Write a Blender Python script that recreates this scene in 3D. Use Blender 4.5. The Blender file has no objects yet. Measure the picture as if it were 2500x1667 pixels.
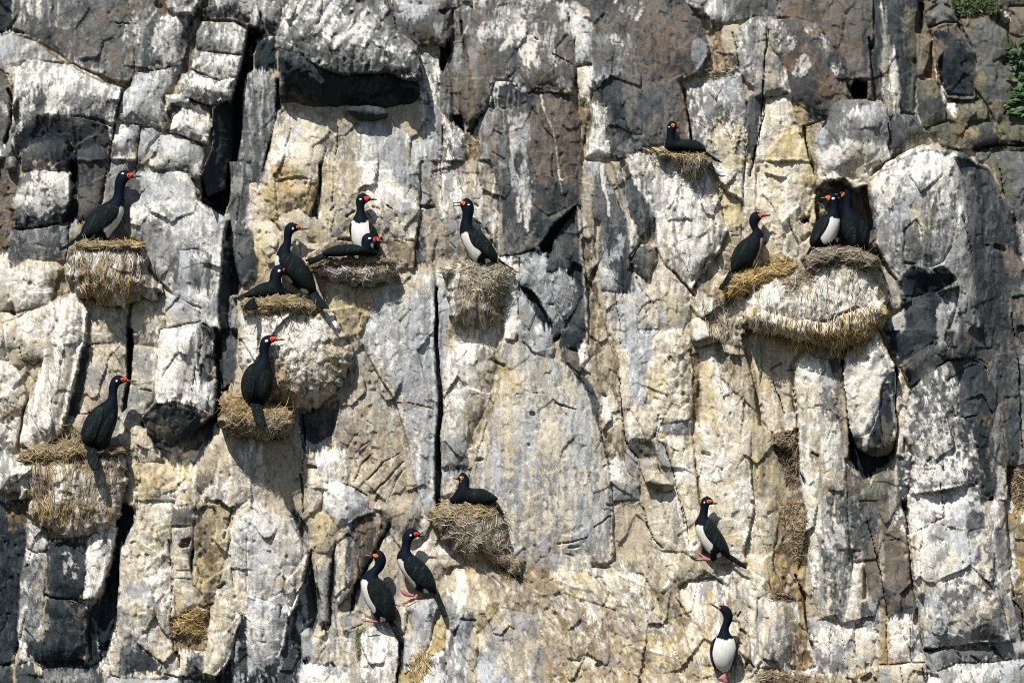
import bpy, math, random
import numpy as np
from mathutils import Vector, Euler
from mathutils.geometry import delaunay_2d_cdt

# ------------------------------------------------------------------ camera, sky, sun, exposure
scene = bpy.context.scene
COL = scene.collection
S = 0.0028                       # metres of cliff per photo pixel
ZC = 3.2                         # height of the picture's middle
CAM_D = 60.0
cam_data = bpy.data.cameras.new("camera")
cam = bpy.data.objects.new("camera", cam_data)
COL.objects.link(cam)
cam.location = (0.0, -CAM_D, ZC)
cam.rotation_euler = (math.radians(90), 0, 0)
cam_data.sensor_width = 36.0
cam_data.lens = 36.0 * CAM_D / (2500 * S)
cam_data.clip_start = 1.0
cam_data.clip_end = 500.0
scene.camera = cam

SUN_EL, SUN_AZ = 53.0, 27.0      # height, and degrees to the left of the camera's line of sight
world = bpy.data.worlds.new("World")
scene.world = world
world.use_nodes = True
wn = world.node_tree.nodes
sky = wn.new("ShaderNodeTexSky")
sky.sky_type = 'NISHITA'
sky.sun_disc = False
sky.sun_elevation = math.radians(SUN_EL)
sky.sun_rotation = math.radians(180 + SUN_AZ)
sky.air_density = 1.0
sky.dust_density = 0.6
wn["Background"].inputs[1].default_value = 0.07
world.node_tree.links.new(sky.outputs[0], wn["Background"].inputs[0])

sun_data = bpy.data.lights.new("sun", 'SUN')
sun_data.energy = 5.0
sun_data.angle = math.radians(0.5)
sun_data.color = (1.0, 0.955, 0.88)
sun = bpy.data.objects.new("sun", sun_data)
COL.objects.link(sun)
_e, _a = math.radians(SUN_EL), math.radians(SUN_AZ)
to_sun = Vector((-math.sin(_a) * math.cos(_e), -math.cos(_a) * math.cos(_e), math.sin(_e)))
sun.rotation_euler = to_sun.to_track_quat('Z', 'Y').to_euler()
sun.location = (-4, -12, 14)

scene.view_settings.view_transform = 'Standard'
scene.view_settings.look = 'None'
scene.view_settings.exposure = 0.5
scene.view_settings.gamma = 1.0
scene.view_settings.use_curve_mapping = False
scene.cycles.use_denoising = False
scene.cycles.filter_width = 1.05

rng = np.random.default_rng(7)
random.seed(7)

# ------------------------------------------------------------------ small tools
TX = [0, 620, 1240, 1860]
TY = [0, 410, 820, 1237]
K = 640.0 / 2334.0

def P2(t, pts):
    """points written in the numbers of one enlarged piece of the survey drawing -> cliff pixels"""
    a = np.array([[float(c) for c in q.split(',')] for q in pts.split()], dtype=np.float64)
    if t == 's':
        return a
    ox, oy = TX[int(t[0])], TY[int(t[1])]
    return a * K + np.array([ox, oy])

def world_xz(u, v):
    return (u - 1250.0) * S, (833.5 - v) * S + ZC

def sstep(e0, e1, x):
    t = np.clip((x - e0) / (e1 - e0), 0, 1)
    return t * t * (3 - 2 * t)

_lat = rng.random((256, 256)).astype(np.float32) * 2 - 1
def vnoise(x, y, seed=0):
    x = x + seed * 37.13 + 1000; y = y + seed * 71.71 + 1000
    xi = np.floor(x).astype(np.int32); yi = np.floor(y).astype(np.int32)
    fx = (x - xi).astype(np.float32); fy = (y - yi).astype(np.float32)
    fx = fx * fx * (3 - 2 * fx); fy = fy * fy * (3 - 2 * fy)
    x0 = xi & 255; x1 = (xi + 1) & 255; y0 = yi & 255; y1 = (yi + 1) & 255
    a = _lat[y0, x0]; b = _lat[y0, x1]; c = _lat[y1, x0]; d = _lat[y1, x1]
    return (a + (b - a) * fx) * (1 - fy) + (c + (d - c) * fx) * fy

def fbm(x, y, octv=4, seed=0, gain=0.5):
    s = 0; amp = 1.0; tot = 0
    for i in range(octv):
        # turn each octave a little so that the lattice never shows
        ca, sa = math.cos(0.6 * i), math.sin(0.6 * i)
        s = s + amp * vnoise((x * ca - y * sa) * 2 ** i, (x * sa + y * ca) * 2 ** i, seed + i * 5)
        tot += amp; amp *= gain
    return s / tot

def sbm(x, y, octv=4, seed=0, gain=0.5):
    """fbm that keeps its axes (for streaks)"""
    s = 0; amp = 1.0; tot = 0
    for i in range(octv):
        s = s + amp * vnoise(x * 2 ** i, y * 2 ** i, seed + i * 5); tot += amp; amp *= gain
    return s / tot

_cj = rng.random((256, 256, 6)).astype(np.float32)
def worley(x, y, seed=0):
    x = x + seed * 17.3 + 500; y = y + seed * 29.7 + 500
    xi = np.floor(x).astype(np.int32); yi = np.floor(y).astype(np.int32)
    f1 = np.full(x.shape, 9.0, np.float32); f2 = f1.copy()
    ix = np.zeros(x.shape, np.int32); iy = ix.copy()
    dx1 = np.zeros(x.shape, np.float32); dy1 = dx1.copy()
    for oy in (-1, 0, 1):
        for ox in (-1, 0, 1):
            cx = xi + ox; cy = yi + oy
            j = _cj[cy & 255, cx & 255]
            dx = (x - cx - j[..., 0]).astype(np.float32); dy = (y - cy - j[..., 1]).astype(np.float32)
            d = dx * dx + dy * dy
            m = d < f1
            f2 = np.where(m, f1, np.minimum(f2, d))
            ix = np.where(m, cx, ix); iy = np.where(m, cy, iy)
            dx1 = np.where(m, dx, dx1); dy1 = np.where(m, dy, dy1)
            f1 = np.where(m, d, f1)
    return np.sqrt(f1), np.sqrt(f2), _cj[iy & 255, ix & 255], dx1, dy1

def sdf_poly(poly, x, y):
    """signed distance, negative inside"""
    d = np.full(x.shape, 1e9, np.float32); inside = np.zeros(x.shape, bool)
    n = len(poly)
    for i in range(n):
        ax, ay = poly[i]; bx, by = poly[(i + 1) % n]
        ex, ey = bx - ax, by - ay
        l2 = ex * ex + ey * ey
        if l2 < 1e-9:
            continue
        t = np.clip(((x - ax) * ex + (y - ay) * ey) / l2, 0, 1)
        qx = x - ax - t * ex; qy = y - ay - t * ey
        d = np.minimum(d, qx * qx + qy * qy)
        if ay != by:
            c = ((ay > y) != (by > y)) & (x < (bx - ax) * (y - ay) / (by - ay) + ax)
            inside ^= c
    d = np.sqrt(d)
    return np.where(inside, -d, d)

def dist_line(pts, x, y):
    d = np.full(x.shape, 1e9, np.float32)
    for i in range(len(pts) - 1):
        ax, ay = pts[i]; bx, by = pts[i + 1]
        ex, ey = bx - ax, by - ay; l2 = ex * ex + ey * ey + 1e-9
        t = np.clip(((x - ax) * ex + (y - ay) * ey) / l2, 0, 1)
        qx = x - ax - t * ex; qy = y - ay - t * ey
        d = np.minimum(d, qx * qx + qy * qy)
    return np.sqrt(d)

def chaikin(pts, n=2, closed=True):
    p = np.asarray(pts, float)
    for _ in range(n):
        q = np.roll(p, -1, 0) if closed else p[1:]
        b = p if closed else p[:-1]
        a1 = b * 0.75 + q * 0.25; a2 = b * 0.25 + q * 0.75
        r = np.empty((len(a1) * 2, 2)); r[0::2] = a1; r[1::2] = a2
        if not closed:
            r = np.vstack([p[:1], r, p[-1:]])
        p = r
    return p

# ------------------------------------------------------------------ the relief sheet of the cliff
STEP = 2.4
U0, V0 = -230.0, -190.0
NU, NV = 1234, 860
us = (U0 + STEP * np.arange(NU)).astype(np.float32)
vs = (V0 + STEP * np.arange(NV)).astype(np.float32)
U, V = np.meshgrid(us, vs)
Uw = U + 4.5 * fbm(U / 70, V / 70, 3, 11) + 1.6 * fbm(U / 13, V / 17, 2, 13)
Vw = V + 4.5 * fbm(U / 70, V / 70, 3, 17) + 1.6 * fbm(U / 17, V / 13, 2, 19)

def unif(n):
    q = np.quantile(n[::5, ::5], np.linspace(0, 1, 65))
    return np.interp(n, q, np.linspace(0, 1, 65)).astype(np.float32)

_wx = U + 10 * fbm(U / 60, V / 60, 3, 23); _wy = V + 10 * fbm(U / 60, V / 60, 3, 29)
NZ = {
    's': unif(0.6 * sbm(_wx / 16, _wy / 120, 4, 31) + 0.4 * sbm(_wx / 5, _wy / 40, 2, 33) + 0.25 * fbm(U / 8, V / 8, 2, 35)),
    'b': unif(fbm(_wx / 55, _wy / 55, 6, 41, 0.62)),
    'f': unif(fbm(U / 11, V / 14, 3, 51, 0.7)),
    'd': unif(0.6 * sbm((_wx + _wy * 0.55) / 14, (_wy - _wx * 0.55) / 90, 4, 61) + 0.35 * fbm(U / 9, V / 9, 3, 63, 0.7)),
    'e': unif(0.6 * sbm((_wx - _wy * 0.45) / 14, (_wy + _wx * 0.45) / 90, 4, 71) + 0.35 * fbm(U / 9, V / 9, 3, 73, 0.7)),
    'h': unif(0.6 * sbm(_wx / 80, _wy / 14, 4, 81) + 0.4 * fbm(U / 9, V / 9, 3, 83, 0.7)),
}
PAL = {k: np.array(c, np.float32) for k, c in {
    'bk': (0.012, 0.019, 0.024), 'dk': (0.026, 0.035, 0.042), 'dg': (0.055, 0.063, 0.067), 'md': (0.112, 0.116, 0.115),  # bk, dk: dark slate, blued so recesses carry a painted shadow tone
    'br': (0.150, 0.125, 0.100), 'rb': (0.165, 0.110, 0.080), 'lg': (0.255, 0.257, 0.250), 'bw': (0.400, 0.415, 0.430),
    'wh': (0.720, 0.690, 0.630), 'cr': (0.560, 0.505, 0.405), 'be': (0.385, 0.335, 0.250), 'oc': (0.370, 0.260, 0.115),
    'ye': (0.490, 0.415, 0.240), 'so': (0.130, 0.095, 0.060), 'st': (0.270, 0.200, 0.110), 'gn': (0.110, 0.110, 0.082),
    'ol': (0.210, 0.185, 0.120)}.items()}
LEAN = 1.6 * (V - 833) / 100.0 + 0.085 * np.clip(V - 1350, 0, 340) * sstep(880, 1060, U) * sstep(1960, 1840, U)
PF = np.full(U.shape, -7.0, np.float32)           # protrusion in centimetres
CF = np.empty(U.shape + (3,), np.float32); CF[:] = PAL["be"]
RF = np.ones(U.shape, np.float32)                 # roughness of the relief
KF = np.zeros(U.shape, np.float32)                # crust

def sub(poly, m=14):
    a = np.asarray(poly)
    i0 = max(0, int((a[:, 1].min() - m - V0) / STEP)); i1 = min(NV, int((a[:, 1].max() + m - V0) / STEP) + 2)
    j0 = max(0, int((a[:, 0].min() - m - U0) / STEP)); j1 = min(NU, int((a[:, 0].max() + m - U0) / STEP) + 2)
    return (slice(i0, i1), slice(j0, j1))

def colour_of(spec, sl):
    parts = spec.split('+')
    shp = U[sl].shape
    c = np.empty(shp + (3,), np.float32); c[:] = PAL[parts[0]]
    for q in parts[1:]:
        k, cov, n = q[:2], float(q[2:-1]), q[-1]
        z = NZ[n]
        ry, rx = random.randrange(0, 400), random.randrange(0, 400)
        if n in 'sdeh' :
            z = np.roll(z, (ry, rx), (0, 1))[sl]
        else:
            z = np.roll(z, (ry, rx), (0, 1))[sl]
        w = 0.16
        a = sstep(cov + w, cov - w, z)[..., None] * 0.92
        c = c * (1 - a) + PAL[k] * a
    return c

def relief(poly, sl, p, su, sv, r, bul, edge=0.5):
    d = sdf_poly(poly, Uw[sl], Vw[sl])
    ctr = (poly.min(0) + poly.max(0)) / 2
    q = p + su * (U[sl] - ctr[0]) / 100 + sv * (V[sl] - ctr[1]) / 100
    inn = np.clip(-d, 0, None)
    R = max(4.0, float(inn.max()))
    if bul:
        bb = bul + 0.11 * min(R, 60)
        q = q + bb * (1 - np.clip(1 - inn / R, 0, 1) ** 2 - 0.6)
    if r > 0:
        e = np.clip(1 - inn / r, 0, 1)
        q = q - 0.28 * r * (1 - np.sqrt(np.clip(1 - e * e, 0, 1))) * edge
    a = np.clip(0.5 - d / STEP, 0, 1)
    return q.astype(np.float32), a.astype(np.float32), d

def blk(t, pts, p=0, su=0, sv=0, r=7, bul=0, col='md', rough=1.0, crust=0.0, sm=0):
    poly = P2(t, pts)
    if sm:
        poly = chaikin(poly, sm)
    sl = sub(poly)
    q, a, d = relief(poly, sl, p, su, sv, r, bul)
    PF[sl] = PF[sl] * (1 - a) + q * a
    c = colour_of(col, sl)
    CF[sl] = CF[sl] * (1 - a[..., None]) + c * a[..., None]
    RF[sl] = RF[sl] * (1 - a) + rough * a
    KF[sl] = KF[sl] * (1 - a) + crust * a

def _mix(sl, m, col, strength, n, k, w):
    z = NZ[n]
    z = np.roll(z, (random.randrange(0, 300), random.randrange(0, 300)), (0, 1))[sl]
    a = sstep(0.5 - w, 0.5 + w, m + (z - 0.5) * k * np.clip(4 * m, 0, 1)) * strength
    c = colour_of(col, sl)
    CF[sl] = CF[sl] * (1 - a[..., None]) + c * a[..., None]
    return a

def pt(t, pts, col, a=0.9, soft=12, n='b', k=1.1, w=0.16, crust=None):
    """a stain, lichen patch, guano splash or patch of painted shade with a broken edge"""
    poly = P2(t, pts); sl = sub(poly, soft + 8)
    d = sdf_poly(poly, Uw[sl], Vw[sl])
    m = np.clip(0.5 - d / (2 * soft), 0, 1)
    al = _mix(sl, m, col, a, n, k, w)
    if crust is not None:
        KF[sl] = KF[sl] * (1 - al) + crust * al

def ln(t, pts, width, col, a=0.9, n='f', k=0.9, w=0.2):
    """a drip, vein or seam of colour along a line; width in cliff pixels"""
    poly = P2(t, pts); sl = sub(poly, width + 8)
    d = dist_line(poly, Uw[sl], Vw[sl])
    m = np.clip(1 - d / width, 0, 1)
    _mix(sl, m, col, a, n, k, w)

def crack(t, pts, w=2.6, depth=7.0):
    poly = P2(t, pts); sl = sub(poly, w + 10)
    d = dist_line(poly, Uw[sl] + 1.5 * fbm(U[sl] / 9, V[sl] / 9, 2, 97), Vw[sl] + 1.5 * fbm(U[sl] / 9, V[sl] / 9, 2, 99))
    w = w * 0.62 if w < 5 else w - 1.9
    ww = w * (0.75 + 0.6 * vnoise(U[sl] / 22, V[sl] / 22, 5))
    PF[sl] -= depth * sstep(1.25, 0.5, d / np.maximum(ww, 0.8))

def lump(t, cx, cy, rx, ry, h, pw=1.0):
    ox, oy = (0, 0) if t == 's' else (TX[int(t[0])], TY[int(t[1])])
    k = 1 if t == 's' else K
    cx, cy, rx, ry = cx * k + ox, cy * k + oy, rx * k, ry * k
    sl = sub([(cx - rx, cy - ry), (cx + rx, cy + ry)], 4)
    e = ((Uw[sl] - cx) / rx) ** 2 + ((Vw[sl] - cy) / ry) ** 2
    PF[sl] += h * np.clip(1 - e, 0, 1) ** pw
# ------------------------------------------------------------------ the cliff: blocks and columns, back to front
# columns are read off row by row; p is how far a face stands out in cm, su / sv its slope in cm per 100 px right / down
def rock_blocks():
    # ---- margins, beyond the picture
    for x in range(-230, 2720, 90):
        j = random.randrange(-20, 20)
        blk('s', f"{x},-200 {x+92},-200 {x+92+j},40 {x+j},40", random.uniform(-4, 8), 0, 4, 9, 3, random.choice(['md+wh.3d', 'lg+br.3b', 'md+br.3b']))
        blk('s', f"{x},1560 {x+92+j},1560 {x+92},1880 {x},1880", random.uniform(-3, 8), 0, 2, 9, 3, random.choice(['cr+be.4b', 'lg+wh.4s', 'be+wh.4b']))
    for y in range(-100, 1800, 190):
        blk('s', f"-240,{y} 30,{y} 30,{y+192} -240,{y+192}", random.uniform(-2, 9), 0, 0, 10, 4, 'lg+wh.4s')
        blk('s', f"2480,{y} 2740,{y} 2740,{y+192} 2480,{y+192}", random.uniform(-2, 9), 0, 0, 10, 4, 'md+lg.4s')
    # ================= tile 00
    blk('00', "-900,600 70,640 90,1100 60,1300 -900,1300", 0, 0, 0, 8, 2, 'md+wh.2b')
    blk('00', "180,-900 1370,-900 1370,50 1470,60 1490,140 1220,240 1205,420 1195,650 1140,730 1000,730 860,650 640,560 520,450 330,360 90,265 170,120", 0, 1, 5, 9, 2, 'md+br.35b+lg.12f', 0.9)
    blk('00', "-900,-900 172,-900 172,110 90,262 0,292 -900,300", 6, 0, -10, 16, 4, 'dg+dk.4b', 0.9)
    blk('00', "1370,-300 1480,-300 1480,140 1370,60", -14, 0, 0, 3, 0, 'so+br.4b')
    blk('00', "1485,-700 1755,-700 1780,0 1700,160 1560,152 1482,76", 8, 0, 3, 8, 2, 'lg+lg.3s+wh.25d+dg.2b')
    blk('00', "1482,68 1560,120 1700,130 1700,168 1560,156 1485,110", -2, 0, -60, 2, 0, 'dk+bk.3b')  # dark band paints the shade under the overhang
    blk('00', "1850,-300 1780,20 1700,180 1640,300 1600,640 1680,660 1740,420 1810,180 1870,40 1900,-300", -16, 0, 0, 3, 0, 'br+so.4s+dk.3s')
    blk('00', "1215,225 1480,118 1700,172 1650,260 1600,420 1555,600 1190,655 1205,420", 5, -2, 2, 10, 2, 'md+lg.4s+wh.18s+dg.2b')
    blk('00', "1600,420 1650,255 1705,172 1700,300 1625,640 1545,700 1550,600", -10, -60, 0, 2, 0, 'dg+br.3s+dk.4s')
    blk('00', "1180,650 1540,600 1535,740 1470,832 1450,900 1480,1000 1512,1165 1430,1150 1240,1110 1050,1070 1072,850 1150,780", 7, -3, 1, 14, 3, 'bw+wh.3s+lg.25d', 0.8)
    blk('00', "1440,900 1485,1000 1512,1165 1430,1160", 2, -60, 0, 2, 0, 'md+dg.4s')
    blk('00', "1030,1105 1250,1108 1232,1300 1205,1600 940,1600 980,1300", 3, 0, 1, 8, 2, 'md+wh.3b+bw.25b')
    blk('00', "1256,1130 1370,1130 1440,1182 1320,1300 1285,1400 1225,1620 1205,1600 1235,1300", -2, 0, 0, 6, 2, 'lg+bw.5s')
    blk('00', "0,310 110,300 330,380 560,545 250,530 100,570 70,650 0,620 -900,620 -900,310", -1, 0, 6, 7, 2, 'lg+bw.35s+wh.2b', 0.8)
    # big striped block, bright shelf on top, dark face under the brow
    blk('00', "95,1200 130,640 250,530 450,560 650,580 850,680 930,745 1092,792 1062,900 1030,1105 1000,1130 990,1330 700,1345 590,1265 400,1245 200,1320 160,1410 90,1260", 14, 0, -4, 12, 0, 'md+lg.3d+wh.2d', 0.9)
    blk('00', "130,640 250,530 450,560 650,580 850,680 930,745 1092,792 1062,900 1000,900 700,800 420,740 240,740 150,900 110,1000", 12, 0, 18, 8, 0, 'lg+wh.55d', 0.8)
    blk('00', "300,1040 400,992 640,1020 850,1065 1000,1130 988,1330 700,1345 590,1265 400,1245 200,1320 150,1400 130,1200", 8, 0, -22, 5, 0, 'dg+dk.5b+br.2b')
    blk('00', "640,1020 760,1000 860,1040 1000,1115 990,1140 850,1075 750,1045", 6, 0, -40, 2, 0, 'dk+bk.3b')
    blk('00', "196,1330 400,1242 550,1242 602,1285 595,1525 200,1510 176,1410", 8, 0, -6, 9, 3, 'dg+dk.45b+br.2b')
    blk('00', "600,1285 700,1345 665,1600 640,1600 595,1525", -4, 0, 0, 3, 0, 'dk+bk.3b')
    blk('00', "684,1345 850,1322 962,1332 940,1620 660,1620", 5, 0, 0, 6, 1, 'dg+dk.3b+br.2b')
    blk('00', "1330,1480 1345,1330 1440,1210 1560,1200 1700,1232 1810,1302 1812,1400 1790,1600 1400,1560", 12, -3, 3, 14, 4, 'lg+wh.3b+cr.3b+md.2b', 0.8)
    blk('00', "1510,1172 1540,1050 1632,952 1880,1052 1884,1110 1842,1285 1640,1205", 14, -4, 3, 9, 3, 'wh+cr.4b+lg.2d')
    blk('00', "1640,955 1690,900 1870,960 1880,1060", 4, 0, -8, 4, 0, 'md+dg.3b')
    blk('00', "1478,845 1640,830 1692,890 1692,955 1612,962 1522,1052 1480,985", 14, 0, -10, 9, 3, 'wh+lg.35b')
    blk('00', "1485,985 1530,940 1640,940 1612,975 1522,1060", 4, 0, -25, 3, 0, 'md+dg.3b')
    blk('00', "1692,622 1962,712 2104,682 2066,890 1975,912 1890,945 1680,872 1582,822 1592,722", 16, 0, -4, 12, 3, 'wh+lg.3h+md.18f', 1.2)
    blk('00', "1760,452 2162,482 2112,682 1962,708 1690,612", 14, 0, 1, 10, 2, 'wh+lg.25d+md.18f', 1.2)
    blk('00', "1788,192 2082,202 2192,272 2165,472 1760,450 1742,400 1762,262", 13, 0, 5, 10, 2, 'lg+wh.3s+md.3b', 1.0)
    blk('00', "1810,-700 2350,-700 2350,60 2292,242 2200,232 2082,182 1800,168 1862,50", 12, 0, 4, 9, 2, 'md+lg.4s+wh.25s+dg.2b')
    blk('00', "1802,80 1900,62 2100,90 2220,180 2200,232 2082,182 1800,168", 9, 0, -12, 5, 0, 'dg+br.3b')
    # the deep gully, its shade painted near-black, its right-facing wall first
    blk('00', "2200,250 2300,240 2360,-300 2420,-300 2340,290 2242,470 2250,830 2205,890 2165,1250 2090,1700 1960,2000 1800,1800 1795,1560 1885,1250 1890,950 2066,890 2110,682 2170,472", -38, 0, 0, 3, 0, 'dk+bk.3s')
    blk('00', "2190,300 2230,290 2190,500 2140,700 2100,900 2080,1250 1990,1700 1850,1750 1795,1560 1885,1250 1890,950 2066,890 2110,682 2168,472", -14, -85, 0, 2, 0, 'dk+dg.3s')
    # ================= tile 10
    blk('10', "-70,-300 250,-300 215,130 205,290 180,300 30,260 60,130", 6, 0, 0, 8, 2, 'lg+lg.4s+wh.18s+br.3b')
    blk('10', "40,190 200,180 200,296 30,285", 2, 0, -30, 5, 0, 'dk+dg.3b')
    blk('10', "10,335 190,315 215,610 110,625 0,600", 0, 0, -8, 9, 3, 'dk+bk.3b+dg.2b')
    blk('10', "-110,830 -70,640 0,600 90,615 195,700 200,880 180,1100 60,1568 -20,1900 -120,2100 -220,1900 -180,1600 -120,1250", -3, 3, 0, 8, 2, 'md+lg.35s+bw.15s')
    blk('10', "195,700 235,700 240,960 200,1140 120,1400 60,1600 50,1568 180,1100", -16, 0, 0, 2, 0, 'bk+dk.3s')
    # wall under the big block
    blk('10', "1460,440 1650,470 1665,650 1650,960 1700,1080 1660,1120 1540,1320 1480,1000", -6, 0, 1, 5, 1, 'lg+wh.4s+dg.2f')
    blk('10', "200,980 740,1080 760,1160 700,1330 660,1800 620,2100 -60,2100 -60,1850 50,1568 140,1330", -3, 1, 2, 6, 2, 'cr+ye.35b+wh.25b+md.15b', 1.0)
    blk('10', "140,1330 250,1265 560,1250 650,1330 655,1420 600,1568 560,1750 100,1750 70,1568", 4, 0, 3, 20, 5, 'cr+wh.5b+be.2s', 1.0)
    blk('10', "750,1150 900,1090 1220,1080 1345,1180 1560,1290 1565,1800 735,1800", -2, 0, 2, 7, 2, 'lg+bw.35s+wh.2s', 0.9)
    blk('10', "1520,900 1640,960 1672,1100 1665,1800 1562,1800 1545,1200", -3, 0, 0, 5, 2, 'lg+bw.4s+wh.2b')
    blk('10', "1680,1090 1790,1095 1885,1200 1890,1800 1675,1800", -2, 0, 0, 6, 2, 'lg+wh.45f+dg.15f', 1.2)
    # fluted dark columns right of the big block
    blk('10', "1640,90 1930,40 1930,600 1900,1100 1780,1100 1740,1050 1655,960 1665,640", -6, 0, 0, 4, 0, 'md+br.45s+dg.25s')
    blk('10', "1660,640 1710,618 1752,750 1770,1000 1735,1090 1662,970", 2, 0, 0, 7, 3, 'md+br.4s+lg.3s')
    blk('10', "1772,80 1830,60 1860,420 1830,760 1842,1040 1790,1040 1775,700", 1, 0, 0, 6, 2, 'br+md.4s+lg.2s')
    blk('10', "1850,400 1900,560 1930,850 1900,1090 1850,1060 1840,760", -2, 0, 0, 5, 2, 'md+br.5s')
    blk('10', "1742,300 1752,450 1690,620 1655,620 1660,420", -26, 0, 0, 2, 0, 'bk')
    blk('10', "1745,75 1775,250 1760,330 1690,425 1650,392 1682,160", 10, -20, -8, 4, 2, 'rb+br.5s+dg.2s')
    blk('10', "1765,1030 1850,1030 1880,1190 1790,1110", -16, 0, 0, 2, 0, 'dk+bk.4b')
    blk('10', "1880,1170 1965,1150 2005,1300 1960,1800 1880,1800", -9, 0, 0, 3, 0, 'so+be.35f+st.3f', 2.0)
    # smooth tan pillar and the broad column beside it
    blk('10', "1830,20 1935,20 2080,150 2125,340 2150,700 2070,940 1960,1080 1905,1100 1905,600", 6, -4, 2, 9, 2, 'br+md.4s+lg.3s', 0.6)
    blk('10', "1900,-300 2400,-300 2700,-100 2790,60 2850,350 2860,620 2830,830 2600,830 2470,790 2334,740 2140,700 2130,350 2060,140 1930,60", 10, 4, 5, 12, 3, 'md+lg.35s+wh.15s+br.25b+dg.2b', 0.9)
    blk('10', "1880,1180 1960,1090 2080,950 2110,990 2000,1130 1950,1180", -10, 0, -20, 2, 0, 'dk+bk.4b')
    blk('10', "2150,720 2334,740 2480,770 2560,830 2450,920 2334,960 2190,960 2080,940", 6, 0, -16, 8, 2, 'dg+dk.35b+lg.2s')
    blk('10', "1960,1160 2090,950 2190,950 2240,1040 2230,1800 1990,1800 2000,1300", 0, 4, 0, 8, 2, 'lg+br.35s+bw.2s', 0.8)
    blk('10', "2130,980 2360,940 2500,860 2640,830 2760,1000 2960,1568 2960,1900 2900,2080 2780,2330 2560,2400 2334,2380 2230,2330 2200,1900 2215,1300", 9, 5, 0, 14, 3, 'dg+br.35f+dk.4b+lg.1s', 0.9)
    # the overhanging block: shelf, then the broken brow, then its underside
    blk('10', "1200,-300 1625,-300 1655,40 1560,60 1220,20", 2, 0, 5, 6, 1, 'bw+lg.4s+wh.18s+lg.3b')
    blk('10', "1220,15 1560,60 1695,140 1652,385 1460,402 1430,372 1290,300", 10, 0, -2, 8, 2, 'md+br.3b+bw.2b', 0.9)
    blk('10', "1290,300 1340,310 1450,395 1480,480 1470,560 1420,420", 8, 0, 0, 3, 0, 'lg+md.4b')
    # ================= tile 20
    blk('20', "520,90 600,340 640,550 720,600 800,860 740,1160 680,1320 640,1150 590,800 585,480", -8, 0, 0, 3, 0, 'so+be.35f+st.3f', 2.0)
    blk('20', "-350,-300 440,-300 440,25 530,140 590,350 602,600 585,840 390,810 200,815 100,700 60,350 -20,100", 12, -1, 4, 12, 3, 'md+br.45f+dg.22b+wh.1b', 0.9)
    blk('20', "190,830 370,815 590,890 640,1150 672,1568 665,1700 640,1800 350,1950 200,1800 150,1400 130,1050", 10, -4, -1, 14, 3, 'br+dg.4f+dk.2b', 0.9)
    blk('20', "440,25 560,90 752,180 760,320 745,560 600,580 590,350 540,130", 3, -3, 3, 12, 3, 'bw+wh.4s+md.25b', 0.7)
    blk('20', "600,600 742,570 782,700 735,905 650,850", 0, 0, 0, 8, 2, 'wh+cr.25b')
    blk('20', "440,20 700,-300 1560,-300 1600,30 1720,180 1800,480 1720,650 1530,722 1600,1000 1622,1240 1560,1340 1400,1380 1000,1400 920,1385 870,1100 780,920 740,720 780,700 745,350 760,180", 10, 2, 3, 12, 3, 'md+br.4f+dg.2b+dk.12f', 0.9)
    blk('20', "750,330 1000,280 1060,420 1010,640 760,715", 11, -6, 2, 12, 2, 'lg+md.5b+bw.25b', 0.8)
    blk('20', "760,715 1000,660 1020,900 1100,1250 1100,1380 1000,1400 920,1385 940,1000 870,930", 8, -10, 0, 6, 0, 'dg+dk.4b+md.2b')
    blk('20', "740,930 880,940 905,1100 880,1250 920,1392 690,1400 745,1150", 5, 0, 0, 8, 2, 'lg+wh.5s+dg.2b', 0.8)
    blk('20', "870,1110 950,1105 1000,1390 920,1390 880,1250", 6, 0, 0, 5, 1, 'dg+md.4b')
    blk('20', "1570,10 1700,-300 2235,-300 2235,125 1900,200 1810,185 1740,60", 2, 0, 5, 7, 2, 'bw+wh.4s+lg.3b', 0.8)
    blk('20', "1810,195 1905,200 1915,450 2010,470 2010,630 1720,680 1690,650 1800,500", -6, 0, 6, 3, 0, 'so+st.4f+be.25f', 2.0)
    blk('20', "1900,225 2040,200 2080,300 2060,620 2005,600 1915,450", -2, 0, 0, 5, 1, 'lg+be.3b+dg.2b')
    blk('20', "2030,260 2160,150 2400,130 2420,240 2390,330 2390,600 2320,860 2130,720 2060,620", 6, 0, 3, 9, 2, 'md+lg.4b+wh.15f')
    blk('20', "1590,785 1700,735 2080,650 2100,720 2130,900 2140,1250 2110,1900 1800,1900 1640,1250", 5, 2, 2, 9, 2, 'lg+bw.3b+md.25b+wh.2f')
    blk('20', "2120,880 2230,830 2300,850 2280,1000 2200,1420 2110,1900 2100,1568 2140,1250", -5, -14, 0, 3, 0, 'dg+md.4s')
    # ================= tile 30
    blk('30', "-600,-300 152,-300 172,150 0,145 -250,130", 3, 0, 4, 6, 2, 'md+lg.35s', 0.6)
    blk('30', "160,-300 980,-300 1000,300 955,450 985,700 990,885 820,865 690,600 560,300 380,190 175,155", 6, 1, 3, 10, 2, 'br+md.4f+dg.25s+rb.2b', 0.8)
    blk('30', "-30,240 65,238 210,600 232,820 40,862 -60,862", 5, 0, 0, 7, 2, 'lg+be.25s+md.2b', 0.9)
    blk('30', "60,235 150,180 300,165 480,220 580,330 640,450 700,620 800,860 690,890 590,1025 470,1015 300,905 232,820 210,600", 14, -1, 2, 16, 4, 'br+rb.45f+md.3b+dg.15b', 0.8)
    blk('30', "40,872 232,842 290,1000 350,1200 460,1450 480,1700 -60,1700 -20,1100", -1, 0, 2, 10, 3, 'cr+ye.35b+wh.25s+lg.15b')
    blk('30', "300,910 470,1015 580,1050 400,1105 380,1200 340,1180", 3, -10, 0, 4, 0, 'md+lg.4s')
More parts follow.
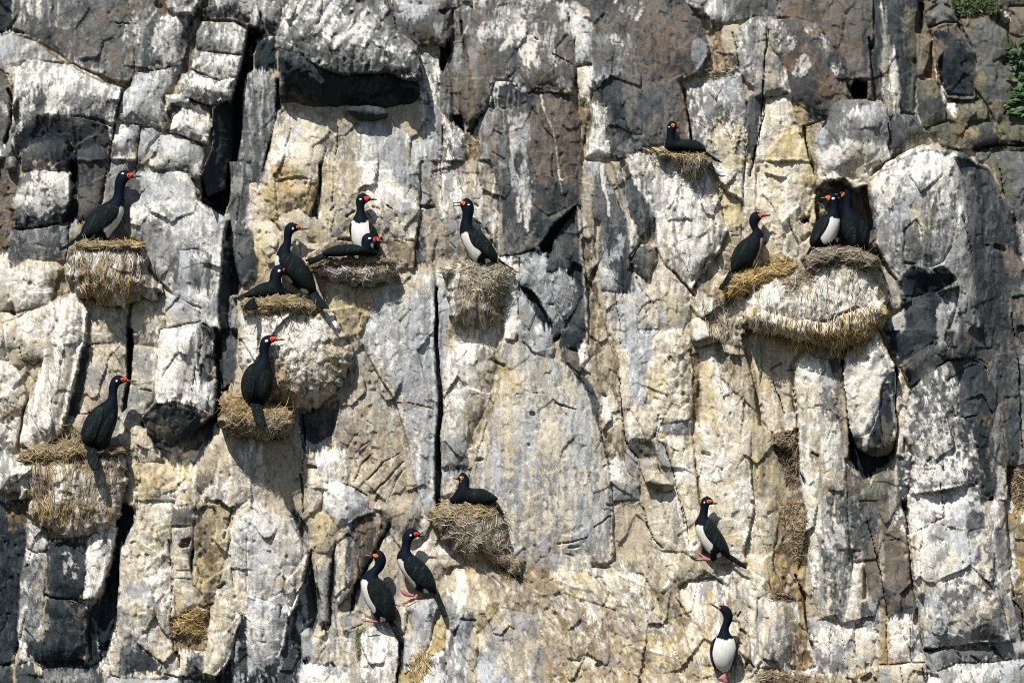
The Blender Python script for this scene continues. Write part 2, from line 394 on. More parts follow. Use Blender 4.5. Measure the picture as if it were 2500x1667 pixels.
    blk('30', "790,790 830,700 935,720 935,870 820,865", -34, 0, 0, 3, 0, 'bk')
    blk('30', "985,-300 1400,-300 1400,500 1380,1035 1250,1015 1070,905 990,885 960,450 1000,300", -5, 0, 0, 5, 1, 'dg+dk.35s+gn.2s')
    blk('30', "1060,55 1112,60 1130,300 1200,450 1225,700 1245,1025 1150,1065 1070,890 1062,500 1085,300", 5, -3, 0, 8, 3, 'lg+wh.4s+ol.2s')
    blk('30', "1110,40 1200,0 1280,20 1270,200 1190,330 1130,290", 2, 0, -8, 6, 2, 'dg+dk.35b+gn.2b')
    blk('30', "1280,70 1390,80 1385,500 1330,540 1240,480 1200,330", 2, 0, -3, 6, 2, 'gn+br.4s+dk.35s')
    blk('30', "1395,-300 2800,-300 2800,1350 1900,1330 1640,1330 1400,1000", -10, 0, 5, 4, 0, 'gn+so.4b+md.3b', 2.0)
    blk('30', "1395,290 1535,330 1545,695 1388,672", 0, 0, 0, 4, 0, 'gn+ol.5s+br.3s')
    blk('30', "1530,330 1545,695 1440,672 1500,520", -14, 0, 0, 2, 0, 'so+st.3s')
    blk('30', "1535,320 1560,600 1610,745 1670,910 1640,920 1570,740 1545,690", 6, 0, 0, 4, 2, 'cr+br.4s')
    blk('30', "1475,125 1600,30 1720,80 1765,185 1650,182 1500,222", 4, 0, 3, 12, 4, 'md+ol.3b+lg.2b')
    blk('30', "1780,150 2000,160 2200,280 2225,480 2150,560 2310,760 2150,1060 2090,1085 1990,885 1910,785 1900,480 1850,340", 4, -3, 4, 10, 3, 'gn+ol.35b+br.25b+md.2b')
    blk('30', "1510,235 1640,190 1750,195 1850,370 1905,470 1905,890 1660,870 1600,745 1560,560 1540,360", 11, 0, 0, 10, 0, 'br+gn.4b+md.2b')
    blk('30', "1520,300 1640,240 1700,280 1830,420 1900,500 1900,860 1665,850 1605,740 1575,560 1660,400", 6, 6, -14, 5, 2, 'dk+bk.3b+dg.25b')
    blk('30', "1388,700 1590,745 1650,910 1645,1070 1430,1135 1400,900", 6, 0, 2, 8, 2, 'gn+ol.3b+dg.3b')
    blk('30', "1655,905 1960,900 2015,985 2010,1062 1750,1092 1665,1062", 5, 0, 5, 9, 2, 'ol+gn.4b+dg.25b')
    blk('30', "1480,1140 1650,1090 1710,1130 1760,1250 1650,1245 1480,1185", 4, 0, 4, 8, 2, 'gn+md.3b')
    blk('30', "1800,1165 1990,1090 2095,1092 2185,1260 1900,1312 1810,1262", 9, 0, -2, 10, 3, 'ol+dg.5b')
    blk('30', "2120,1135 2280,1060 2700,1060 2700,1290 2205,1265", 4, 0, 4, 8, 2, 'gn+ol.4b')
    blk('30', "2100,60 2230,55 2700,40 2700,380 2340,420 2225,300 2210,180 2130,150", 6, 0, 4, 12, 3, 'br+gn.35b+lg.15b')
    blk('30', "2090,-300 2700,-300 2700,50 2240,45 2100,90", 2, 0, 4, 8, 2, 'gn+dg.4b')
    blk('30', "2220,310 2700,380 2700,560 2300,540", 2, 0, 4, 8, 2, 'gn+br.4b')
    blk('30', "1905,1335 2700,1335 2700,2000 2150,2000 1960,1600", 3, 0, 3, 9, 2, 'md+gn.35b+lg.15b')
    blk('30', "400,1125 585,1060 515,1180 495,1290 520,1700 455,1600 440,1450", 2, 0, 0, 8, 2, 'ol+ye.45b+be.2b')
    blk('30', "1150,1055 1240,1022 1390,1035 1480,1180 1300,1260 1130,1420 1140,1200", 7, 0, 3, 10, 3, 'dg+md.4b+lg.25b')
    blk('30', "600,980 640,920 720,872 880,872 1050,920 1150,1005 1158,1110 1120,1300 1140,1420 1000,1500 930,1640 900,1760 500,1760 488,1300 512,1180 580,1100", 16, 0, -2, 26, 6, 'lg+bw.3s+wh.3b+md.3b', 0.9)
    # ================= tile 01
    blk('01', "-900,-100 150,-100 135,540 70,760 -900,760", -6, 0, 0, 4, 0, 'br+dg.35f+so.3f', 2.2)
    blk('01', "-900,740 70,760 100,900 105,1200 40,1275 -900,1260", 6, 0, 0, 10, 3, 'cr+wh.4b+be.2b', 1, 0.3)
    blk('01', "-900,1280 80,1292 150,1350 165,1700 -900,1700", 8, 0, 0, 10, 3, 'cr+wh.3b+be.25s')
    blk('01', "620,-60 690,-60 690,430 640,490 540,500 610,300", -17, 0, 0, 2, 0, 'bk+dk.4b')
    blk('01', "682,-60 935,-60 905,320 885,400 690,490", 0, 0, 0, 6, 1, 'dg+md.3b+br.25f')
    blk('01', "930,-60 1260,-60 1250,280 1150,340 1160,620 870,640 940,260", -5, 0, 0, 6, 1, 'md+lg.3b')
    blk('01', "150,60 300,15 620,40 622,300 590,400 530,505 140,535 128,400 152,200", 8, 0, -1, 12, 3, 'md+wh.35b+dg.25b')
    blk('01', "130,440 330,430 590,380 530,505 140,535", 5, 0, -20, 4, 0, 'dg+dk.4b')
    blk('01', "92,560 530,500 548,830 300,832 110,905 70,785", 4, 0, 0, 8, 2, 'md+dg.3b+lg.2f')
    blk('01', "535,510 612,500 602,860 555,830", 0, 0, 0, 5, 1, 'lg+md.4s')
    blk('01', "618,500 742,500 740,640 605,650", -3, 0, 0, 6, 1, 'be+lg.4b')
    blk('01', "2040,-60 2320,-60 2150,500 2290,740 2295,1000 2150,1080 2060,700 2040,450", -4, 0, 0, 9, 2, 'md+lg.3b+dg.25s')
    blk('01', "2100,480 2220,560 2290,740 2295,1000 2160,1080 2090,760", 3, 0, -6, 10, 2, 'md+dg.4b')
    blk('01', "2295,560 2400,560 2400,1100 2150,1080 2295,1000", -8, 0, 0, 3, 0, 'be+oc.3b')
    blk('01', "2020,470 2060,700 2145,1060 2110,1140 2100,1700 1960,1700 1990,560", -24, 0, 0, 2, 0, 'dk+bk.3s')  # black shadow of the gully, painted as rock colour
    blk('01', "1985,540 2046,480 2062,760 2040,1200 2060,1700 1870,1700 1950,1250", -2, -85, 0, 2, 0, 'dg+dk.4s+bw.15s')  # right-facing wall, its shade painted in
    blk('01', "2040,1120 2100,1130 2110,1300 2090,1900 2035,1900", -8, 0, 0, 4, 1, 'md+lg.4s')
    blk('01', "1245,60 1560,0 1700,50 1760,270 2045,470 2000,560 1985,650 1952,1200 1968,1600 1900,1600 1800,1380 1500,1080 1330,900 1290,680 1150,620 1150,330 1250,280", 11, 3, 0, 10, 3, 'wh+bw.4b+lg.3b', 0.8)
    blk('01', "1500,780 1560,735 1750,722 1885,780 1885,1110 1600,1065 1535,960", 13, 2, 1, 8, 2, 'md+lg.35b+bw.2s', 0.7)
    blk('01', "100,905 250,830 500,840 562,900 480,1060 450,1205 150,1292 100,1180", 9, 0, 0, 16, 4, 'wh+cr.4b+be.2s', 1.1, 0.7)
    blk('01', "150,1300 430,1205 430,1700 165,1700", 8, 0, 0, 8, 2, 'cr+be.3s+wh.25b')
    blk('01', "420,1205 690,1100 790,1300 800,1400 770,1620 720,1900 605,2400 575,2480 585,2350 340,2520 180,2450 215,2180 350,1840 405,1620", 13, 2, 1, 12, 4, 'wh+lg.35s+be.2s', 1.1, 0.5)
    blk('01', "780,1310 860,1180 1160,1190 1155,1700 740,1700", -3, 0, 0, 6, 1, 'be+cr.4b+lg.25f')
    blk('01', "1180,1180 1460,1130 1465,1360 1400,1460 1185,1470", 2, 0, -1, 8, 2, 'cr+lg.4b')
    blk('01', "1180,1470 1400,1460 1400,1570 1180,1560", -1, 0, -25, 3, 0, 'be+md.4b')
    blk('01', "1455,1090 1800,1240 1805,1395 1480,1405", 6, 0, 0, 9, 2, 'lg+bw.35b+cr.2b')
    blk('01', "1422,1440 1805,1372 1830,1560 1760,1700 1705,1990 1915,2060 1720,2110 1545,2080 1385,2095 1395,1800", 15, 2, 0, 8, 3, 'wh+lg.25s+bw.2s', 0.9)
    blk('01', "1800,1400 1900,1460 1895,1750 1830,1960 1720,1990 1760,1700", 5, -30, 0, 3, 0, 'dg+lg.35s+dk.3s')
    # ================= tile 02
    blk('02', "-900,230 90,230 200,350 240,520 190,720 150,1000 -900,1000", 11, 0, -3, 12, 4, 'wh+be.3s+cr.2b', 1.3, 0.9)
    blk('02', "70,110 185,95 195,215 240,260 80,265", 0, 0, 0, 6, 1, 'be+cr.4b')
    blk('02', "740,90 800,80 760,440 690,700 680,760 570,745 600,720 650,440", -8, 0, 0, 3, 0, 'dg+md.4b')  # shadow side of the column, painted dark
    blk('02', "790,78 1132,45 1132,690 690,695 752,420", -2, 1, 0, 6, 2, 'be+cr.4f+lg.3b')
    blk('02', "690,700 1090,690 1090,1000 560,860 575,750", -3, 0, 0, 5, 1, 'lg+be.4b')
    blk('02', "1135,-60 1185,-60 1182,300 1140,640 1085,690 1120,400", -22, 0, 0, 2, 0, 'bk+dk.4b')
    blk('02', "1190,80 1395,125 1385,600 1340,640 1255,780 1130,735 1150,470", 2, 0, 0, 8, 2, 'lg+cr.35b+be.25f')
    blk('02', "1080,700 1140,730 1250,770 1450,1000 1480,1120 1100,1120 1050,900", 1, 0, 4, 7, 2, 'cr+be.35h')
    blk('02', "1905,-60 2110,-60 2100,300 1960,640 1950,830 1900,700 1920,400", -18, 0, 0, 3, 0, 'dk+bk.35s')
    blk('02', "1985,20 2090,20 2110,280 2060,420 1975,470", -10, 0, 0, 6, 2, 'dg+md.4s')
    blk('02', "1125,1090 1500,1150 1750,1160 1780,1300 1760,1620 1540,1620 1120,1620", 1, 0, 2, 9, 2, 'cr+ye.3b+wh.3b+be.2b', 1.3, 0.8)
    # hanging stone: white foot, underside painted brown for bounced light, recess painted dark for shade
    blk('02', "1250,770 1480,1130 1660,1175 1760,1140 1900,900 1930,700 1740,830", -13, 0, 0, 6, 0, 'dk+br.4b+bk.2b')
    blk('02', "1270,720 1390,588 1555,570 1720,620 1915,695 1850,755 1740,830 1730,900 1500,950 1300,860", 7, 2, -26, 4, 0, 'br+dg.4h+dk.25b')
    blk('02', "1700,450 1925,395 1930,600 1915,695 1715,620 1690,540", 13, -3, 0, 9, 3, 'lg+bw.4s+wh.2b')
    blk('02', "1960,840 2050,900 2340,900 2340,1340 2200,1800 1950,1850 1770,1560 1850,1150", 3, 2, 1, 12, 4, 'wh+cr.35b+be.2s+lg.2s', 1.1, 0.3)
    blk('02', "1750,1140 1960,840 1985,1000 1900,1300 1800,1400 1760,1400", -1, 0, 1, 5, 1, 'be+br.3b+cr.2b')
    # ================= tile 11 (walls behind the birds)
    blk('11', "-60,100 230,160 480,420 480,800 560,860 560,920 60,860 -10,700", -4, 0, 3, 6, 1, 'be+ye.4b+cr.3b', 1.4, 0.5)
    blk('11', "100,120 430,60 570,130 560,420 480,440 380,350 200,480 110,480", 0, 0, -6, 16, 4, 'ye+be.35b+oc.25b', 1.4, 0.6)
    blk('11', "200,430 380,360 470,400 495,480 480,700 420,800 330,560", -1, 0, 0, 10, 3, 'cr+ye.4b+be.2b')
    blk('11', "490,450 570,440 650,500 680,660 560,670 480,600", 1, 0, 0, 7, 2, 'lg+ye.3b+be.3b')
    blk('11', "440,680 680,660 685,770 440,800", 1, 0, 0, 5, 1, 'be+ye.3b')
    blk('11', "565,130 580,-60 600,-60 592,330 570,440 480,440 540,300", -14, 0, 0, 2, 0, 'dk+bk.3b')
    blk('11', "620,-60 1170,-60 1180,120 1475,225 1480,420 1440,640 1330,640 1270,640 680,680 590,430 600,200", 4, 1, 2, 9, 2, 'cr+lg.35b+be.3f+wh.2b', 1.3, 0.35)
    blk('11', "680,640 1280,640 1430,650 1440,900 700,900 480,830", -1, 0, 2, 6, 0, 'be+ol.4b+br.3f', 1.8, 0.5)
    blk('11', "1170,-60 1480,-60 1478,228 1420,200 1180,120", 3, 2, 1, 6, 1, 'lg+bw.4s+md.2s')
    blk('11', "1480,-60 1720,-60 1720,300 1620,850 1540,850 1550,700 1480,430", -8, 0, 0, 6, 1, 'be+lg.45b+br.3f', 1.2)
    blk('11', "1440,640 1475,440 1530,600 1550,860 1430,900", -9, 0, 0, 3, 0, 'dg+md.4s')
    blk('11', "1600,-60 2100,-60 2180,200 2180,800 1640,830 1620,500", -6, 0, 0, 6, 2, 'lg+br.35s+be.3s+wh.15s', 1.1)
    # rock face under the ledge, centre
    blk('11', "1100,1000 1460,930 1620,960 1660,1568 1640,2200 1610,2600 1640,3050 1550,3220 1480,3500 1270,3200 1200,2400 1080,2200 920,1900 870,1560 1000,1300", 5, 1, 1, 12, 4, 'bw+lg.5f+cr.25s+wh.2s', 1.0)
    blk('11', "560,900 1000,990 1180,1020 1060,1250 940,1500 860,1850 780,1600 620,1200", 4, 0, 2, 10, 2, 'be+cr.35b+ye.3b+st.2s', 1.5, 0.5)
    blk('11', "1620,880 1730,1000 1735,1300 1700,1540 1720,1700 1650,1900 1620,1500", -5, -10, 0, 5, 1, 'bw+lg.4b+wh.3b')
    blk('11', "1620,1060 1640,1060 1640,1560 1680,2000 1660,3050 1630,3200 1610,2600 1640,2200 1610,1500", -26, 0, 0, 2, 0, 'bk+dk.3s')
    blk('11', "1735,1050 2100,1050 2230,1250 2200,1568 2100,1720 1900,1620 1740,1570", -4, 0, 1, 8, 2, 'be+ol.4s+cr.3s+wh.15s', 1.7, 0.5)
    blk('11', "2200,830 2334,800 2440,820 2560,880 2600,1200 2340,1090 2440,1150 2320,1568 2230,1568 2230,1200", 5, 0, 0, 7, 2, 'wh+cr.2b+be.15s')
    # ================= tile 21
    blk('21', "-60,800 100,800 105,1280 20,1340 -60,1350", 3, 0, 0, 6, 1, 'wh+cr.3b')
    blk('21', "100,790 320,740 560,900 600,1100 530,1290 510,1400 390,1400 210,1100 110,1040", 6, -3, -2, 9, 3, 'bw+lg.4d+dg.15d', 0.8)
    blk('21', "100,1050 150,1080 420,1600 330,1850 100,1850 80,1380", 3, 2, 0, 8, 2, 'lg+bw.4b+wh.2b')
    blk('21', "120,1050 220,1100 410,1400 510,1400 460,1520 400,1560 240,1290", -14, 0, 0, 3, 0, 'dk+bk.3b')
    blk('21', "390,1390 520,1290 500,1440 420,1530", 0, 0, -20, 4, 0, 'dg+md.4b')
    blk('21', "360,670 440,520 610,340 660,400 690,1100 710,1500 690,1800 560,1950 470,1700 520,1450 530,1290 610,1100 560,900 340,830", 1, 4, 0, 8, 2, 'dg+md.4s+dk.25b+br.2b', 0.9)
    blk('21', "335,830 430,800 540,880 550,920 430,920 420,950 340,940", 4, 0, -12, 6, 2, 'dg+br.3b')
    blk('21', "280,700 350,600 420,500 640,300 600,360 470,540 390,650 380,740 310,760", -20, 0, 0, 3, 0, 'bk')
    blk('21', "590,840 650,880 700,1000 700,1100 520,950", -9, 0, 0, 3, 0, 'dk+bk.4b')
    blk('21', "610,330 650,330 665,650 690,940 715,1200 705,1568 690,1568 680,1200 640,700", 5, 0, 0, 4, 2, 'lg+be.4b')
    blk('21', "655,640 770,620 800,900 780,1000 830,1240 800,1300 720,1200 690,950", -8, 0, 0, 3, 0, 'so+gn.4f+be.3f', 2.0)
    blk('21', "715,1200 830,1240 1000,1900 1010,2050 1060,2500 1210,2860 1180,2900 1000,2500 980,2250 900,2000 800,1900 720,1650", -3, 0, 0, 5, 1, 'ol+br.45s+so.3s+be.25s', 1.5)
    blk('21', "660,330 680,-60 780,-60 770,430 760,700 790,900 740,700 740,640 670,620", 3, -2, 0, 6, 2, 'lg+wh.5s+be.3b')
    blk('21', "770,-60 830,-60 1060,460 1090,760 1100,1090 1080,1110 960,1100 830,1080 800,700 830,480 760,440", 4, 3, 0, 10, 3, 'dg+md.4s+dk.2s+bw.2b', 0.8)
    blk('21', "920,-60 990,-60 1060,330 1170,600 1160,680 1100,830 1080,700 1060,480", 7, 0, 0, 6, 2, 'be+wh.4s+lg.3s')
    blk('21', "1020,0 1160,-100 1310,420 1200,620 1160,600 1070,360", 6, 3, 0, 8, 2, 'dg+dk.35s+md.25s', 0.9)
    blk('21', "1030,-80 1160,-160 1550,-160 1760,-60 1960,560 1870,780 1680,1020 1640,1100 1480,920 1390,860 1320,700 1310,420", 11, 1, 0, 10, 3, 'wh+lg.3s+be.2s', 1.1, 0.2)
    blk('21', "1090,830 1160,680 1310,700 1330,830 1300,1000 1240,1020 1150,920", 7, 0, 0, 12, 3, 'dg+br.35b+md.25f')
    blk('21', "830,1090 960,1105 1100,1100 1120,930 1240,1020 1330,830 1480,920 1640,1110 1600,1400 1640,1700 1660,2700 1460,2600 1240,2560 1060,2500 1000,2050 960,1800", 4, 2, 1, 9, 2, 'cr+lg.4s+bw.25s+be.2s', 1.2, 0.2)
    blk('21', "1640,1100 1680,1020 1870,790 1880,900 2010,900 2110,700 2200,700 2334,900 2334,1500 2000,1700 1760,1500", -3, 2, 2, 7, 1, 'be+ol.35b+br.3f+cr.3b', 1.8, 0.6)
    blk('21', "1700,-120 1790,-60 1960,230 2090,300 2090,700 1980,900 1880,900 1960,560 1870,230", -4, 2, 1, 6, 1, 'be+cr.4b+ye.3b', 1.4, 0.4)
    blk('21', "2095,-60 2360,-60 2360,400 2330,820 2100,700", -2, 0, 1, 6, 1, 'cr+ye.35b+wh.3b', 1.4, 0.5)
    # ================= tile 31 (behind the pair; the great pillar comes last)
    blk('31', "-60,-60 470,-60 500,200 560,560 400,780 -60,900", -4, 0, 1, 7, 2, 'cr+ye.35b+be.3b+wh.15b', 1.5, 0.5)
    blk('31', "340,450 425,430 420,480 370,500", -12, 0, 0, 3, 0, 'dk+bk.4b')
    blk('31', "480,200 560,120 960,60 1010,400 1020,600 1080,880 1000,920 760,820 600,800 480,700", -20, 0, 0, 5, 0, 'br+so.4b+dg.3b', 1.5)
    blk('31', "500,100 800,-60 1000,-60 960,150 820,200 760,120 640,40", 10, 0, -16, 8, 0, 'cr+be.4b+md.2b')
    blk('31', "930,100 960,60 1080,0 1050,300 1000,420 960,300", 6, 0, 0, 8, 2, 'be+ol.35s+cr.2s')
    blk('31', "1080,900 1200,1000 1260,1200 1240,1250 1120,1270 1075,1100", 3, 0, 0, 8, 2, 'be+lg.4b+br.2b')
    blk('31', "1090,1380 1290,1230 1290,1400 1230,1600 1180,1900 1100,1568", 6, 0, 0, 9, 3, 'wh+be.3b+lg.2b')
    # the great right pillar, upper half
    blk('31', "1000,420 960,200 1100,-40 1320,-160 1440,-205 1640,-170 1790,-135 1910,-50 2010,0 2130,300 2270,460 2320,800 2210,1000 2220,1700 1700,1700 1330,1650 1240,1568 1290,1290 1250,1170 1200,1000 1090,850 1020,690", 21, 0, 0, 20, 5, 'md+lg.4d+dg.25s', 1.0)
    blk('31', "1000,420 960,200 1100,-40 1320,-160 1440,-205 1640,-170 1720,-60 1800,100 1760,420 1700,700 1600,860 1500,900 1200,960 1090,850 1020,690", 24, 3, -3, 22, 4, 'lg+wh.45s+bw.25s+md.2s', 1.0)
    blk('31', "1700,-110 1790,-135 1910,-50 2010,0 2130,300 2270,460 2320,800 2210,1000 2220,1700 2000,1700 1850,900 1800,400 1780,60", 12, -26, 0, 14, 0, 'dg+md.4s+dk.3s', 0.9)
    blk('31', "1200,1010 1330,860 1500,900 1620,880 1720,1010 1560,1120 1330,1180 1260,1150", 12, 0, -28, 6, 0, 'dk+bk.4b')  # shadowed underside and the recess beneath, shade painted into their colour
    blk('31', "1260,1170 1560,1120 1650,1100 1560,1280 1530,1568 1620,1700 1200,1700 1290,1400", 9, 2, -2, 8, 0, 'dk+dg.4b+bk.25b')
    blk('31', "1640,1090 1750,1070 1730,1250 1670,1450 1650,1650 1560,1600 1540,1300", 14, 0, -2, 10, 2, 'lg+md.4s+bw.3b')
    blk('31', "2120,700 2250,740 2334,850 2340,1400 2210,1568 2200,1000", 3, 0, 0, 8, 2, 'br+dg.4b+lg.2b')
    blk('31', "2000,-80 2120,-80 2150,260 2250,460 2500,460 2500,-100 2050,-100", 5, 0, 0, 6, 1, 'md+lg.35b+gn.25b')
    blk('31', "2260,480 2600,460 2600,800 2330,800", 3, 0, 0, 6, 1, 'lg+wh.3b+br.3b')
    blk('31', "2240,1150 2600,1100 2600,1700 2220,1700", -2, 0, 0, 6, 2, 'dg+br.4f+lg.3b', 1.6)
    # ================= tile 12
    blk('12', "380,680 420,640 860,380 870,180 960,80 1000,160 1080,300 1280,600 1350,900 1430,1230 1480,1400 1550,1700 1300,1800 1080,1560 860,1450 800,1300 820,1000 730,980 560,1050 450,1000 390,900", 0, 1, 1, 9, 2, 'be+cr.4f+br.25d+lg.25d', 1.3)
    blk('12', "420,1020 540,1050 560,1150 440,1170", 4, 0, 0, 4, 1, 'cr+be.4b')
    blk('12', "395,680 780,560 700,940 540,1050 430,1000", -12, 0, 0, 5, 0, 'dg+br.4b+dk.3b')
    blk('12', "720,980 830,1000 800,1310 620,1310 560,1160 560,1060", 2, 0, 0, 9, 2, 'wh+bw.4b+cr.3b')
    blk('12', "450,1180 560,1170 620,1330 600,1480 540,1600 480,1600 470,1320", 2, 0, 0, 7, 2, 'cr+lg.4b')
    blk('12', "620,1310 800,1310 860,1340 880,1700 620,1700", 3, 0, 0, 8, 2, 'bw+wh.4b+be.2b')
    blk('12', "810,1310 870,1340 1080,1560 1060,1700 840,1700", 5, 2, 0, 6, 2, 'bw+lg.4s+md.25b')
    # col right of the black slot
    blk('12', "1690,280 1740,150 1800,60 2100,40 2140,250 2110,560 1950,860 1900,1180 1670,1180 1660,900 1700,500", 3, 2, 1, 9, 3, 'cr+wh.4b+lg.3s+be.2f', 1.1)
    blk('12', "1660,890 1900,880 1910,1175 1680,1190", 4, 0, -3, 10, 3, 'lg+cr.4b+be.25b')
    blk('12', "1670,1180 1900,1170 1940,1220 1660,1215", -4, 0, -10, 2, 0, 'dk+dg.4b')
    blk('12', "1670,1215 1930,1220 1950,1500 1680,1440", 1, 0, 0, 6, 1, 'lg+cr.4b')
    blk('12', "1900,1180 1950,860 2110,560 2140,250 2200,250 2330,520 2420,510 2380,1568 1960,1568 1940,1220", -1, 1, 1, 6, 1, 'be+cr.4b+br.3s+ye.2b', 1.3, 0.2)
    # ================= tile 22: the broad pale slab
    blk('22', "-60,40 40,50 150,60 230,140 410,210 560,280 640,400 790,640 830,900 880,1100 940,1380 940,1568 930,2000 880,2030 520,2010 430,1960 -110,1960 -320,1700 -400,1500 -300,1300 -260,900 -80,510", 5, 2, 1, 14, 3, 'lg+bw.4s+cr.35s+be.12s', 0.8)
    blk('22', "560,290 640,330 750,440 815,640 825,880 770,720 720,560 650,400", 0, -25, 0, 5, 0, 'dg+dk.3s+md.3b')
    blk('22', "240,-100 410,-60 410,130 400,190 250,150", 4, 0, 0, 8, 2, 'lg+bw.4b+wh.2b')
    blk('22', "480,-60 690,-60 690,30 620,150 560,120 450,100", -1, 0, -20, 6, 2, 'dk+dg.4b')
    blk('22', "620,80 720,60 740,350 640,280", 2, 0, 0, 6, 2, 'lg+wh.4b')
    blk('22', "700,-60 860,-60 1000,100 1000,400 850,540 830,640 740,350", -3, 1, 0, 5, 1, 'ol+br.45s+so.25s+be.3s', 1.5)
    blk('22', "840,560 900,480 970,560 1010,900 1020,1050 990,1040 900,1150 870,950 830,800", -4, 2, 0, 6, 1, 'cr+be.4b+so.2b', 1.3)
    blk('22', "905,1090 980,1050 1080,1230 1170,1310 1175,1470 940,1475 930,1380", 2, 0, 0, 9, 2, 'lg+cr.4b+wh.25b')
    blk('22', "980,80 1060,100 1060,400 1100,520 1010,640 990,400", 2, 2, 0, 6, 2, 'cr+be.4s+lg.2s')
    blk('22', "1055,-60 1270,-60 1280,200 1240,330 1210,520 1130,620 1060,420", 3, 1, 0, 8, 2, 'bw+wh.4s+lg.3s')
    blk('22', "1270,-60 1640,-60 1650,280 1660,800 1640,880 1350,920 1220,620 1240,330 1280,200", 4, 0, 0, 9, 3, 'cr+ye.35b+be.3f+wh.25f', 1.6, 0.9)
    blk('22', "1350,780 1640,740 1660,900 1400,880", 5, 0, -10, 8, 2, 'lg+wh.3b')
    blk('22', "1050,640 1210,620 1310,900 1280,930 1080,930", 3, 0, 0, 8, 2, 'cr+be.35b+wh.25b', 1.3, 0.4)
    blk('22', "1050,960 1120,910 1290,940 1340,1080 1160,1095", -5, 0, -18, 6, 0, 'br+dg.4b')
    blk('22', "1060,985 1160,1090 1215,1290 1180,1310 1080,1220 1040,1160", 1, 0, 0, 6, 2, 'lg+be.35b')
    blk('22', "1175,1320 1215,1290 1420,1390 1520,1400 1560,1600 1560,2010 1390,1990 1300,1860 1250,1600", 1, 1, 1, 8, 2, 'cr+lg.35s+be.25b')
    blk('22', "1340,930 1400,960 1500,1320 1590,1700 1600,2000 1560,2010 1500,1500 1430,1280 1350,1100", 2, 0, 0, 6, 2, 'lg+cr.4b+wh.25b')
    blk('22', "1400,890 1640,890 1660,1100 1700,1500 1760,1700 1700,2050 1590,2020 1590,1700 1510,1400 1430,1000", 5, 1, 1, 9, 2, 'cr+be.35b+wh.25b+ye.15b', 1.2, 0.3)
    blk('22', "1640,880 1650,280 1620,120 1720,150 1740,400 1690,540 1700,800 1660,900", -5, 0, 0, 4, 0, 'so+be.45f+st.3f', 2.0)
    blk('22', "1700,140 1830,60 1900,400 2080,560 2200,800 2260,1100 2330,1568 2360,2200 2200,2100 1800,2050 1740,1700 1680,1200 1660,900 1720,500", 10, 2, 1, 16, 4, 'cr+wh.4b+be.2f+ye.12b', 1.1, 0.2)
    blk('22', "1830,80 1960,60 2100,100 2200,500 2300,760 2210,800 2080,560 1900,380", -2, 3, 0, 5, 1, 'be+ol.4s+br.3s+cr.2s', 1.6, 0.3)
    blk('22', "2080,-20 2334,-40 2400,500 2334,800 2290,740 2200,500", -16, 0, 0, 5, 1, 'cr+be.4b+oc.2b', 1.2)
    # ================= tile 32
    blk('32', "-150,-60 220,-100 420,-60 420,130 300,250 300,480 320,820 200,830 90,880 -20,800", -15, 0, 0, 5, 1, 'cr+be.4s+ye.25b')
    blk('32', "110,410 215,700 200,860 60,860 20,740", -11, 0, 0, 6, 2, 'be+cr.4s')
    blk('32', "195,690 300,680 310,830 200,840", -9, 0, 0, 8, 3, 'lg+cr.4b')
    blk('32', "300,250 400,140 480,180 620,190 720,250 740,460 770,640 780,1100 750,1130 740,1600 -30,1600 330,1350", -8, 0, 0, 4, 0, 'br+so.3b+be.3b')
    blk('32', "290,500 300,240 400,135 480,190 600,200 640,380 660,560 700,840 720,1060 740,1150 745,1460 790,2000 830,2600 560,2660 440,2300 380,1560 340,1350 330,900", 9, 1, 0, 14, 4, 'cr+wh.45b+lg.2s+be.15b', 1.1, 0.2)
    blk('32', "610,360 720,260 760,640 770,1110 730,1090 700,850 655,560", 2, 0, 0, 6, 1, 'be+br.4b+lg.2b')
    blk('32', "60,880 200,835 320,830 340,1350 290,1400 220,1320 170,1150", -12, 0, 0, 3, 0, 'so+dk.35f+st.3f+lg.1f', 2.4, 0.5)
    blk('32', "-110,700 60,870 150,1100 220,1400 240,1600 180,2000 60,2100 -30,1700 -100,1300", 1, -6, 0, 5, 1, 'be+ol.4s+ye.2b')
    # dark recess behind the wedge stone
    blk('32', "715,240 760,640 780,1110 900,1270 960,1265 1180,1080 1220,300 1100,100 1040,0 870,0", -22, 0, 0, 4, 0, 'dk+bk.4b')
    blk('32', "1180,480 1230,330 1330,460 1290,700 1270,900 1200,1250 1170,1600 1050,1620 1080,1400 1180,1090 1190,800", 1, 0, 0, 6, 2, 'cr+be.35b+bw.3s')
    blk('32', "740,1140 910,1280 970,1290 1180,1090 1170,1600 1110,1900 780,1900 745,1500", 2, 1, 0, 8, 2, 'dg+br.35b+gn.3b+lg.1f')
    blk('32', "1200,1060 1330,1060 1330,1300 1230,1560 1180,1600", 2, 0, 0, 7, 2, 'dg+md.35b')
    # the great pillar, lower half
    blk('32', "1050,-60 1110,-60 1230,250 1330,460 1310,470 1200,290 1110,130", -6, 0, 0, 3, 0, 'be+cr.4b')
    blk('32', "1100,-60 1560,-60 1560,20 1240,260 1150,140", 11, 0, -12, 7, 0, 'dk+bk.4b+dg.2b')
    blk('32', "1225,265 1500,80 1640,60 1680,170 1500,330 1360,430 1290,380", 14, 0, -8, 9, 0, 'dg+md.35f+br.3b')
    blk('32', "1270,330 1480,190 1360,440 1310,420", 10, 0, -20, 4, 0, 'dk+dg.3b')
    blk('32', "1640,-60 2230,-60 2300,500 2330,900 2290,1120 2200,1200 2130,700 2000,280 1870,200 1670,200", 13, -22, 2, 12, 0, 'dg+md.4s+br.25s', 0.9)
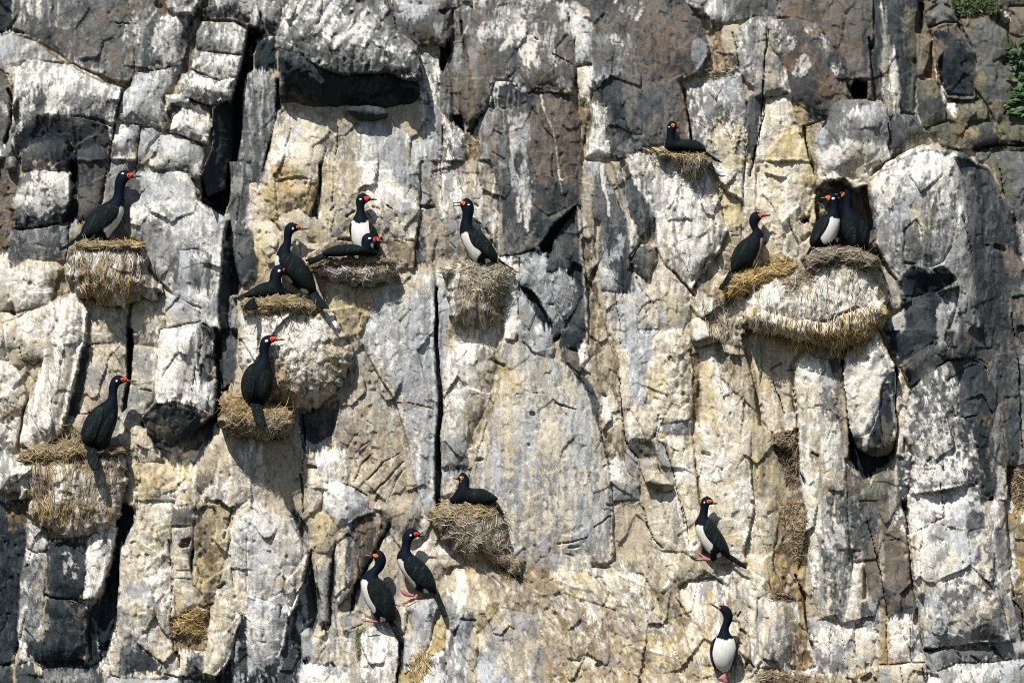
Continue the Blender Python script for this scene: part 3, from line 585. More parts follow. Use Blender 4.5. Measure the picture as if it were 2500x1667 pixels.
    blk('32', "1650,220 1860,195 1980,260 2060,450 2110,560 2060,800 2000,1000 2060,1400 1840,1600 1700,1600 1700,1000 1740,600", 19, -10, 2, 14, 1, 'dg+br.3b+dk.3b', 0.9)
    blk('32', "1340,470 1480,330 1650,220 1760,420 1730,720 1720,1000 1860,1160 1840,1568 1500,1700 1240,1700 1330,1300 1330,1080 1270,900 1290,650", 23, 5, 1, 14, 3, 'md+dg.35f+wh.3f', 0.9)
    blk('32', "2000,1000 2100,560 2200,1180 2180,1568 2230,1700 2100,1750 2040,1400", 12, -8, 0, 8, 2, 'dg+lg.35s+br.3b')
    blk('32', "2280,100 2600,60 2600,1200 2320,1000 2310,600", 0, 0, 0, 6, 2, 'md+gn.35b+lg.25b')
    blk('32', "2180,1160 2700,1120 2700,1700 2220,1700", -6, 0, 0, 4, 1, 'so+br.4f+st.3f', 2.2)
    # ================= tile 03
    blk('03', "-900,-60 240,-60 250,380 180,640 170,1000 175,1250 110,1410 -900,1420", -3, 0, -2, 7, 2, 'dk+bk.35b+dg.25f', 1.3)
    blk('03', "-900,1410 120,1410 120,1700 -900,1700", 2, 0, 0, 8, 2, 'dg+md.4b')
    blk('03', "180,640 240,380 330,400 435,410 400,800 395,1150 340,1330 180,1400 165,900", 4, -4, 0, 6, 2, 'md+lg.4f+wh.2b')
    blk('03', "235,150 400,160 440,230 430,380 320,410 250,370", 5, 0, -6, 10, 3, 'lg+wh.3b+dg.2b')
    blk('03', "440,290 760,280 780,520 765,720 740,820 600,830 460,815 410,770 420,560", 7, 1, -4, 10, 2, 'dk+dg.4f+bk.2b')
    blk('03', "410,800 640,830 790,900 795,1200 740,1360 400,1370 250,1330 250,1200 350,1180 395,1050", 8, 0, -4, 10, 2, 'dk+bk.3b+dg.35b')
    blk('03', "320,1370 740,1360 880,1400 870,1460 460,1460", -10, 0, 0, 3, 0, 'bk+dk.4b')
    blk('03', "150,1430 300,1380 360,1500 380,1700 150,1700", 4, 0, 0, 8, 2, 'dg+dk.4b')
    blk('03', "350,1440 640,1430 920,1460 960,1700 380,1700", 5, 0, 3, 8, 2, 'md+lg.35h+dk.25b')
    blk('03', "780,280 960,40 1040,160 1010,400 930,700 900,740 850,830 740,830 770,700", 9, 2, 0, 9, 2, 'wh+lg.3s+be.15s', 1.1)
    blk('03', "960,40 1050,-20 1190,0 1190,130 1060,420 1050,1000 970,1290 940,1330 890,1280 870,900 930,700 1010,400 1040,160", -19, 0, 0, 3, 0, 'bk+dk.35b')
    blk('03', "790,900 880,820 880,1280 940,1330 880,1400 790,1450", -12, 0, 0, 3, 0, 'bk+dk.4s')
    blk('03', "1180,0 1200,-60 1560,-60 1530,200 1540,600 1560,950 1515,1000 1540,1250 1620,1500 1400,1530 1060,1530 990,1510 960,1300 1050,1000 1065,380 1190,130", 3, 1, 1, 12, 4, 'cr+wh.4b+be.35f+lg.2b', 1.4, 0.8)
    blk('03', "1080,1270 1200,1200 1480,1380 1400,1460 1230,1470 1060,1520", 3, 0, -6, 10, 2, 'dg+dk.35b+lg.2b')
    blk('03', "1530,0 1760,-40 1750,100 1720,170 1530,165", 4, 0, -10, 7, 2, 'be+md.4b+ol.2b')
    blk('03', "1535,180 1725,175 1710,620 1700,720 1550,740 1545,400", 2, 0, 0, 7, 2, 'cr+lg.4b+be.2f')
    blk('03', "1700,400 1740,330 1740,520 1695,600", -12, 0, 0, 2, 0, 'dk')
    blk('03', "1555,740 1710,640 1760,860 1580,970", 2, 0, 0, 6, 2, 'cr+wh.3b+ye.2b')
    blk('03', "1740,-40 1960,-60 2100,40 2000,500 1920,850 1850,900 1760,860 1720,600 1750,160", -3, 0, 0, 5, 1, 'ol+be.4f+st.3f+ye.2b', 1.9, 0.6)
    blk('03', "1540,980 1750,890 1850,920 1850,1250 1830,1290 1560,1270", -4, 0, 1, 6, 1, 'st+ol.45f+so.3f', 2.0, 0.4)
    blk('03', "1570,1270 1620,1290 1830,1290 1830,1500 1800,1520 1620,1510 1600,1380", 2, 0, 0, 8, 2, 'cr+lg.3b')
    blk('03', "1660,1340 1720,1290 1820,1330 1790,1490 1660,1490", 5, 0, 0, 10, 3, 'dg+dk.4b+lg.2f')
    blk('03', "1620,1500 2000,1500 1990,1700 1640,1700", -5, 0, 0, 4, 1, 'dg+lg.35b')
    blk('03', "960,1510 1400,1530 1620,1510 1620,1700 960,1700", 4, 0, 4, 8, 2, 'bw+lg.4b+md.25b')
    blk('03', "1850,1080 1920,850 2020,460 2100,0 2200,-60 2334,0 2700,260 2760,560 2700,760 2560,1040 2334,950 2170,950 2040,1350 1900,1500 1840,1500", 7, 1, 1, 14, 4, 'wh+cr.4b+be.2f+lg.2b', 1.2, 0.5)
    blk('03', "2160,950 2260,920 2500,980 2740,780 2760,560 2840,700 2760,1300 2720,1700 1990,1700 1910,1520 2060,1350", 5, 4, -12, 9, 2, 'dk+bw.25s+dg.3b+bk.25b', 1.1)
    # ================= tile 13
    blk('13', "280,60 360,20 480,180 500,380 540,600 560,760 570,1000 480,1200 460,1700 200,1700 230,1300 290,1100 440,700 500,420", -14, -20, 0, 4, 0, 'dg+dk.35s+bw.25s')
    blk('13', "-60,40 150,60 280,90 500,390 470,600 330,850 250,880 60,820 -60,780", 7, 2, 1, 12, 3, 'wh+bw.4b+be.25f+lg.2s', 1.2, 0.3)
    blk('13', "-60,800 250,860 290,1010 280,1250 200,1400 -60,1500", 7, 2, -6, 9, 3, 'bw+wh.3b+lg.3s')
    blk('13', "460,60 650,40 760,190 720,330 680,520 570,640 540,520 480,200", -1, 2, 0, 9, 2, 'cr+ye.4b+be.3b')
    blk('13', "560,560 690,500 720,280 735,650 690,1050 640,1110 580,1040", -9, -25, 0, 3, 0, 'dk+md.3b')
    blk('13', "570,560 680,440 665,760 670,1040 580,1040", 2, 0, 0, 7, 2, 'lg+md.4b+be.3s')
    blk('13', "730,300 770,180 860,150 850,700 750,800 760,950 880,930 900,1568 840,1700 660,1700 690,1080 720,700", -2, 1, 1, 6, 1, 'cr+be.35f+lg.25s', 1.1)
    blk('13', "830,160 900,140 890,250 880,500 840,720 810,730", -6, -30, 0, 3, 0, 'dg+dk.4s+bw.2s')
    blk('13', "890,120 1150,20 1220,130 1090,360 1000,540 870,760 850,720 890,300", -2, 3, 0, 6, 1, 'br+be.4s+dk.25s', 1.3)
    blk('13', "1000,540 1090,360 1220,130 1230,200 1110,400 1040,520 900,900 860,930 860,760", -15, 0, 0, 3, 0, 'dk+bk.4b')
    blk('13', "745,850 790,750 850,740 855,830 800,900 750,900", 4, 0, -16, 8, 3, 'br+md.4b')
    blk('13', "1220,170 1330,150 1340,260 1310,460 1290,640 1300,860 1210,1000 970,980 930,860 1010,600 1110,400", -3, 2, 1, 7, 1, 'lg+cr.35b+be.25b', 1.0)
    blk('13', "1080,20 1200,-60 1420,-60 1500,100 1440,260 1320,280 1220,130", 5, 0, -14, 9, 2, 'be+bw.4b+md.25b')
    blk('13', "1380,320 1500,270 1640,290 1800,380 1790,520 1730,560 1660,640 1420,560 1400,420", 0, 0, 4, 12, 3, 'cr+wh.35b+lg.3d+be.2b')
    blk('13', "420,1120 490,1080 530,1150 545,1340 430,1360", 3, 0, 0, 6, 2, 'bw+lg.4b')
    blk('13', "520,1120 650,1100 655,1300 600,1400 540,1370", 4, 0, -3, 6, 2, 'cr+lg.4b+be.3b')
    blk('13', "410,1370 700,1400 850,1420 850,1700 380,1700", 2, 0, 2, 9, 2, 'wh+bw.3b+ye.25b+lg.2b')
    blk('13', "800,1110 960,1030 1150,1040 1240,1100 1310,1200 1300,1330 1280,1540 1240,1700 840,1700 840,1250", 11, 1, 0, 22, 6, 'wh+lg.4s+be.15s', 0.9)
    blk('13', "770,960 900,930 1000,990 1160,1040 800,1120", 9, 0, 16, 5, 0, 'lg+be.4b')
    blk('13', "1290,1180 1340,1120 1340,1400 1300,1568 1270,1700 1240,1700 1290,1400", -8, 0, 0, 3, 0, 'dk+bk.3b')
    blk('13', "1290,880 1360,900 1370,960 1330,1120 1290,1100", 0, 0, 0, 5, 1, 'cr+lg.4s')
    blk('13', "1360,890 1480,820 1620,780 1660,900 1600,1000 1560,1200 1500,1300 1420,1420 1340,1400 1340,1150 1420,1100 1390,980", 10, 0, -2, 16, 4, 'lg+bw.4s+wh.25b+cr.2b')
    blk('13', "1300,1480 1420,1430 1500,1300 1560,1220 1640,1000 1720,1080 1700,1240 1540,1330 1490,1568 1480,1700 1260,1700", 1, 0, 1, 5, 1, 'oc+be.4b+st.3s+ye.25b', 1.6, 0.4)
    blk('13', "1500,1340 1700,1240 1710,1568 1700,1700 1470,1700", 6, 0, 0, 14, 3, 'wh+bw.3s+dg.25b')
    blk('13', "1760,580 1860,550 2120,580 2230,600 2280,760 2240,860 2100,860 1840,800 1740,740", 5, 0, 4, 12, 3, 'cr+be.35b+wh.3s')
    blk('13', "1700,740 1840,790 2100,860 2060,960 1900,920 1790,1000 1720,1380 1700,1280 1740,1050", 5, 0, -4, 6, 1, 'lg+wh.3b+be.25b')
    blk('13', "1790,990 1900,920 2070,950 2010,1080 1830,1240 1740,1330 1730,1200", 3, 4, -8, 6, 1, 'md+dg.3b+bw.25b')
    blk('13', "1790,1240 2010,1080 2080,1180 2010,1568 1980,1700 1710,1700 1720,1400", 6, 0, 0, 12, 3, 'lg+wh.3s+bw.3s+dg.2b')
    # ================= tile 23: the sloping ledge
    blk('23', "-420,420 -320,300 -110,420 430,540 880,560 1230,380 1560,390 1730,560 2150,500 2250,620 2334,900 2334,1800 -420,1800 -300,1000", 5, 0, 3, 10, 0, 'be+cr.4e+ye.2b+lg.3e+st.3e', 1.4, 0.4)
    blk('23', "-80,400 440,400 730,420 750,560 430,560 -60,480", 3, 0, 2, 8, 0, 'lg+cr.4b')
    blk('23', "880,520 1120,420 1250,370 1560,390 1700,480 2060,520 2100,620 1900,620 1560,640 1380,760 1250,640 1000,560", 7, 0, 16, 10, 2, 'be+lg.35b+br.3f+wh.15b', 1.3)
    blk('23', "400,600 480,560 720,580 860,720 960,860 760,860 500,740", 6, -2, 3, 16, 4, 'cr+wh.35e+ye.3b')
    blk('23', "830,600 960,560 1200,580 1280,740 1190,860 1000,840 900,740", 6.5, -2, 3, 20, 3, 'be+cr.4e+wh.3e')
    blk('23', "200,800 500,760 960,900 1090,1130 1060,1180 880,1100 860,1260 780,1260 620,1080 420,900", 6.5, -3, 4, 20, 2, 'be+wh.3e+lg.3e+st.25e', 1.2)
    blk('23', "960,860 1250,900 1500,1080 1480,1130 1250,1110 1090,1160", 7, -2, 2, 16, 2, 'be+wh.35e+lg.3e')
    blk('23', "900,1200 1100,1180 1400,1180 1600,1150 1600,1450 1200,1400 900,1280", 8, 0, 3, 18, 2, 'cr+ye.25e+be.3e+st.2e', 1.5, 0.4)
    blk('23', "-60,880 250,940 330,1200 340,1700 -300,1700 -260,1100", 8, 1, 1, 12, 3, 'bw+lg.4b+cr.25b')
    blk('23', "520,1330 700,1300 830,1390 780,1460 620,1450", 9, 0, 3, 18, 3, 'cr+be.35e+wh.3e')
    blk('23', "400,1480 900,1390 1250,1440 1620,1480 1800,1500 1800,1800 380,1800", 9.5, 0, 3, 16, 2, 'be+ye.3e+cr.3e+st.25e', 1.7, 0.6)
    blk('23', "1520,700 1600,640 1840,620 1920,680 1950,1000 2060,1000 2060,1300 1960,1420 1700,1400 1600,1200 1530,900", 5, 0, 3, 24, 5, 'lg+wh.4s+cr.3b+oc.12s', 1.1)
    blk('23', "2040,960 2110,900 2150,1200 2200,1380 2120,1480 2040,1420 2000,1250", 5, 0, 0, 8, 2, 'be+cr.4f+so.25f', 2.2, 1.0)
    blk('23', "1500,1560 1800,1480 2060,1500 2334,1560 2334,1800 1480,1800", 13, 0, 10, 12, 2, 'cr+be.35b+st.2f')
    blk('23', "2080,560 2220,640 2334,880 2400,1300 2334,1568 2160,1450 2110,900 2030,700", 7, 2, 1, 12, 3, 'cr+lg.35s+wh.3f+be.2f', 1.1)
    # ================= tile 33
    blk('33', "-80,0 -110,-60 80,-60 130,200 100,480 60,760 -60,760 -160,400", 7, 2, 0, 10, 2, 'cr+ye.35b+be.3f', 1.1)
    blk('33', "-60,800 60,760 280,830 330,1000 300,1300 200,1440 60,1400 -60,1300", 6, 0, 1, 14, 3, 'cr+wh.35s+ye.15s+lg.25s')
    blk('33', "90,480 160,0 230,-60 350,-60 400,200 380,560 360,700 400,1100 420,1300 480,1400 350,1450 250,1400 330,1000 290,820 60,760", -4, 0, 0, 4, 0, 'oc+st.4f+so.35b+be.25f', 1.9, 0.3)
    blk('33', "480,1000 600,990 820,1060 840,1400 800,1480 560,1480 500,1400 420,1250 400,1000", 8, 0, 1, 9, 3, 'lg+wh.35b+cr.3b')
    blk('33', "820,520 900,500 900,700 890,1000 850,1040 740,960 780,680", 8, 1, 0, 10, 3, 'cr+wh.4s')
    blk('33', "860,-60 1230,-60 1290,230 1310,480 1330,700 1380,880 1350,1000 1110,1000 1040,860 960,800 890,460", 4, 2, 0, 9, 2, 'dg+md.4f+br.3b')
    blk('33', "890,820 960,800 1030,850 1030,1080 860,1060", 5, 0, 0, 8, 2, 'lg+bw.35b+dg.35b')
    blk('33', "830,1080 1030,1060 1030,1390 820,1380", 5, 0, 0, 7, 2, 'bw+wh.3b+cr.3b+lg.2b')
    blk('33', "1030,860 1110,980 1110,1380 1035,1390", 2, 0, 0, 5, 1, 'oc+be.4b+br.3b')
    blk('33', "1110,1000 1300,950 1370,1060 1320,1370 1115,1390", 6, 0, 0, 8, 2, 'wh+cr.3b+be.2b')
    blk('33', "1320,1070 1385,1050 1440,1310 1325,1370", 3, 0, 0, 5, 1, 'lg+wh.3f')
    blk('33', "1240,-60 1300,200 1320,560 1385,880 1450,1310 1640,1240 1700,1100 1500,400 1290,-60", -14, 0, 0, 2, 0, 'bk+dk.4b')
    blk('33', "1290,-100 1900,-200 1960,0 2000,300 2160,900 2210,1200 2050,1195 1680,1240 1450,1265 1400,1000 1330,480 1310,240", 21, 4, -1, 12, 3, 'lg+wh.4b+bw.25b+cr.25b', 0.9)
    blk('33', "1300,240 1620,80 1620,500 1690,660 1390,790 1340,600", 20, 1, -1, 9, 0, 'cr+wh.4b+lg.2b', 0.9)
    blk('33', "1940,-60 2150,-60 2210,500 2230,820 2320,1100 2300,1200 2210,1190 2050,600 2000,300", 14, -14, 0, 7, 2, 'lg+be.3s+wh.3s')
    blk('33', "2150,-60 2500,-60 2500,740 2240,800 2200,600", 0, 0, 0, 5, 1, 'ol+oc.3b+wh.3b+br.3b', 1.5)
    blk('33', "2220,800 2500,740 2500,1230 2310,1190", 2, 0, -8, 6, 2, 'dg+br.4b+dk.3b')
    blk('33', "-60,1400 480,1480 820,1490 1030,1400 1030,1700 -60,1700", 7, 0, 5, 6, 1, 'be+cr.4b+st.35f+so.2f', 1.6)
    blk('33', "1030,1400 1230,1400 1440,1320 1460,1420 1480,1700 1030,1700", 8, 0, 2, 7, 2, 'cr+be.35b+lg.25b')
    blk('33', "1450,1290 1720,1240 1900,1250 2060,1200 2130,1320 1920,1390 1500,1440 1460,1400", 8, 0, 3, 8, 2, 'md+lg.35b+dg.25b')
    blk('33', "2040,1200 2500,1190 2500,1330 2150,1350", 10, 0, -5, 9, 3, 'lg+cr.3b+md.3b')
    blk('33', "1480,1440 1760,1380 1930,1390 2130,1390 2100,1700 1480,1700", 10, 0, 2, 8, 2, 'wh+lg.35b+bw.25b')
    blk('33', "2110,1390 2250,1340 2500,1340 2500,1700 2100,1700", 11, 0, 3, 9, 3, 'lg+bw.35b+dg.25b')
# ------------------------------------------------------------------ guano, lichen, weathering, seams, some painted shade
def rock_stains():
    # tile 00
    pt('00', "200,-20 420,-20 430,120 330,180 260,120 180,60", 'lg+wh.45s', 0.74, 52, 's', 1.5)
    pt('00', "290,160 430,180 490,260 420,340 320,300", 'dg', 0.7, 30, 'b')
    pt('00', "620,90 840,60 820,130 700,150", 'dg', 0.5, 30, 'b')
    pt('00', "1210,250 1560,190 1620,260 1560,420 1480,560 1300,470 1240,330", 'lg+wh.45s', 0.69, 62, 'd', 1.5)
    pt('00', "1200,470 1330,480 1400,560 1300,620 1200,600", 'dg', 0.7, 30, 'b')
    pt('00', "1090,800 1200,740 1300,760 1280,960 1120,930", 'bw', 0.7, 40, 'b')
    pt('00', "1060,1020 1300,970 1420,1030 1400,1130 1100,1060", 'lg', 0.7, 30, 'b')
    pt('00', "1000,1120 1100,1110 1080,1200 1020,1240", 'wh', 0.8, 20, 'b')
    pt('00', "180,640 420,560 1080,800 1060,900 760,820 480,760 260,760", 'lg+wh.45s', 0.78, 52, 'd', 1.5)
    pt('00', "230,700 330,740 310,960 180,1080 150,900", 'wh', 0.65, 30, 's', 1.5)
    pt('00', "300,860 420,820 410,980 310,1000", 'dg', 0.75, 18, 's')
    pt('00', "420,780 520,790 500,960 430,980", 'wh', 0.7, 22, 's', 1.4)
    pt('00', "600,880 1040,860 1020,1040 700,1010", 'md', 0.5, 50, 'd', 1.4)
    pt('00', "1500,-100 1720,-50 1690,90 1560,80", 'lg+wh.45s', 0.64, 42, 's', 1.5)
    pt('00', "1880,-60 2330,-60 2280,130 2060,60", 'lg+wh.45s', 0.69, 52, 's', 1.5)
    pt('00', "1960,210 2100,230 2190,320 2160,430 2080,360", 'lg+wh.45s', 0.74, 36, 's', 1.5)
    pt('00', "1760,330 1960,330 1980,420 1780,440", 'md', 0.7, 30, 'f', 1.4)
    pt('00', "1360,1300 1560,1260 1700,1320 1600,1420 1380,1420", 'bw', 0.6, 30, 'b')
    pt('00', "1340,1480 1520,1470 1480,1530 1350,1540", 'dg', 0.6, 16, 'd')
    pt('00', "30,560 110,540 60,640 0,640", 'cr', 0.7, 12, 'f')
    pt('00', "-60,620 90,650 130,900 110,1200 70,1200 60,800", 'so', 0.6, 8, 'f')
    for q in ("1195,640 1150,740 1090,800 1050,960 1025,1110 985,1320 945,1560", "1250,1130 1230,1330 1200,1568", "1195,420 1180,640", "90,265 330,380 540,530 700,620 920,740",):
        ln('00', q, 5, 'so+st.3f', 0.85, 'f', 0.7)
    pt('00', "860,660 1010,700 1140,720 1120,780 960,750", 'so+st.3f', 0.8, 10, 'f')
    # tile 10
    pt('10', "880,1110 960,1090 1080,1300 1150,1568 1130,1900 960,1800 920,1400", 'wh+cr.2f', 0.85, 20, 's', 1.0)
    pt('10', "750,1150 880,1110 930,1400 1000,1800 740,1800", 'ol+be.5f', 0.75, 16, 'f', 1.0)
    pt('10', "1000,1110 1220,1100 1330,1200 1420,1568 1440,1800 1180,1800 1080,1300", 'bw', 0.6, 30, 's', 1.3)
    pt('10', "1290,1230 1400,1300 1420,1500 1330,1480", 'ol+be.4f', 0.55, 20, 's', 1.3)
    pt('10', "250,1040 700,1140 640,1240 300,1240", 'bw+ol.4b', 0.6, 30, 'b')
    pt('10', "180,1500 300,1425 420,1460 440,1640 400,1780 160,1780", 'oc+ye.4b', 0.85, 18, 'b', 0.9)
    pt('10', "330,1340 340,1400 250,1480 170,1520 220,1450", 'br', 0.75, 8, 'f')
    pt('10', "620,1330 660,1330 640,1568 590,1568", 'dg', 0.8, 8, 's')
    pt('10', "660,1250 740,1160 740,1568 680,1700", 'ye+be.4f', 0.6, 16, 'f')
    pt('10', "1910,-40 2060,-40 2120,160 2200,330 2334,300 2334,120 2200,60", 'lg+wh.45s', 0.74, 52, 'd', 1.5)
    pt('10', "2120,350 2240,320 2334,340 2334,700 2150,690", 'dg', 0.7, 30, 'b')
    pt('10', "2150,720 2280,740 2400,790 2330,800 2160,770", 'wh', 0.7, 12, 'b')
    pt('10', "2100,700 2150,720 2140,940 2060,950", 'bw+wh.3s', 0.7, 14, 's')
    pt('10', "1900,160 2050,180 2110,330 2090,700 1920,1050", 'br+md.3s', 0.45, 20, 's')
    pt('10', "2200,1060 2334,1010 2380,1300 2334,1568 2230,1568", 'dg+dk.3b', 0.6, 30, 'b')
    for q in ("1830,60 1840,250 1870,400 1900,500 1930,640 1920,980", "1700,480 1740,640 1770,980"):
        ln('10', q, 7, 'so+bk.3f', 0.85, 'f', 0.9)
    ln('10', "1670,1100 1680,1300 1670,1800", 3, 'so', 0.8)
    # tile 20
    pt('20', "-310,280 -180,270 100,250 200,280 200,340 120,290 0,330 -300,420", 'lg+wh.45s', 0.78, 38, 'd', 1.5)
    pt('20', "-310,-60 340,-60 200,60 -100,60", 'lg+wh.3d', 0.6, 50, 'd', 1.5)
    pt('20', "120,290 220,330 240,580 180,560 130,420", 'wh', 0.7, 20, 's', 1.3)
    pt('20', "260,260 400,300 380,420 300,380", 'lg+wh.45s', 0.55, 36, 's', 1.5)
    pt('20', "40,1050 130,1050 160,1300 180,1568 180,1800 80,1800 60,1400", 'bw+wh.3s', 0.7, 22, 's', 1.2)
    ln('20', "290,840 330,1000 400,1180 430,1340 460,1568 480,1700", 3, 'wh', 0.7, 'f', 0.8)
    pt('20', "150,1080 380,1000 600,1150 640,1500 400,1500 200,1400", 'br+rb.3f', 0.5, 60, 'f', 1.6)
    pt('20', "1100,260 1500,150 1680,260 1640,540 1300,540 1150,420", 'rb+br.5f', 0.6, 60, 'f', 1.6)
    pt('20', "1000,0 1150,60 1130,130 1000,120", 'lg+wh.45s', 0.64, 26, 'd', 1.5)
    pt('20', "970,340 1040,340 1110,440 1000,420", 'lg+wh.45s', 0.64, 24, 's', 1.5)
    pt('20', "480,40 700,80 620,300 580,300", 'wh', 0.7, 26, 'b')
    pt('20', "640,120 740,180 740,300 640,300", 'md', 0.7, 20, 'b')
    pt('20', "1680,400 1800,380 1810,560 1740,640 1680,500", 'bw', 0.7, 20, 's')
    pt('20', "2080,330 2300,260 2334,560 2200,560", 'lg+wh.45s', 0.46, 42, 's', 1.5)
    pt('20', "1640,770 1900,680 2080,660 2060,800 1700,860", 'bw', 0.65, 30, 'b', 1.3)
    pt('20', "1880,1100 2110,1150 2110,1800 1860,1800 1800,1300", 'ye+cr.4f+wh.25b', 0.85, 24, 'f', 1.2, crust=0.7)
    pt('20', "1640,1150 1800,1180 1880,1350 1800,1500 1700,1300", 'lg+cr.4s', 0.6, 30, 's')
    pt('20', "740,1180 800,1100 880,1300 900,1390 720,1390", 'wh', 0.8, 14, 's')
    pt('20', "1000,1340 1180,1220 1200,1330 1060,1400", 'lg', 0.5, 20, 'f')
    for q in ("1580,780 1610,1000 1630,1240", ):
        ln('20', q, 4, 'rb', 0.7)
    pt('20', "1560,800 1610,1000 1620,1230 1480,1230 1500,980", 'rb+br.5s', 0.6, 16, 's')
    # tile 30
    pt('30', "70,250 180,270 290,380 350,560 370,640 330,620 200,420", 'lg+wh.45s', 0.64, 28, 'd', 1.5)
    pt('30', "340,190 470,230 570,330 620,470 700,640 660,640 580,480 500,330 400,250", 'lg+wh.4b', 0.75, 14, 'f')
    pt('30', "100,640 180,640 230,800 120,830", 'wh+cr.3b', 0.7, 20, 's')
    pt('30', "310,400 350,400 350,470 310,480", 'dk', 0.7, 10, 'b')
    pt('30', "250,740 350,800 420,940 300,900", 'dg', 0.6, 20, 'b')
    pt('30', "600,560 700,640 800,850 840,700 760,600 650,440", 'dk', 0.75, 16, 's')  # shading of the slab's right side, painted on
    pt('30', "150,1080 300,1000 340,1300 400,1568 160,1568", 'ye+oc.25b', 0.7, 40, 'b', 1.3, crust=0.6)
    pt('30', "60,900 240,860 260,1000 100,1060", 'wh', 0.6, 30, 's')
    pt('30', "500,1180 700,1090 760,1180 680,1300 540,1400 500,1330", 'bw+md.4s', 0.7, 24, 'd')
    pt('30', "700,1100 900,1120 1080,1200 1060,1480 900,1420 860,1240", 'br+md.5s', 0.65, 30, 's', 1.3)
    pt('30', "560,1400 760,1300 1000,1420 960,1600 560,1600", 'wh+cr.3b', 0.8, 30, 'b', 1.1)
    pt('30', "780,1380 880,1340 860,1568 780,1568", 'ye+oc.3b', 0.55, 16, 's')
    pt('30', "1140,480 1180,480 1210,700 1230,1000 1200,1000 1150,650", 'wh', 0.75, 10, 's')
    pt('30', "1660,905 1740,905 1720,1050 1690,1050", 'wh', 0.85, 10, 'f')
    ln('30', "1500,250 1528,330 1535,520 1548,690", 4, 'oc+so.3f', 0.85)
    ln('30', "1390,672 1548,700", 4, 'oc', 0.85)
    ln('30', "1610,745 1650,900", 9, 'wh', 0.8)
    pt('30', "2120,100 2200,100 2220,180 2140,170", 'wh', 0.7, 10, 'f')
    pt('30', "1660,1060 1810,1100 1880,1260 1820,1320 1740,1240 1690,1130", 'so+st.3f', 0.9, 10, 'f')
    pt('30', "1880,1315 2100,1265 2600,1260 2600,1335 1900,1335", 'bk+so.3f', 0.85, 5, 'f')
    ln('30', "1930,1400 2080,1568 2130,1700", 6, 'be+so.4f', 0.85)
    # tile 01
    pt('01', "330,0 450,30 620,240 560,330 440,200 340,120", 'wh', 0.7, 30, 'f', 1.5)
    pt('01', "160,80 330,100 320,260 180,280", 'md', 0.6, 30, 'b')
    pt('01', "150,270 560,240 600,290 300,310 150,320", 'wh', 0.6, 16, 'f')
    pt('01', "230,330 400,310 420,420 250,450", 'bw', 0.5, 30, 'f')
    pt('01', "690,250 920,250 880,400 700,470", 'so', 0.35, 30, 'f', 1.6)
    pt('01', "1300,100 1500,60 1620,110 1480,220 1340,240", 'bw', 0.7, 50, 'b')
    pt('01', "1300,440 1480,400 1560,500 1460,640 1320,560", 'md', 0.6, 30, 'f', 1.6)
    pt('01', "1600,300 1800,420 1960,560 1900,760 1700,640", 'bw+wh.4f', 0.7, 60, 'f', 1.3)
    pt('01', "1540,1000 1850,1080 1880,1300 1800,1400 1650,1220", 'bw+wh.3s', 0.7, 30, 's')
    pt('01', "1470,1180 1640,1180 1800,1300 1720,1360 1480,1380", 'lg+cr.3b', 0.7, 24, 'b')
    ln('01', "130,900 250,830 470,835 540,890", 9, 'ye+cr.4f', 0.8)
    ln('01', "180,1290 320,1240 430,1190", 5, 'oc', 0.6)
    pt('01', "460,950 590,900 600,1100 480,1200 450,1100", 'st+ol.4f', 0.75, 16, 'f', 1.1)
    pt('01', "840,1190 1160,1190 1150,1300 860,1290", 'ol+be.3f', 0.6, 20, 'f')
    pt('01', "1180,1180 1460,1140 1440,1250 1200,1290", 'ol+be.4f', 0.5, 20, 'f')
    # tile 02
    pt('02', "1400,-40 1740,0 1700,400 1480,540 1400,300", 'wh', 0.8, 40, 's', 1.2)
    pt('02', "1550,500 1720,480 1720,610 1560,560", 'lg+md.3b', 0.7, 20, 'b')
    pt('02', "1230,490 1380,480 1370,560 1240,560", 'dg', 0.55, 14, 'd')
    pt('02', "1140,480 1380,540 1280,740 1140,700", 'lg+md.3d', 0.6, 30, 'd')
    pt('02', "0,640 230,640 220,760 60,760", 'so+bk.3b', 0.85, 12, 'f')  # darkness of the holes painted flat into the colour
    pt('02', "1280,1280 1480,1250 1500,1420 1300,1420", 'ol+oc.3f', 0.6, 30, 'f')
    pt('02', "1130,1180 1400,1150 1760,1200 1700,1290 1200,1290", 'oc+ye.5f', 0.6, 24, 'f', 1.3)
    pt('02', "1940,900 2080,890 2100,1200 1960,1250", 'be+oc.35s', 0.65, 20, 's')
    # tile 11
    pt('11', "560,-40 720,-40 730,140 660,600 600,420", 'ye+be.4f', 0.6, 20, 'f')
    pt('11', "960,-40 1140,-40 1200,120 1400,220 1470,260 1470,420 1250,300 1060,120", 'wh', 0.85, 24, 'b')
    pt('11', "760,300 1060,250 1060,450 800,480", 'br+be.4f', 0.3, 40, 'f', 1.6)
    pt('11', "110,180 420,260 420,330 200,330", 'st+so.3f', 0.5, 16, 'f')
    pt('11', "1100,1020 1300,960 1480,960 1440,1100 1180,1150", 'be+ye.4f', 0.7, 30, 'f', 1.2, crust=0.4)
    pt('11', "600,900 960,950 940,1500 800,1500 700,1250", 'ye+be.5f', 0.55, 40, 'f', 1.3)
    pt('11', "1500,560 1720,560 1720,840 1560,850", 'be+br.3f', 0.5, 30, 'f')
    pt('11', "2100,-40 2334,-40 2334,480 2230,500 2160,200", 'dg', 0.55, 30, 'b')
    pt('11', "1750,1100 1920,1060 1910,1160 1760,1180", 'wh', 0.75, 20, 's')
    pt('11', "1150,1150 1500,1060 1600,1100 1600,1568 1160,1568", 'bw', 0.45, 60, 's', 1.5)
    # tile 21
    pt('21', "80,-40 170,-40 210,300 180,560 110,460", 'wh+bw.3s', 0.75, 14, 's')
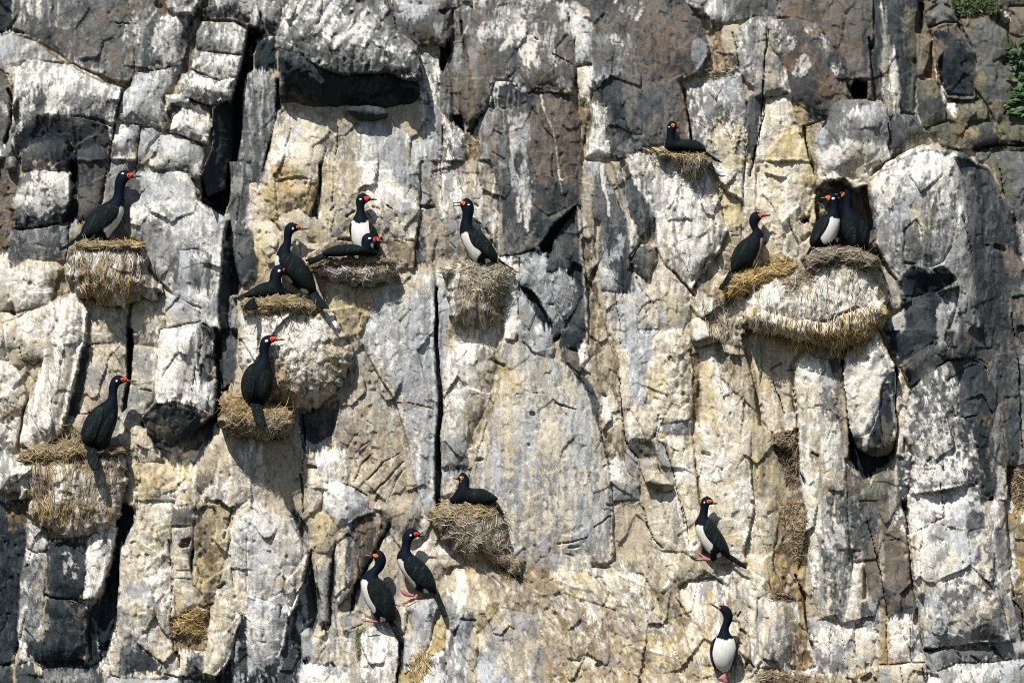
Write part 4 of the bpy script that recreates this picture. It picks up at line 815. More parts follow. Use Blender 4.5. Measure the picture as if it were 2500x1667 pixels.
    pt('21', "-60,480 150,470 300,640 200,780 -60,780", 'md+lg.3d', 0.6, 30, 'd')
    pt('21', "200,200 600,100 640,280 400,560 280,480", 'dg+gn.3f', 0.6, 30, 'f', 1.3)
    ln('21', "840,-30 860,160 890,280 900,420", 7, 'wh', 0.8, 's')
    pt('21', "830,850 960,900 1000,1090 860,1080", 'bw+wh.4f', 0.7, 20, 'f', 1.2)
    pt('21', "940,860 1080,860 1100,1080 1000,1090", 'dk+dg.3s', 0.7, 16, 's')
    pt('21', "1180,60 1290,60 1280,620 1180,600", 'dk+md.4s', 0.75, 16, 's', 1.2)
    pt('21', "1290,100 1400,200 1390,520 1310,480", 'bw+wh.3s', 0.6, 20, 's')
    ln('21', "450,0 470,100 490,110", 4, 'wh', 0.8)
    pt('21', "1330,1130 1470,1140 1460,1300 1330,1320", 'ye+ol.4f', 0.6, 24, 'f')
    pt('21', "1000,1240 1120,1250 1160,1500 1040,1568", 'bw+md.3s', 0.7, 16, 's')
    pt('21', "1480,1400 1560,1100 1640,1250 1560,1568", 'ye+cr.5f', 0.45, 30, 'f')
    pt('21', "1860,980 2334,880 2334,1000 1990,1180 1860,1120", 'st+be.4f', 0.6, 20, 'f')
    pt('21', "1700,1200 1960,1250 2100,1500 1900,1568 1760,1400", 'br+be.4f', 0.55, 30, 'f', 1.3)
    pt('21', "1620,1180 1760,1160 1860,1280 1700,1330", 'wh', 0.6, 20, 'f', 1.3)
    # tile 31
    pt('31', "20,0 280,0 260,400 100,560 0,500", 'wh+cr.4f', 0.6, 30, 'f', 1.5)
    pt('31', "380,80 520,80 540,560 380,560", 'ye+oc.2f', 0.7, 30, 'f', 1.2)
    pt('31', "1040,60 1290,-120 1480,-180 1680,-60 1640,180 1400,120 1240,160 1100,320", 'wh', 0.85, 40, 'd', 1.1)
    pt('31', "1120,340 1300,180 1320,420 1200,560 1080,520", 'bw+lg.4s', 0.7, 40, 's')
    pt('31', "1340,220 1420,200 1480,560 1400,600", 'ye+be.5s', 0.45, 30, 's', 1.3)
    pt('31', "1480,500 1640,420 1760,760 1620,880 1540,700", 'lg+md.3d', 0.6, 50, 'd', 1.3)
    pt('31', "1280,560 1520,540 1540,820 1400,860 1230,800", 'dg+md.3s', 0.75, 40, 's', 1.3)
    pt('31', "1440,540 1480,540 1460,760 1435,760", 'lg', 0.8, 8, 's')
    pt('31', "1520,600 1570,680 1640,880 1500,920 1490,780", 'lg+bw.4f', 0.85, 14, 'f')
    pt('31', "1100,850 1240,960 1260,1150 1180,1080", 'lg+cr.4b', 0.7, 14, 'b')
    pt('31', "1690,-100 1900,-20 1960,300 1820,300 1760,80", 'dg+lg.25s', 0.6, 30, 's', 1.2)
    ln('31', "960,110 1060,30 1200,-10", 6, 'ol+dk.3f', 0.7)
    ln('31', "2060,0 2150,260", 6, 'oc+so.4f', 0.8)
    # tile 12
    pt('12', "860,380 1040,280 1300,650 1340,900 1100,860 900,900", 'be+st.3f', 0.55, 70, 'f', 1.3)
    pt('12', "960,160 1200,0 1560,0 1600,700 1340,620 1140,380", 'bw+lg.4s', 0.6, 60, 's', 1.3)
    pt('12', "1280,620 1600,640 1630,1300 1500,1400 1400,1100", 'bw+lg.4s', 0.6, 60, 's', 1.3)
    pt('12', "860,900 1200,800 1330,1100 1320,1400 1000,1400 840,1250", 'st+be.5e', 0.55, 50, 'e', 1.3)
    ln('12', "960,170 1080,300 1190,440 1240,540 1290,600 1600,630", 7, 'st+ye.4f', 0.75)
    pt('12', "1780,60 1960,60 1960,200 1800,210", 'wh', 0.8, 24, 's')
    pt('12', "1700,300 1960,280 1900,520 1720,520", 'wh', 0.6, 40, 'f', 1.3)
    pt('12', "1680,560 1880,560 1880,850 1680,870", 'lg', 0.5, 30, 'f')
    pt('12', "2000,300 2120,260 2120,760 1960,1000 1960,700", 'st+be.4f', 0.6, 30, 'f', 1.2)
    pt('12', "2200,400 2334,380 2334,1000 2200,900", 'ye+cr.5f', 0.55, 30, 'f')
    pt('12', "2120,80 2220,180 2200,300 2120,320", 'so+ol.4f', 0.7, 14, 'f')
    # tile 22
    pt('22', "-60,250 60,260 70,500 -60,520", 'ye+oc.2f', 0.7, 16, 'f')
    pt('22', "-60,600 50,560 40,1200 -40,1230", 'ye+cr.4f', 0.65, 20, 'f', 1.2)
    pt('22', "70,540 220,540 270,900 200,1190 50,1180 60,800", 'bw+lg.4f', 0.6, 24, 'f')
    pt('22', "240,520 460,560 540,1100 320,1180 300,800", 'cr+be.35f', 0.7, 30, 'f')
    pt('22', "450,620 600,650 660,1050 560,1150 480,900", 'bw+md.2f', 0.6, 30, 'f')
    pt('22', "240,160 330,220 320,420 230,480", 'be+lg.4s', 0.5, 20, 's')
    pt('22', "860,580 970,560 980,800 880,740", 'wh', 0.7, 20, 's')
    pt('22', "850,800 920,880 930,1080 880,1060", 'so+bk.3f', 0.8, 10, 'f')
    pt('22', "1640,180 1740,160 1700,500 1680,860 1640,700", 'so+st.35f', 0.7, 12, 'f')
    pt('22', "1160,1100 1330,1090 1360,1200 1340,1300 1260,1280", 'ye+oc.3f', 0.55, 14, 's')
    pt('22', "1900,600 2100,640 2080,800 1920,760", 'wh+be.3f', 0.5, 20, 'f', 1.3, crust=0.7)
    ln('22', "0,1240 200,1190 330,1200 460,1220 660,1185", 8, 'ye+cr.4f', 0.6)
    ln('22', "1660,1140 1690,1300 1720,1568", 10, 'ye+oc.3f', 0.6)
    pt('22', "2080,100 2240,300 2300,760 2200,560 2100,400", 'so+ol.4s', 0.55, 16, 's')
    # tile 32
    pt('32', "510,560 580,460 650,480 720,830 660,860 560,680", 'dg+md.3f', 0.8, 14, 'f')
    pt('32', "620,350 640,520 560,500 540,400", 'bw+dg.3f', 0.7, 20, 'f')
    pt('32', "420,860 520,860 520,1300 440,1240", 'ye+oc.2f', 0.5, 24, 'f', 1.3)
    pt('32', "620,1350 740,1350 760,1568 600,1600", 'dg+lg.3f', 0.75, 20, 'f')
    pt('32', "420,1030 490,1050 480,1100 430,1080", 'so', 0.8, 6, 'f')
    pt('32', "1340,700 1500,640 1700,780 1720,1000 1400,1040", 'lg+wh.3f', 0.6, 70, 'f', 1.5)
    pt('32', "1360,1060 1720,1020 1850,1160 1830,1568 1500,1640 1280,1640 1340,1300", 'wh+lg.25f', 0.8, 50, 'f', 1.2)
    pt('32', "1850,1130 2000,1120 2010,1400 1880,1500", 'dg+dk.3f', 0.8, 20, 'f')
    pt('32', "1350,480 1640,240 1740,420 1700,700 1500,600", 'dg+dk.3f', 0.6, 60, 'f', 1.4)
    pt('32', "2060,1200 2180,1180 2200,1500 2140,1560", 'wh+be.3s', 0.7, 16, 's')
    ln('32', "1160,1080 1180,1300 1150,1568 1130,1700", 12, 'lg+be.4s', 0.8)
    # tile 03
    pt('03', "100,-40 240,-40 230,120 120,200", 'oc+so.4b', 0.7, 16, 'f')
    pt('03', "600,420 690,500 680,600 620,590", 'wh', 0.7, 16, 'f', 1.2)
    pt('03', "600,880 760,900 760,1000 640,980", 'br', 0.5, 24, 'f')
    pt('03', "1110,680 1290,700 1400,820 1120,840", 'bw', 0.6, 24, 'f')
    pt('03', "1140,1030 1400,1040 1480,1200 1240,1240 1200,1180", 'bw+lg.3f', 0.6, 30, 'f')
    pt('03', "1100,1060 1200,1060 1220,1200 1110,1240", 'dg+bw.4s', 0.7, 14, 's')
    pt('03', "1070,1100 1170,1100 1160,1500 1060,1510", 'lg+md.3s', 0.6, 14, 's')
    pt('03', "2080,140 2334,60 2500,160 2480,500 2100,480", 'bw+wh.4f', 0.6, 50, 'f', 1.3)
    pt('03', "1880,900 2050,560 2100,900 1980,1300 1870,1400", 'ye+be.4f', 0.5, 30, 'f', 1.3)
    pt('03', "1740,160 1860,120 1850,460 1760,460", 'br+rb.3s', 0.6, 20, 's')
    pt('03', "340,560 420,440 430,1000 370,1180 350,900", 'be+lg.4f', 0.7, 16, 'f')
    # tile 13
    pt('13', "0,140 160,140 180,420 60,500 0,400", 'bw', 0.6, 30, 'f')
    pt('13', "170,130 470,260 460,560 300,700 200,500", 'be+st.25f', 0.5, 50, 'f', 1.3)
    pt('13', "520,80 700,90 740,220 640,280 540,200", 'ye+oc.2f', 0.75, 24, 'f')
    pt('13', "910,140 1120,40 1160,160 1060,300 960,420 910,300", 'rb+dk.35s', 0.6, 16, 's')
    pt('13', "1400,290 1620,290 1680,380 1480,430", 'wh', 0.7, 24, 'd')
    pt('13', "870,1100 960,1080 950,1180 930,1400 900,1250", 'be+lg.3s', 0.6, 10, 's')
    pt('13', "930,1080 1000,1065 960,1120 940,1200 945,1360 925,1360 910,1150", 'gn', 0.8, 7, 'f')
    pt('13', "1650,400 1800,420 1760,560 1620,640", 'so+st.4f', 0.6, 16, 'f')
    pt('13', "2100,860 2200,860 2210,1000 2080,1040", 'so+oc.4f', 0.7, 12, 'f')
    pt('13', "2100,1000 2334,900 2334,1700 2060,1700", 'ye+lg.4b', 0.35, 60, 'b', 1.3)
    # tile 23
    pt('23', "900,440 1560,380 2060,480 2080,600 1640,640 1380,720 1100,540", 'ol+be.45f', 0.65, 30, 'f', 1.2)
    pt('23', "-40,420 120,470 260,640 120,700 -40,620", 'ol+so.3f', 0.7, 20, 'f')
    pt('23', "640,1030 760,1050 720,1120 660,1100", 'so+bk.3f', 0.8, 10, 'f')
    pt('23', "560,1220 740,1190 780,1290 640,1310", 'so+gn.4f', 0.8, 16, 'f')
    pt('23', "1060,1150 1300,1090 1380,1110 1200,1170", 'so+ol.4f', 0.8, 10, 'f')
    pt('23', "1330,720 1500,780 1620,980 1560,1030 1400,930", 'so+ol.45f', 0.75, 14, 'f')
    pt('23', "900,980 990,1010 980,1110 910,1100", 'oc', 0.65, 12, 'f')
    pt('23', "1680,1020 1800,1000 1800,1250 1720,1240", 'oc+ye.4f', 0.6, 16, 'f')
    pt('23', "900,1200 1200,1180 1560,1300 1500,1450 1100,1360", 'ye+oc.25f', 0.5, 40, 'f', 1.4)
    for q in ("130,520 260,640 420,760 560,900", "700,560 800,650 880,760", "250,740 420,820 520,960 640,1100 720,1180", "620,820 700,920 780,1020", "950,800 1040,900 1100,1000 1150,1080", "980,590 1100,640 1250,720", "420,640 560,690 740,720", "1060,1200 1280,1260 1440,1290 1520,1340"):
        ln('23', q, 6, 'wh', 0.75, 'f', 1.2)
        ln('23', ' '.join(f"{float(c.split(',')[0])+18},{float(c.split(',')[1])+26}" for c in q.split()), 5, 'br+so.4f', 0.65, 'f', 1.1)
    ln('23', "1430,650 1390,700", 6, 'wh', 0.9)
    ln('23', "1660,680 1680,860 1675,1040", 4, 'wh', 0.8)
    ln('23', "1730,690 1735,800", 4, 'wh', 0.8)
    pt('23', "1900,640 1980,640 1990,800 1940,780", 'wh', 0.7, 14, 's')
    pt('23', "2120,520 2220,560 2280,760 2160,640", 'wh', 0.75, 14, 'd')
    pt('23', "-100,560 300,560 900,900 1400,1150 1600,1400 1300,1568 300,1568 -100,1100", 'br+st.4e', 0.55, 60, 'e', 1.9, 0.14)
    # tile 33
    pt('33', "600,-60 860,-60 870,280 830,480 740,880 700,980 640,940 570,800 550,290 640,180", 'dg+md.35s+bw.15f', 0.85, 14, 's', 1.2)
    pt('33', "660,190 760,220 820,350 760,340 680,260", 'wh', 0.7, 14, 's')
    pt('33', "540,280 640,270 640,330 560,340", 'wh', 0.6, 14, 'f')
    pt('33', "820,520 890,500 870,700 760,1000 740,960", 'wh+cr.4s', 0.8, 10, 's')
    pt('33', "1020,100 1060,120 1070,640 1040,640 1010,400", 'be+cr.4f', 0.7, 8, 's')
    pt('33', "1830,50 1950,30 1940,180 1840,240", 'dg+md.3f', 0.8, 16, 'd')
    pt('33', "1700,560 1960,360 1990,440 1850,560 1720,640", 'dg+md.3f', 0.8, 20, 'd')
    pt('33', "1520,860 1650,700 1840,620 2020,590 2030,760 1800,860 1680,940 1560,1100", 'dg+bw.3f+dk.2b', 0.85, 24, 'f', 1.2)
    pt('33', "1880,980 2120,830 2170,1080 2060,1130 1900,1120", 'dg+md.35d', 0.8, 24, 'd')
    pt('33', "1650,960 1860,850 1900,1000 1760,1100", 'cr+lg.4f', 0.6, 30, 'f')
    pt('33', "1330,250 1600,150 1560,480 1340,480", 'cr+wh.4b', 0.55, 40, 'b')
    pt('33', "160,200 240,220 300,500 220,480", 'dk+so.4f', 0.6, 20, 'f')
    pt('33', "180,840 230,840 280,1150 260,1250", 'oc', 0.6, 10, 's')
    pt('33', "1040,1100 1110,1100 1140,1380 1040,1390", 'oc+st.4f', 0.7, 14, 'f')
    pt('33', "-40,1440 500,1490 460,1600 -40,1600", 'so+st.4f', 0.6, 20, 'f', 1.3)

def rock_cracks():
    for t, q, w, d in (
        ('00', "60,800 95,900 90,1080 40,1260", 6, 14), ('00', "0,620 80,660", 3, 6), ('00', "1195,650 1190,440", 2.4, 5),
        ('00', "1085,790 1050,960 1025,1105", 3.2, 8), ('00', "1025,1105 985,1320 940,1600", 3.2, 8), ('00', "1050,1070 1240,1110 1430,1150", 2.2, 5),
        ('00', "1252,1130 1232,1320 1200,1600", 2.4, 6), ('00', "1700,620 1830,680 1960,710", 3.2, 8), ('00', "1180,650 1330,630 1550,590", 1.8, 4),
        ('00', "1030,195 1140,200", 3.4, 5), ('00', "100,265 210,290", 6, 9), ('00', "1140,30 1160,170", 1.4, 3), ('00', "1500,1190 1640,1210 1800,1290", 3, 7),
        ('00', "1690,880 1780,920 1890,945", 3, 7), ('00', "640,1025 750,1045 990,1130", 2, 4), ('00', "920,470 940,560", 1.6, 3), ('00', "680,1350 660,1600", 2.2, 5),
        ('10', "745,1130 740,1300 700,1500 690,1800", 2.6, 6), ('10', "1500,915 1560,915", 3, 5), ('10', "2120,1355 2220,1420", 3, 5), ('10', "1680,1120 1668,1400 1660,1700", 2.4, 6),
        ('10', "640,1320 590,1480 580,1700", 5, 9), ('10', "1840,180 1850,300", 3, 6), ('10', "150,480 180,420", 1, 2),
        ('20', "400,480 580,570", 2.6, 6), ('20', "180,840 250,780 300,800", 3.4, 7), ('20', "600,330 590,420", 2, 5), ('20', "2000,280 2030,420 2060,610", 3.5, 8),
        ('20', "1570,780 1600,1000 1640,1240", 3.2, 9), ('20', "2300,240 2300,700 2260,880", 2.4, 7), ('20', "2290,850 2290,1000 2200,1400 2150,1568", 4, 10), ('20', "1620,1070 1700,1100 1760,1140", 1.8, 4),
        ('20', "660,1380 690,1200 720,1100", 2, 5), ('20', "2130,900 2120,1300 2100,1700", 2, 5), ('20', "780,1400 900,1375 1000,1400", 1.6, 4), ('20', "240,340 260,360", 6, 6),
        ('30', "152,0 172,150", 2.2, 5), ('30', "40,862 130,850 235,822", 3.6, 7), ('30', "60,240 30,640 0,1100 -20,1300", 3, 9), ('30', "380,1120 400,1300 460,1500 490,1600", 5, 12),
        ('30', "1065,650 1080,900 1160,1080", 2.4, 6), ('30', "1520,250 1535,400", 3, 7), ('30', "1130,1100 1150,1250 1140,1370", 4, 9), ('30', "1480,1180 1500,1130", 2, 5),
        ('30', "1900,1330 2100,1290 2330,1300 2600,1280", 7, 10), ('30', "1440,30 1440,240", 9, 10), ('30', "950,330 975,420", 7, 12),
        ('01', "935,0 915,240 900,320", 3, 8), ('01', "610,510 600,700 560,860", 3, 7), ('01', "140,540 330,530 530,500", 4.5, 9), ('01', "1510,880 1525,970 1600,1060", 1.8, 3),
        ('01', "1160,1180 1155,1400 1150,1700", 6, 14), ('01', "1820,1390 1900,1450", 3, 7), ('01', "2130,250 2120,470", 2.4, 5), ('01', "40,1270 130,1300", 6, 10), ('01', "1410,1440 1600,1390 1800,1370", 2, 5),
        ('01', "2120,760 2180,810", 3, 5), ('01', "1460,1150 1640,1200 1800,1300", 1.4, 2),
        ('02', "780,90 800,75 880,72", 2.4, 6), ('02', "690,690 850,690", 2, 5), ('02', "720,430 690,690", 1.8, 4), ('02', "180,90 195,215", 3, 7), ('02', "200,215 290,270 360,230", 2.4, 6), ('02', "1790,270 1780,400", 4, 7),
        ('02', "1250,480 1350,495", 4, 5), ('02', "1225,1000 1220,1568", 1.5, 3), ('02', "1700,430 1715,600", 2, 4),
        ('11', "160,470 230,560", 4, 7), ('11', "1180,340 1230,370", 6, 8), ('11', "1000,400 1040,440 1100,420", 1.8, 3), ('11', "740,390 830,360 900,350", 1.8, 3), ('11', "830,430 890,390", 7, 7),
        ('11', "1490,340 1600,350", 8, 8), ('11', "750,640 870,640", 9, 8), ('11', "400,680 410,780", 3, 6), ('11', "1975,330 2000,350", 5, 6), ('11', "950,1300 960,1420", 3, 6), ('11', "1250,640 1330,660 1430,650", 2, 4),
        ('11', "1960,480 2020,500 2060,560", 2.4, 5), ('11', "1750,650 1800,700", 2.4, 4), ('11', "2080,550 2180,800", 4, 6), ('11', "2200,790 2334,780 2500,740", 4, 8), ('11', "1060,400 1150,450 1300,480", 1.4, 2), ('11', "680,380 700,350", 4, 5),
        ('21', "100,800 105,1050 90,1300", 2.2, 6), ('21', "170,580 130,740", 1.4, 3), ('21', "1160,690 1090,830", 4, 8), ('21', "1090,830 1120,930 1200,1100 1250,1170", 2, 5), ('21', "1250,1170 1290,1240", 1.4, 3), ('21', "1850,500 1855,600", 2, 4),
        ('21', "2100,0 2090,300 2080,640", 1.8, 5), ('21', "1170,660 1090,780 1095,830", 2.4, 6), ('21', "960,1110 980,1300 1010,1568", 2, 5), ('21', "1480,930 1600,1060 1660,1140", 5, 8), ('21', "370,1215 400,1210", 4, 5), ('21', "120,1060 240,1120 330,1230", 2.4, 5),
        ('21', "1980,570 2040,560", 1.8, 3), ('21', "2000,610 2060,600", 1.8, 3), ('21', "1660,1060 1690,1000 1780,820 1860,790", 7, 10), ('21', "2120,1160 2140,1230", 4, 6), ('21', "1220,1280 1240,1420", 2.4, 4),
        ('31', "240,480 280,580 330,690", 4, 6), ('31', "340,460 380,490 430,430", 4, 6), ('31', "1770,420 1830,600 1860,760", 1.8, 3), ('31', "2080,700 2150,730", 9, 9), ('31', "1990,690 2010,690", 10, 7), ('31', "1280,850 1350,860", 5, 6), ('31', "370,640 420,590", 8, 8), ('31', "0,690 30,660", 6, 6), ('31', "2120,20 2160,250", 3, 7), ('31', "2250,370 2260,500", 2.4, 5), ('31', "2230,1300 2260,1500", 4, 8),
        ('12', "1225,510 1290,600", 1.6, 3), ('12', "1290,600 1400,605 1600,640", 2.4, 5), ('12', "1420,820 1440,850", 3, 4), ('12', "430,660 460,1000 440,1200", 3, 9), ('12', "480,1150 560,1165", 4, 8), ('12', "420,1230 440,1568", 4, 12),
        ('12', "800,1310 900,1350 1000,1420", 3, 6), ('12', "2130,600 2100,560", 5, 5), ('12', "1990,1100 2020,1100", 9, 8), ('12', "1920,1220 2000,1050 2080,780", 2, 4), ('12', "2140,220 2210,260", 7, 8),
        ('12', "870,1090 960,980 1040,930", 2.4, 4), ('12', "900,1300 960,1150 1060,1040", 3, 5), ('12', "1010,1290 1150,1120 1300,1040", 3, 5), ('12', "1060,1400 1200,1250 1330,1120", 3, 5), ('12', "1200,1420 1280,1250 1350,1170", 2.4, 4), ('12', "830,1000 880,900 980,830", 1.8, 3), ('12', "1090,1470 1110,1420", 5, 6),
        ('22', "420,590 500,620 600,650", 3, 6), ('22', "70,515 200,512 340,520", 1.6, 3), ('22', "215,680 230,690", 7, 6), ('22', "190,960 200,970", 5, 5), ('22', "890,1500 935,1510", 6, 7), ('22', "845,1160 860,1145", 6, 5),
        ('22', "830,640 830,880 880,1100 935,1400 935,1568", 2.4, 7), ('22', "990,380 1010,620 1040,900 1070,990 1170,1090", 3, 8), ('22', "1400,980 1480,1250 1540,1500 1560,1700", 3, 7), ('22', "945,1475 1060,1465 1175,1460", 2.6, 6), ('22', "1340,700 1330,820 1300,900", 4, 7), ('22', "1700,400 1690,540", 5, 6), ('22', "1430,980 1530,1020", 2.4, 4), ('22', "1730,1040 1790,1050", 6, 6), ('22', "1890,570 1895,520", 2.4, 4), ('22', "1660,1100 1690,1300 1700,1450", 1.8, 4), ('22', "860,540 870,545", 7, 7), ('22', "1190,1290 1180,1500 1240,1568", 1.6, 3), ('22', "1450,200 1470,250", 7, 6), ('22', "1240,1290 1300,1330 1420,1390", 2, 4),
        ('32', "100,400 160,560 200,690", 2, 5), ('32', "260,570 290,680", 2.4, 6), ('32', "710,200 740,440 770,640", 4.5, 14), ('32', "770,640 775,900 800,1000", 5, 14), ('32', "290,480 310,700 340,1200 390,1330", 3.4, 10), ('32', "1700,190 1900,195 2000,250", 2.4, 5), ('32', "1570,1300 1600,1568", 1.6, 4), ('32', "1330,1060 1330,1300", 2.2, 5), ('32', "1460,1110 1480,1090", 6, 5), ('32', "2290,200 2310,700 2330,1000", 4, 10), ('32', "1700,710 1800,720 1900,700", 2, 4), ('32', "1595,1160 1605,1190", 5, 5), ('32', "440,1040 490,1070", 6, 7), ('32', "230,300 280,290", 5, 6), ('32', "80,295 180,240", 3, 6),
        ('03', "1515,300 1530,700 1520,1000", 3.6, 9), ('03', "1540,1000 1545,1280", 3, 8), ('03', "1595,1320 1600,1420", 4, 9), ('03', "410,780 460,810 600,825 760,830", 3, 8), ('03', "340,410 430,380", 4, 9), ('03', "260,380 340,410", 3, 7), ('03', "1640,300 1690,280 1680,340 1630,340", 9, 14), ('03', "1540,575 1640,560 1700,560", 2, 4), ('03', "1560,640 1690,640", 1.8, 4), ('03', "2080,0 2000,280", 5, 8), ('03', "240,1080 300,1150 340,1220", 3, 5), ('03', "1960,720 2000,680", 8, 8), ('03', "1820,890 1910,860", 3, 6), ('03', "1840,1280 1870,900", 2.4, 6), ('03', "1910,20 1930,60", 8, 7), ('03', "1480,1490 1600,1510", 3, 6), ('03', "1000,1500 1060,1520", 3, 6), ('03', "650,850 780,890", 3, 6), ('03', "0,960 80,950", 3, 5),
        ('13', "330,860 440,700 500,520 520,380", 6, 8), ('13', "250,880 240,1000", 3, 7), ('13', "560,350 520,430", 2, 4), ('13', "770,200 770,500 775,700", 1.4, 3), ('13', "1350,1480 1380,1450 1430,1450 1450,1480", 3, 5), ('13', "1710,1360 1700,1568", 4, 9), ('13', "1350,950 1350,1100", 3, 6), ('13', "700,1390 720,1420", 5, 7), ('13', "810,1110 960,1040", 2.4, 4), ('13', "1850,990 1960,1000", 10, 5), ('13', "1790,1130 1810,1070", 7, 5),
        ('23', "760,195 840,140 915,80", 2.2, 6), ('23', "440,330 560,310 700,280", 3, 5), ('23', "540,360 630,350", 5, 6), ('23', "510,420 580,440", 3, 4), ('23', "1210,0 1250,150 1300,280 1380,360", 3, 8), ('23', "1555,0 1590,200 1600,330", 2.4, 6), ('23', "750,540 900,550", 2, 4), ('23', "1490,790 1540,860 1600,950", 4.5, 7), ('23', "2040,960 2070,920", 5, 7), ('23', "2110,1400 2130,1340 2180,1400", 7, 8), ('23', "2060,1090 2100,1120", 6, 7), ('23', "560,1340 640,1350", 7, 6), ('23', "790,1400 820,1380", 8, 6), ('23', "920,440 920,0", 1.6, 4), ('23', "1100,1000 1150,1060", 3, 4), ('23', "640,820 660,870", 3, 4), ('23', "450,1200 560,1220", 2, 4), ('23', "2140,880 2160,940", 4, 6),
        ('33', "290,600 370,800 390,1000 460,1270", 4.5, 12), ('33', "930,100 960,240 1020,480 1080,760 1110,960", 3, 8), ('33', "1610,-40 1605,80 1320,230", 1.5, 3), ('33', "610,1090 605,1380", 3, 6), ('33', "820,1130 835,1340", 2.6, 6), ('33', "1110,1000 1110,1380", 2.2, 5), ('33', "1320,1080 1325,1380", 2.6, 6), ('33', "1040,1395 1240,1390 1440,1380", 2.6, 6), ('33', "1230,1420 1250,1600", 2.4, 6), ('33', "1420,1440 1450,1520 1480,1600", 4, 8), ('33', "1760,1390 1775,1600", 2, 5), ('33', "2110,1390 2100,1600", 2, 5), ('33', "1560,1450 1740,1380 1920,1390", 2.4, 6), ('33', "2040,1250 2110,1310 2150,1350", 7, 8), ('33', "2230,820 2310,920 2320,1100", 4, 8), ('33', "1110,300 1240,270", 1.6, 3), ('33', "50,340 130,330", 3, 5), ('33', "1730,1290 1770,1340", 3, 6), ('33', "1850,1330 1920,1370", 5, 7)):
        crack(t, q, w, d)
# ------------------------------------------------------------------ fine relief shared by the cliff and its loose stones
def _detail():
    sx = U + 8 * fbm(U / 50, V / 50, 3, 103); sy = V + 8 * fbm(U / 50, V / 50, 3, 107)
    d = 2.0 * sbm(U / 90, V / 170, 3, 109)
    f1, f2, j, dx, dy = worley(sx / 62, sy / 110, 3)
    d += ((j[..., 2] - 0.5) * dx * 62 + (j[..., 3] - 0.5) * dy * 110) * 0.28 * 0.22 + (j[..., 4] - 0.5) * 0.35
    f1, f2, j, dx, dy = worley(sx / 19, sy / 30, 7)
    d += ((j[..., 2] - 0.5) * dx * 19 + (j[..., 3] - 0.5) * dy * 30) * 0.28 * 0.28 + (j[..., 4] - 0.5) * 0.16
    d += 0.95 * fbm(U / 30, V / 44, 5, 113, 0.6)
    d += 0.40 * sbm(U / 7, V / 40, 2, 127)
    # folds running down the sloping ledge
    lm = sstep(1340, 1400, V) * sstep(1000, 1120, U) * sstep(1960, 1860, U)
    _f = sbm((sx - sy * 0.75) / 42, (sy * 0.9 + sx * 0.7) / 170, 4, 141)
    d += lm * (4.2 * (np.abs(_f) ** 0.8) - 1.0)
    # pits
    pit = sstep(0.30, 0.08, f1) * (j[..., 5] > 0.93)
    d -= 1.2 * pit
    # crust of old guano: lumps on lumps
    g1 = worley(sx / 15, sy / 17, 13)[0]; g2 = worley(U / 7, V / 7.5, 19)[0]
    k = 1.5 * np.sqrt(np.clip(1 - g1, 0, 1)) + 0.6 * np.sqrt(np.clip(1 - g2, 0, 1))
    k = k * (0.4 + 1.2 * np.clip(fbm(U / 45, V / 45, 3, 131) + 0.4, 0, 1))
    return d.astype(np.float32), k.astype(np.float32)
DET, CRU = _detail()

def mat_vertex(name, rough=0.9, bump=0.35, scale=90.0, spec=0.25, speck=0.5, fine=420.0, mottle=(0.72, 1.25)):
    m = bpy.data.materials.new(name); m.use_nodes = True
    nt = m.node_tree; n = nt.nodes; L = nt.links
    b = n["Principled BSDF"]
    b.inputs["Roughness"].default_value = rough
    b.inputs["Specular IOR Level"].default_value = spec
    at = n.new("ShaderNodeAttribute"); at.attribute_name = "Col"
    tc = n.new("ShaderNodeNewGeometry")
    n1 = n.new("ShaderNodeTexNoise"); n1.inputs["Scale"].default_value = scale; n1.inputs["Detail"].default_value = 5; n1.inputs["Roughness"].default_value = 0.7
    L.new(tc.outputs["Position"], n1.inputs["Vector"])
    r = n.new("ShaderNodeMapRange"); r.inputs["From Min"].default_value = 0.3; r.inputs["From Max"].default_value = 0.7
    r.inputs["To Min"].default_value = mottle[0]; r.inputs["To Max"].default_value = mottle[1]
    L.new(n1.outputs["Fac"], r.inputs["Value"])
    mx = n.new("ShaderNodeMix"); mx.data_type = 'RGBA'; mx.blend_type = 'MULTIPLY'; mx.inputs["Factor"].default_value = 1.0
    L.new(at.outputs["Color"], mx.inputs["A"]); L.new(r.outputs["Result"], mx.inputs["B"])
    last = mx.outputs["Result"]
    if speck:  # dark specks multiplied into the colour, on rock for micro shadows
        n2 = n.new("ShaderNodeTexNoise"); n2.inputs["Scale"].default_value = fine * 0.35; n2.inputs["Detail"].default_value = 3
        L.new(tc.outputs["Position"], n2.inputs["Vector"])
        r2 = n.new("ShaderNodeMapRange"); r2.inputs["From Min"].default_value = 0.36; r2.inputs["From Max"].default_value = 0.46
        r2.inputs["To Min"].default_value = 1.0 - speck; r2.inputs["To Max"].default_value = 1.0
        L.new(n2.outputs["Fac"], r2.inputs["Value"])
        m2 = n.new("ShaderNodeMix"); m2.data_type = 'RGBA'; m2.blend_type = 'MULTIPLY'; m2.inputs["Factor"].default_value = 1.0
        L.new(last, m2.inputs["A"]); L.new(r2.outputs["Result"], m2.inputs["B"]); last = m2.outputs["Result"]
    L.new(last, b.inputs["Base Color"])
    if bump:
        n3 = n.new("ShaderNodeTexNoise"); n3.inputs["Scale"].default_value = fine * 0.4; n3.inputs["Detail"].default_value = 4; n3.inputs["Roughness"].default_value = 0.65
        L.new(tc.outputs["Position"], n3.inputs["Vector"])
        bp = n.new("ShaderNodeBump"); bp.inputs["Strength"].default_value = bump; bp.inputs["Distance"].default_value = 0.012
        L.new(n3.outputs["Fac"], bp.inputs["Height"]); L.new(bp.outputs["Normal"], b.inputs["Normal"])
    return m

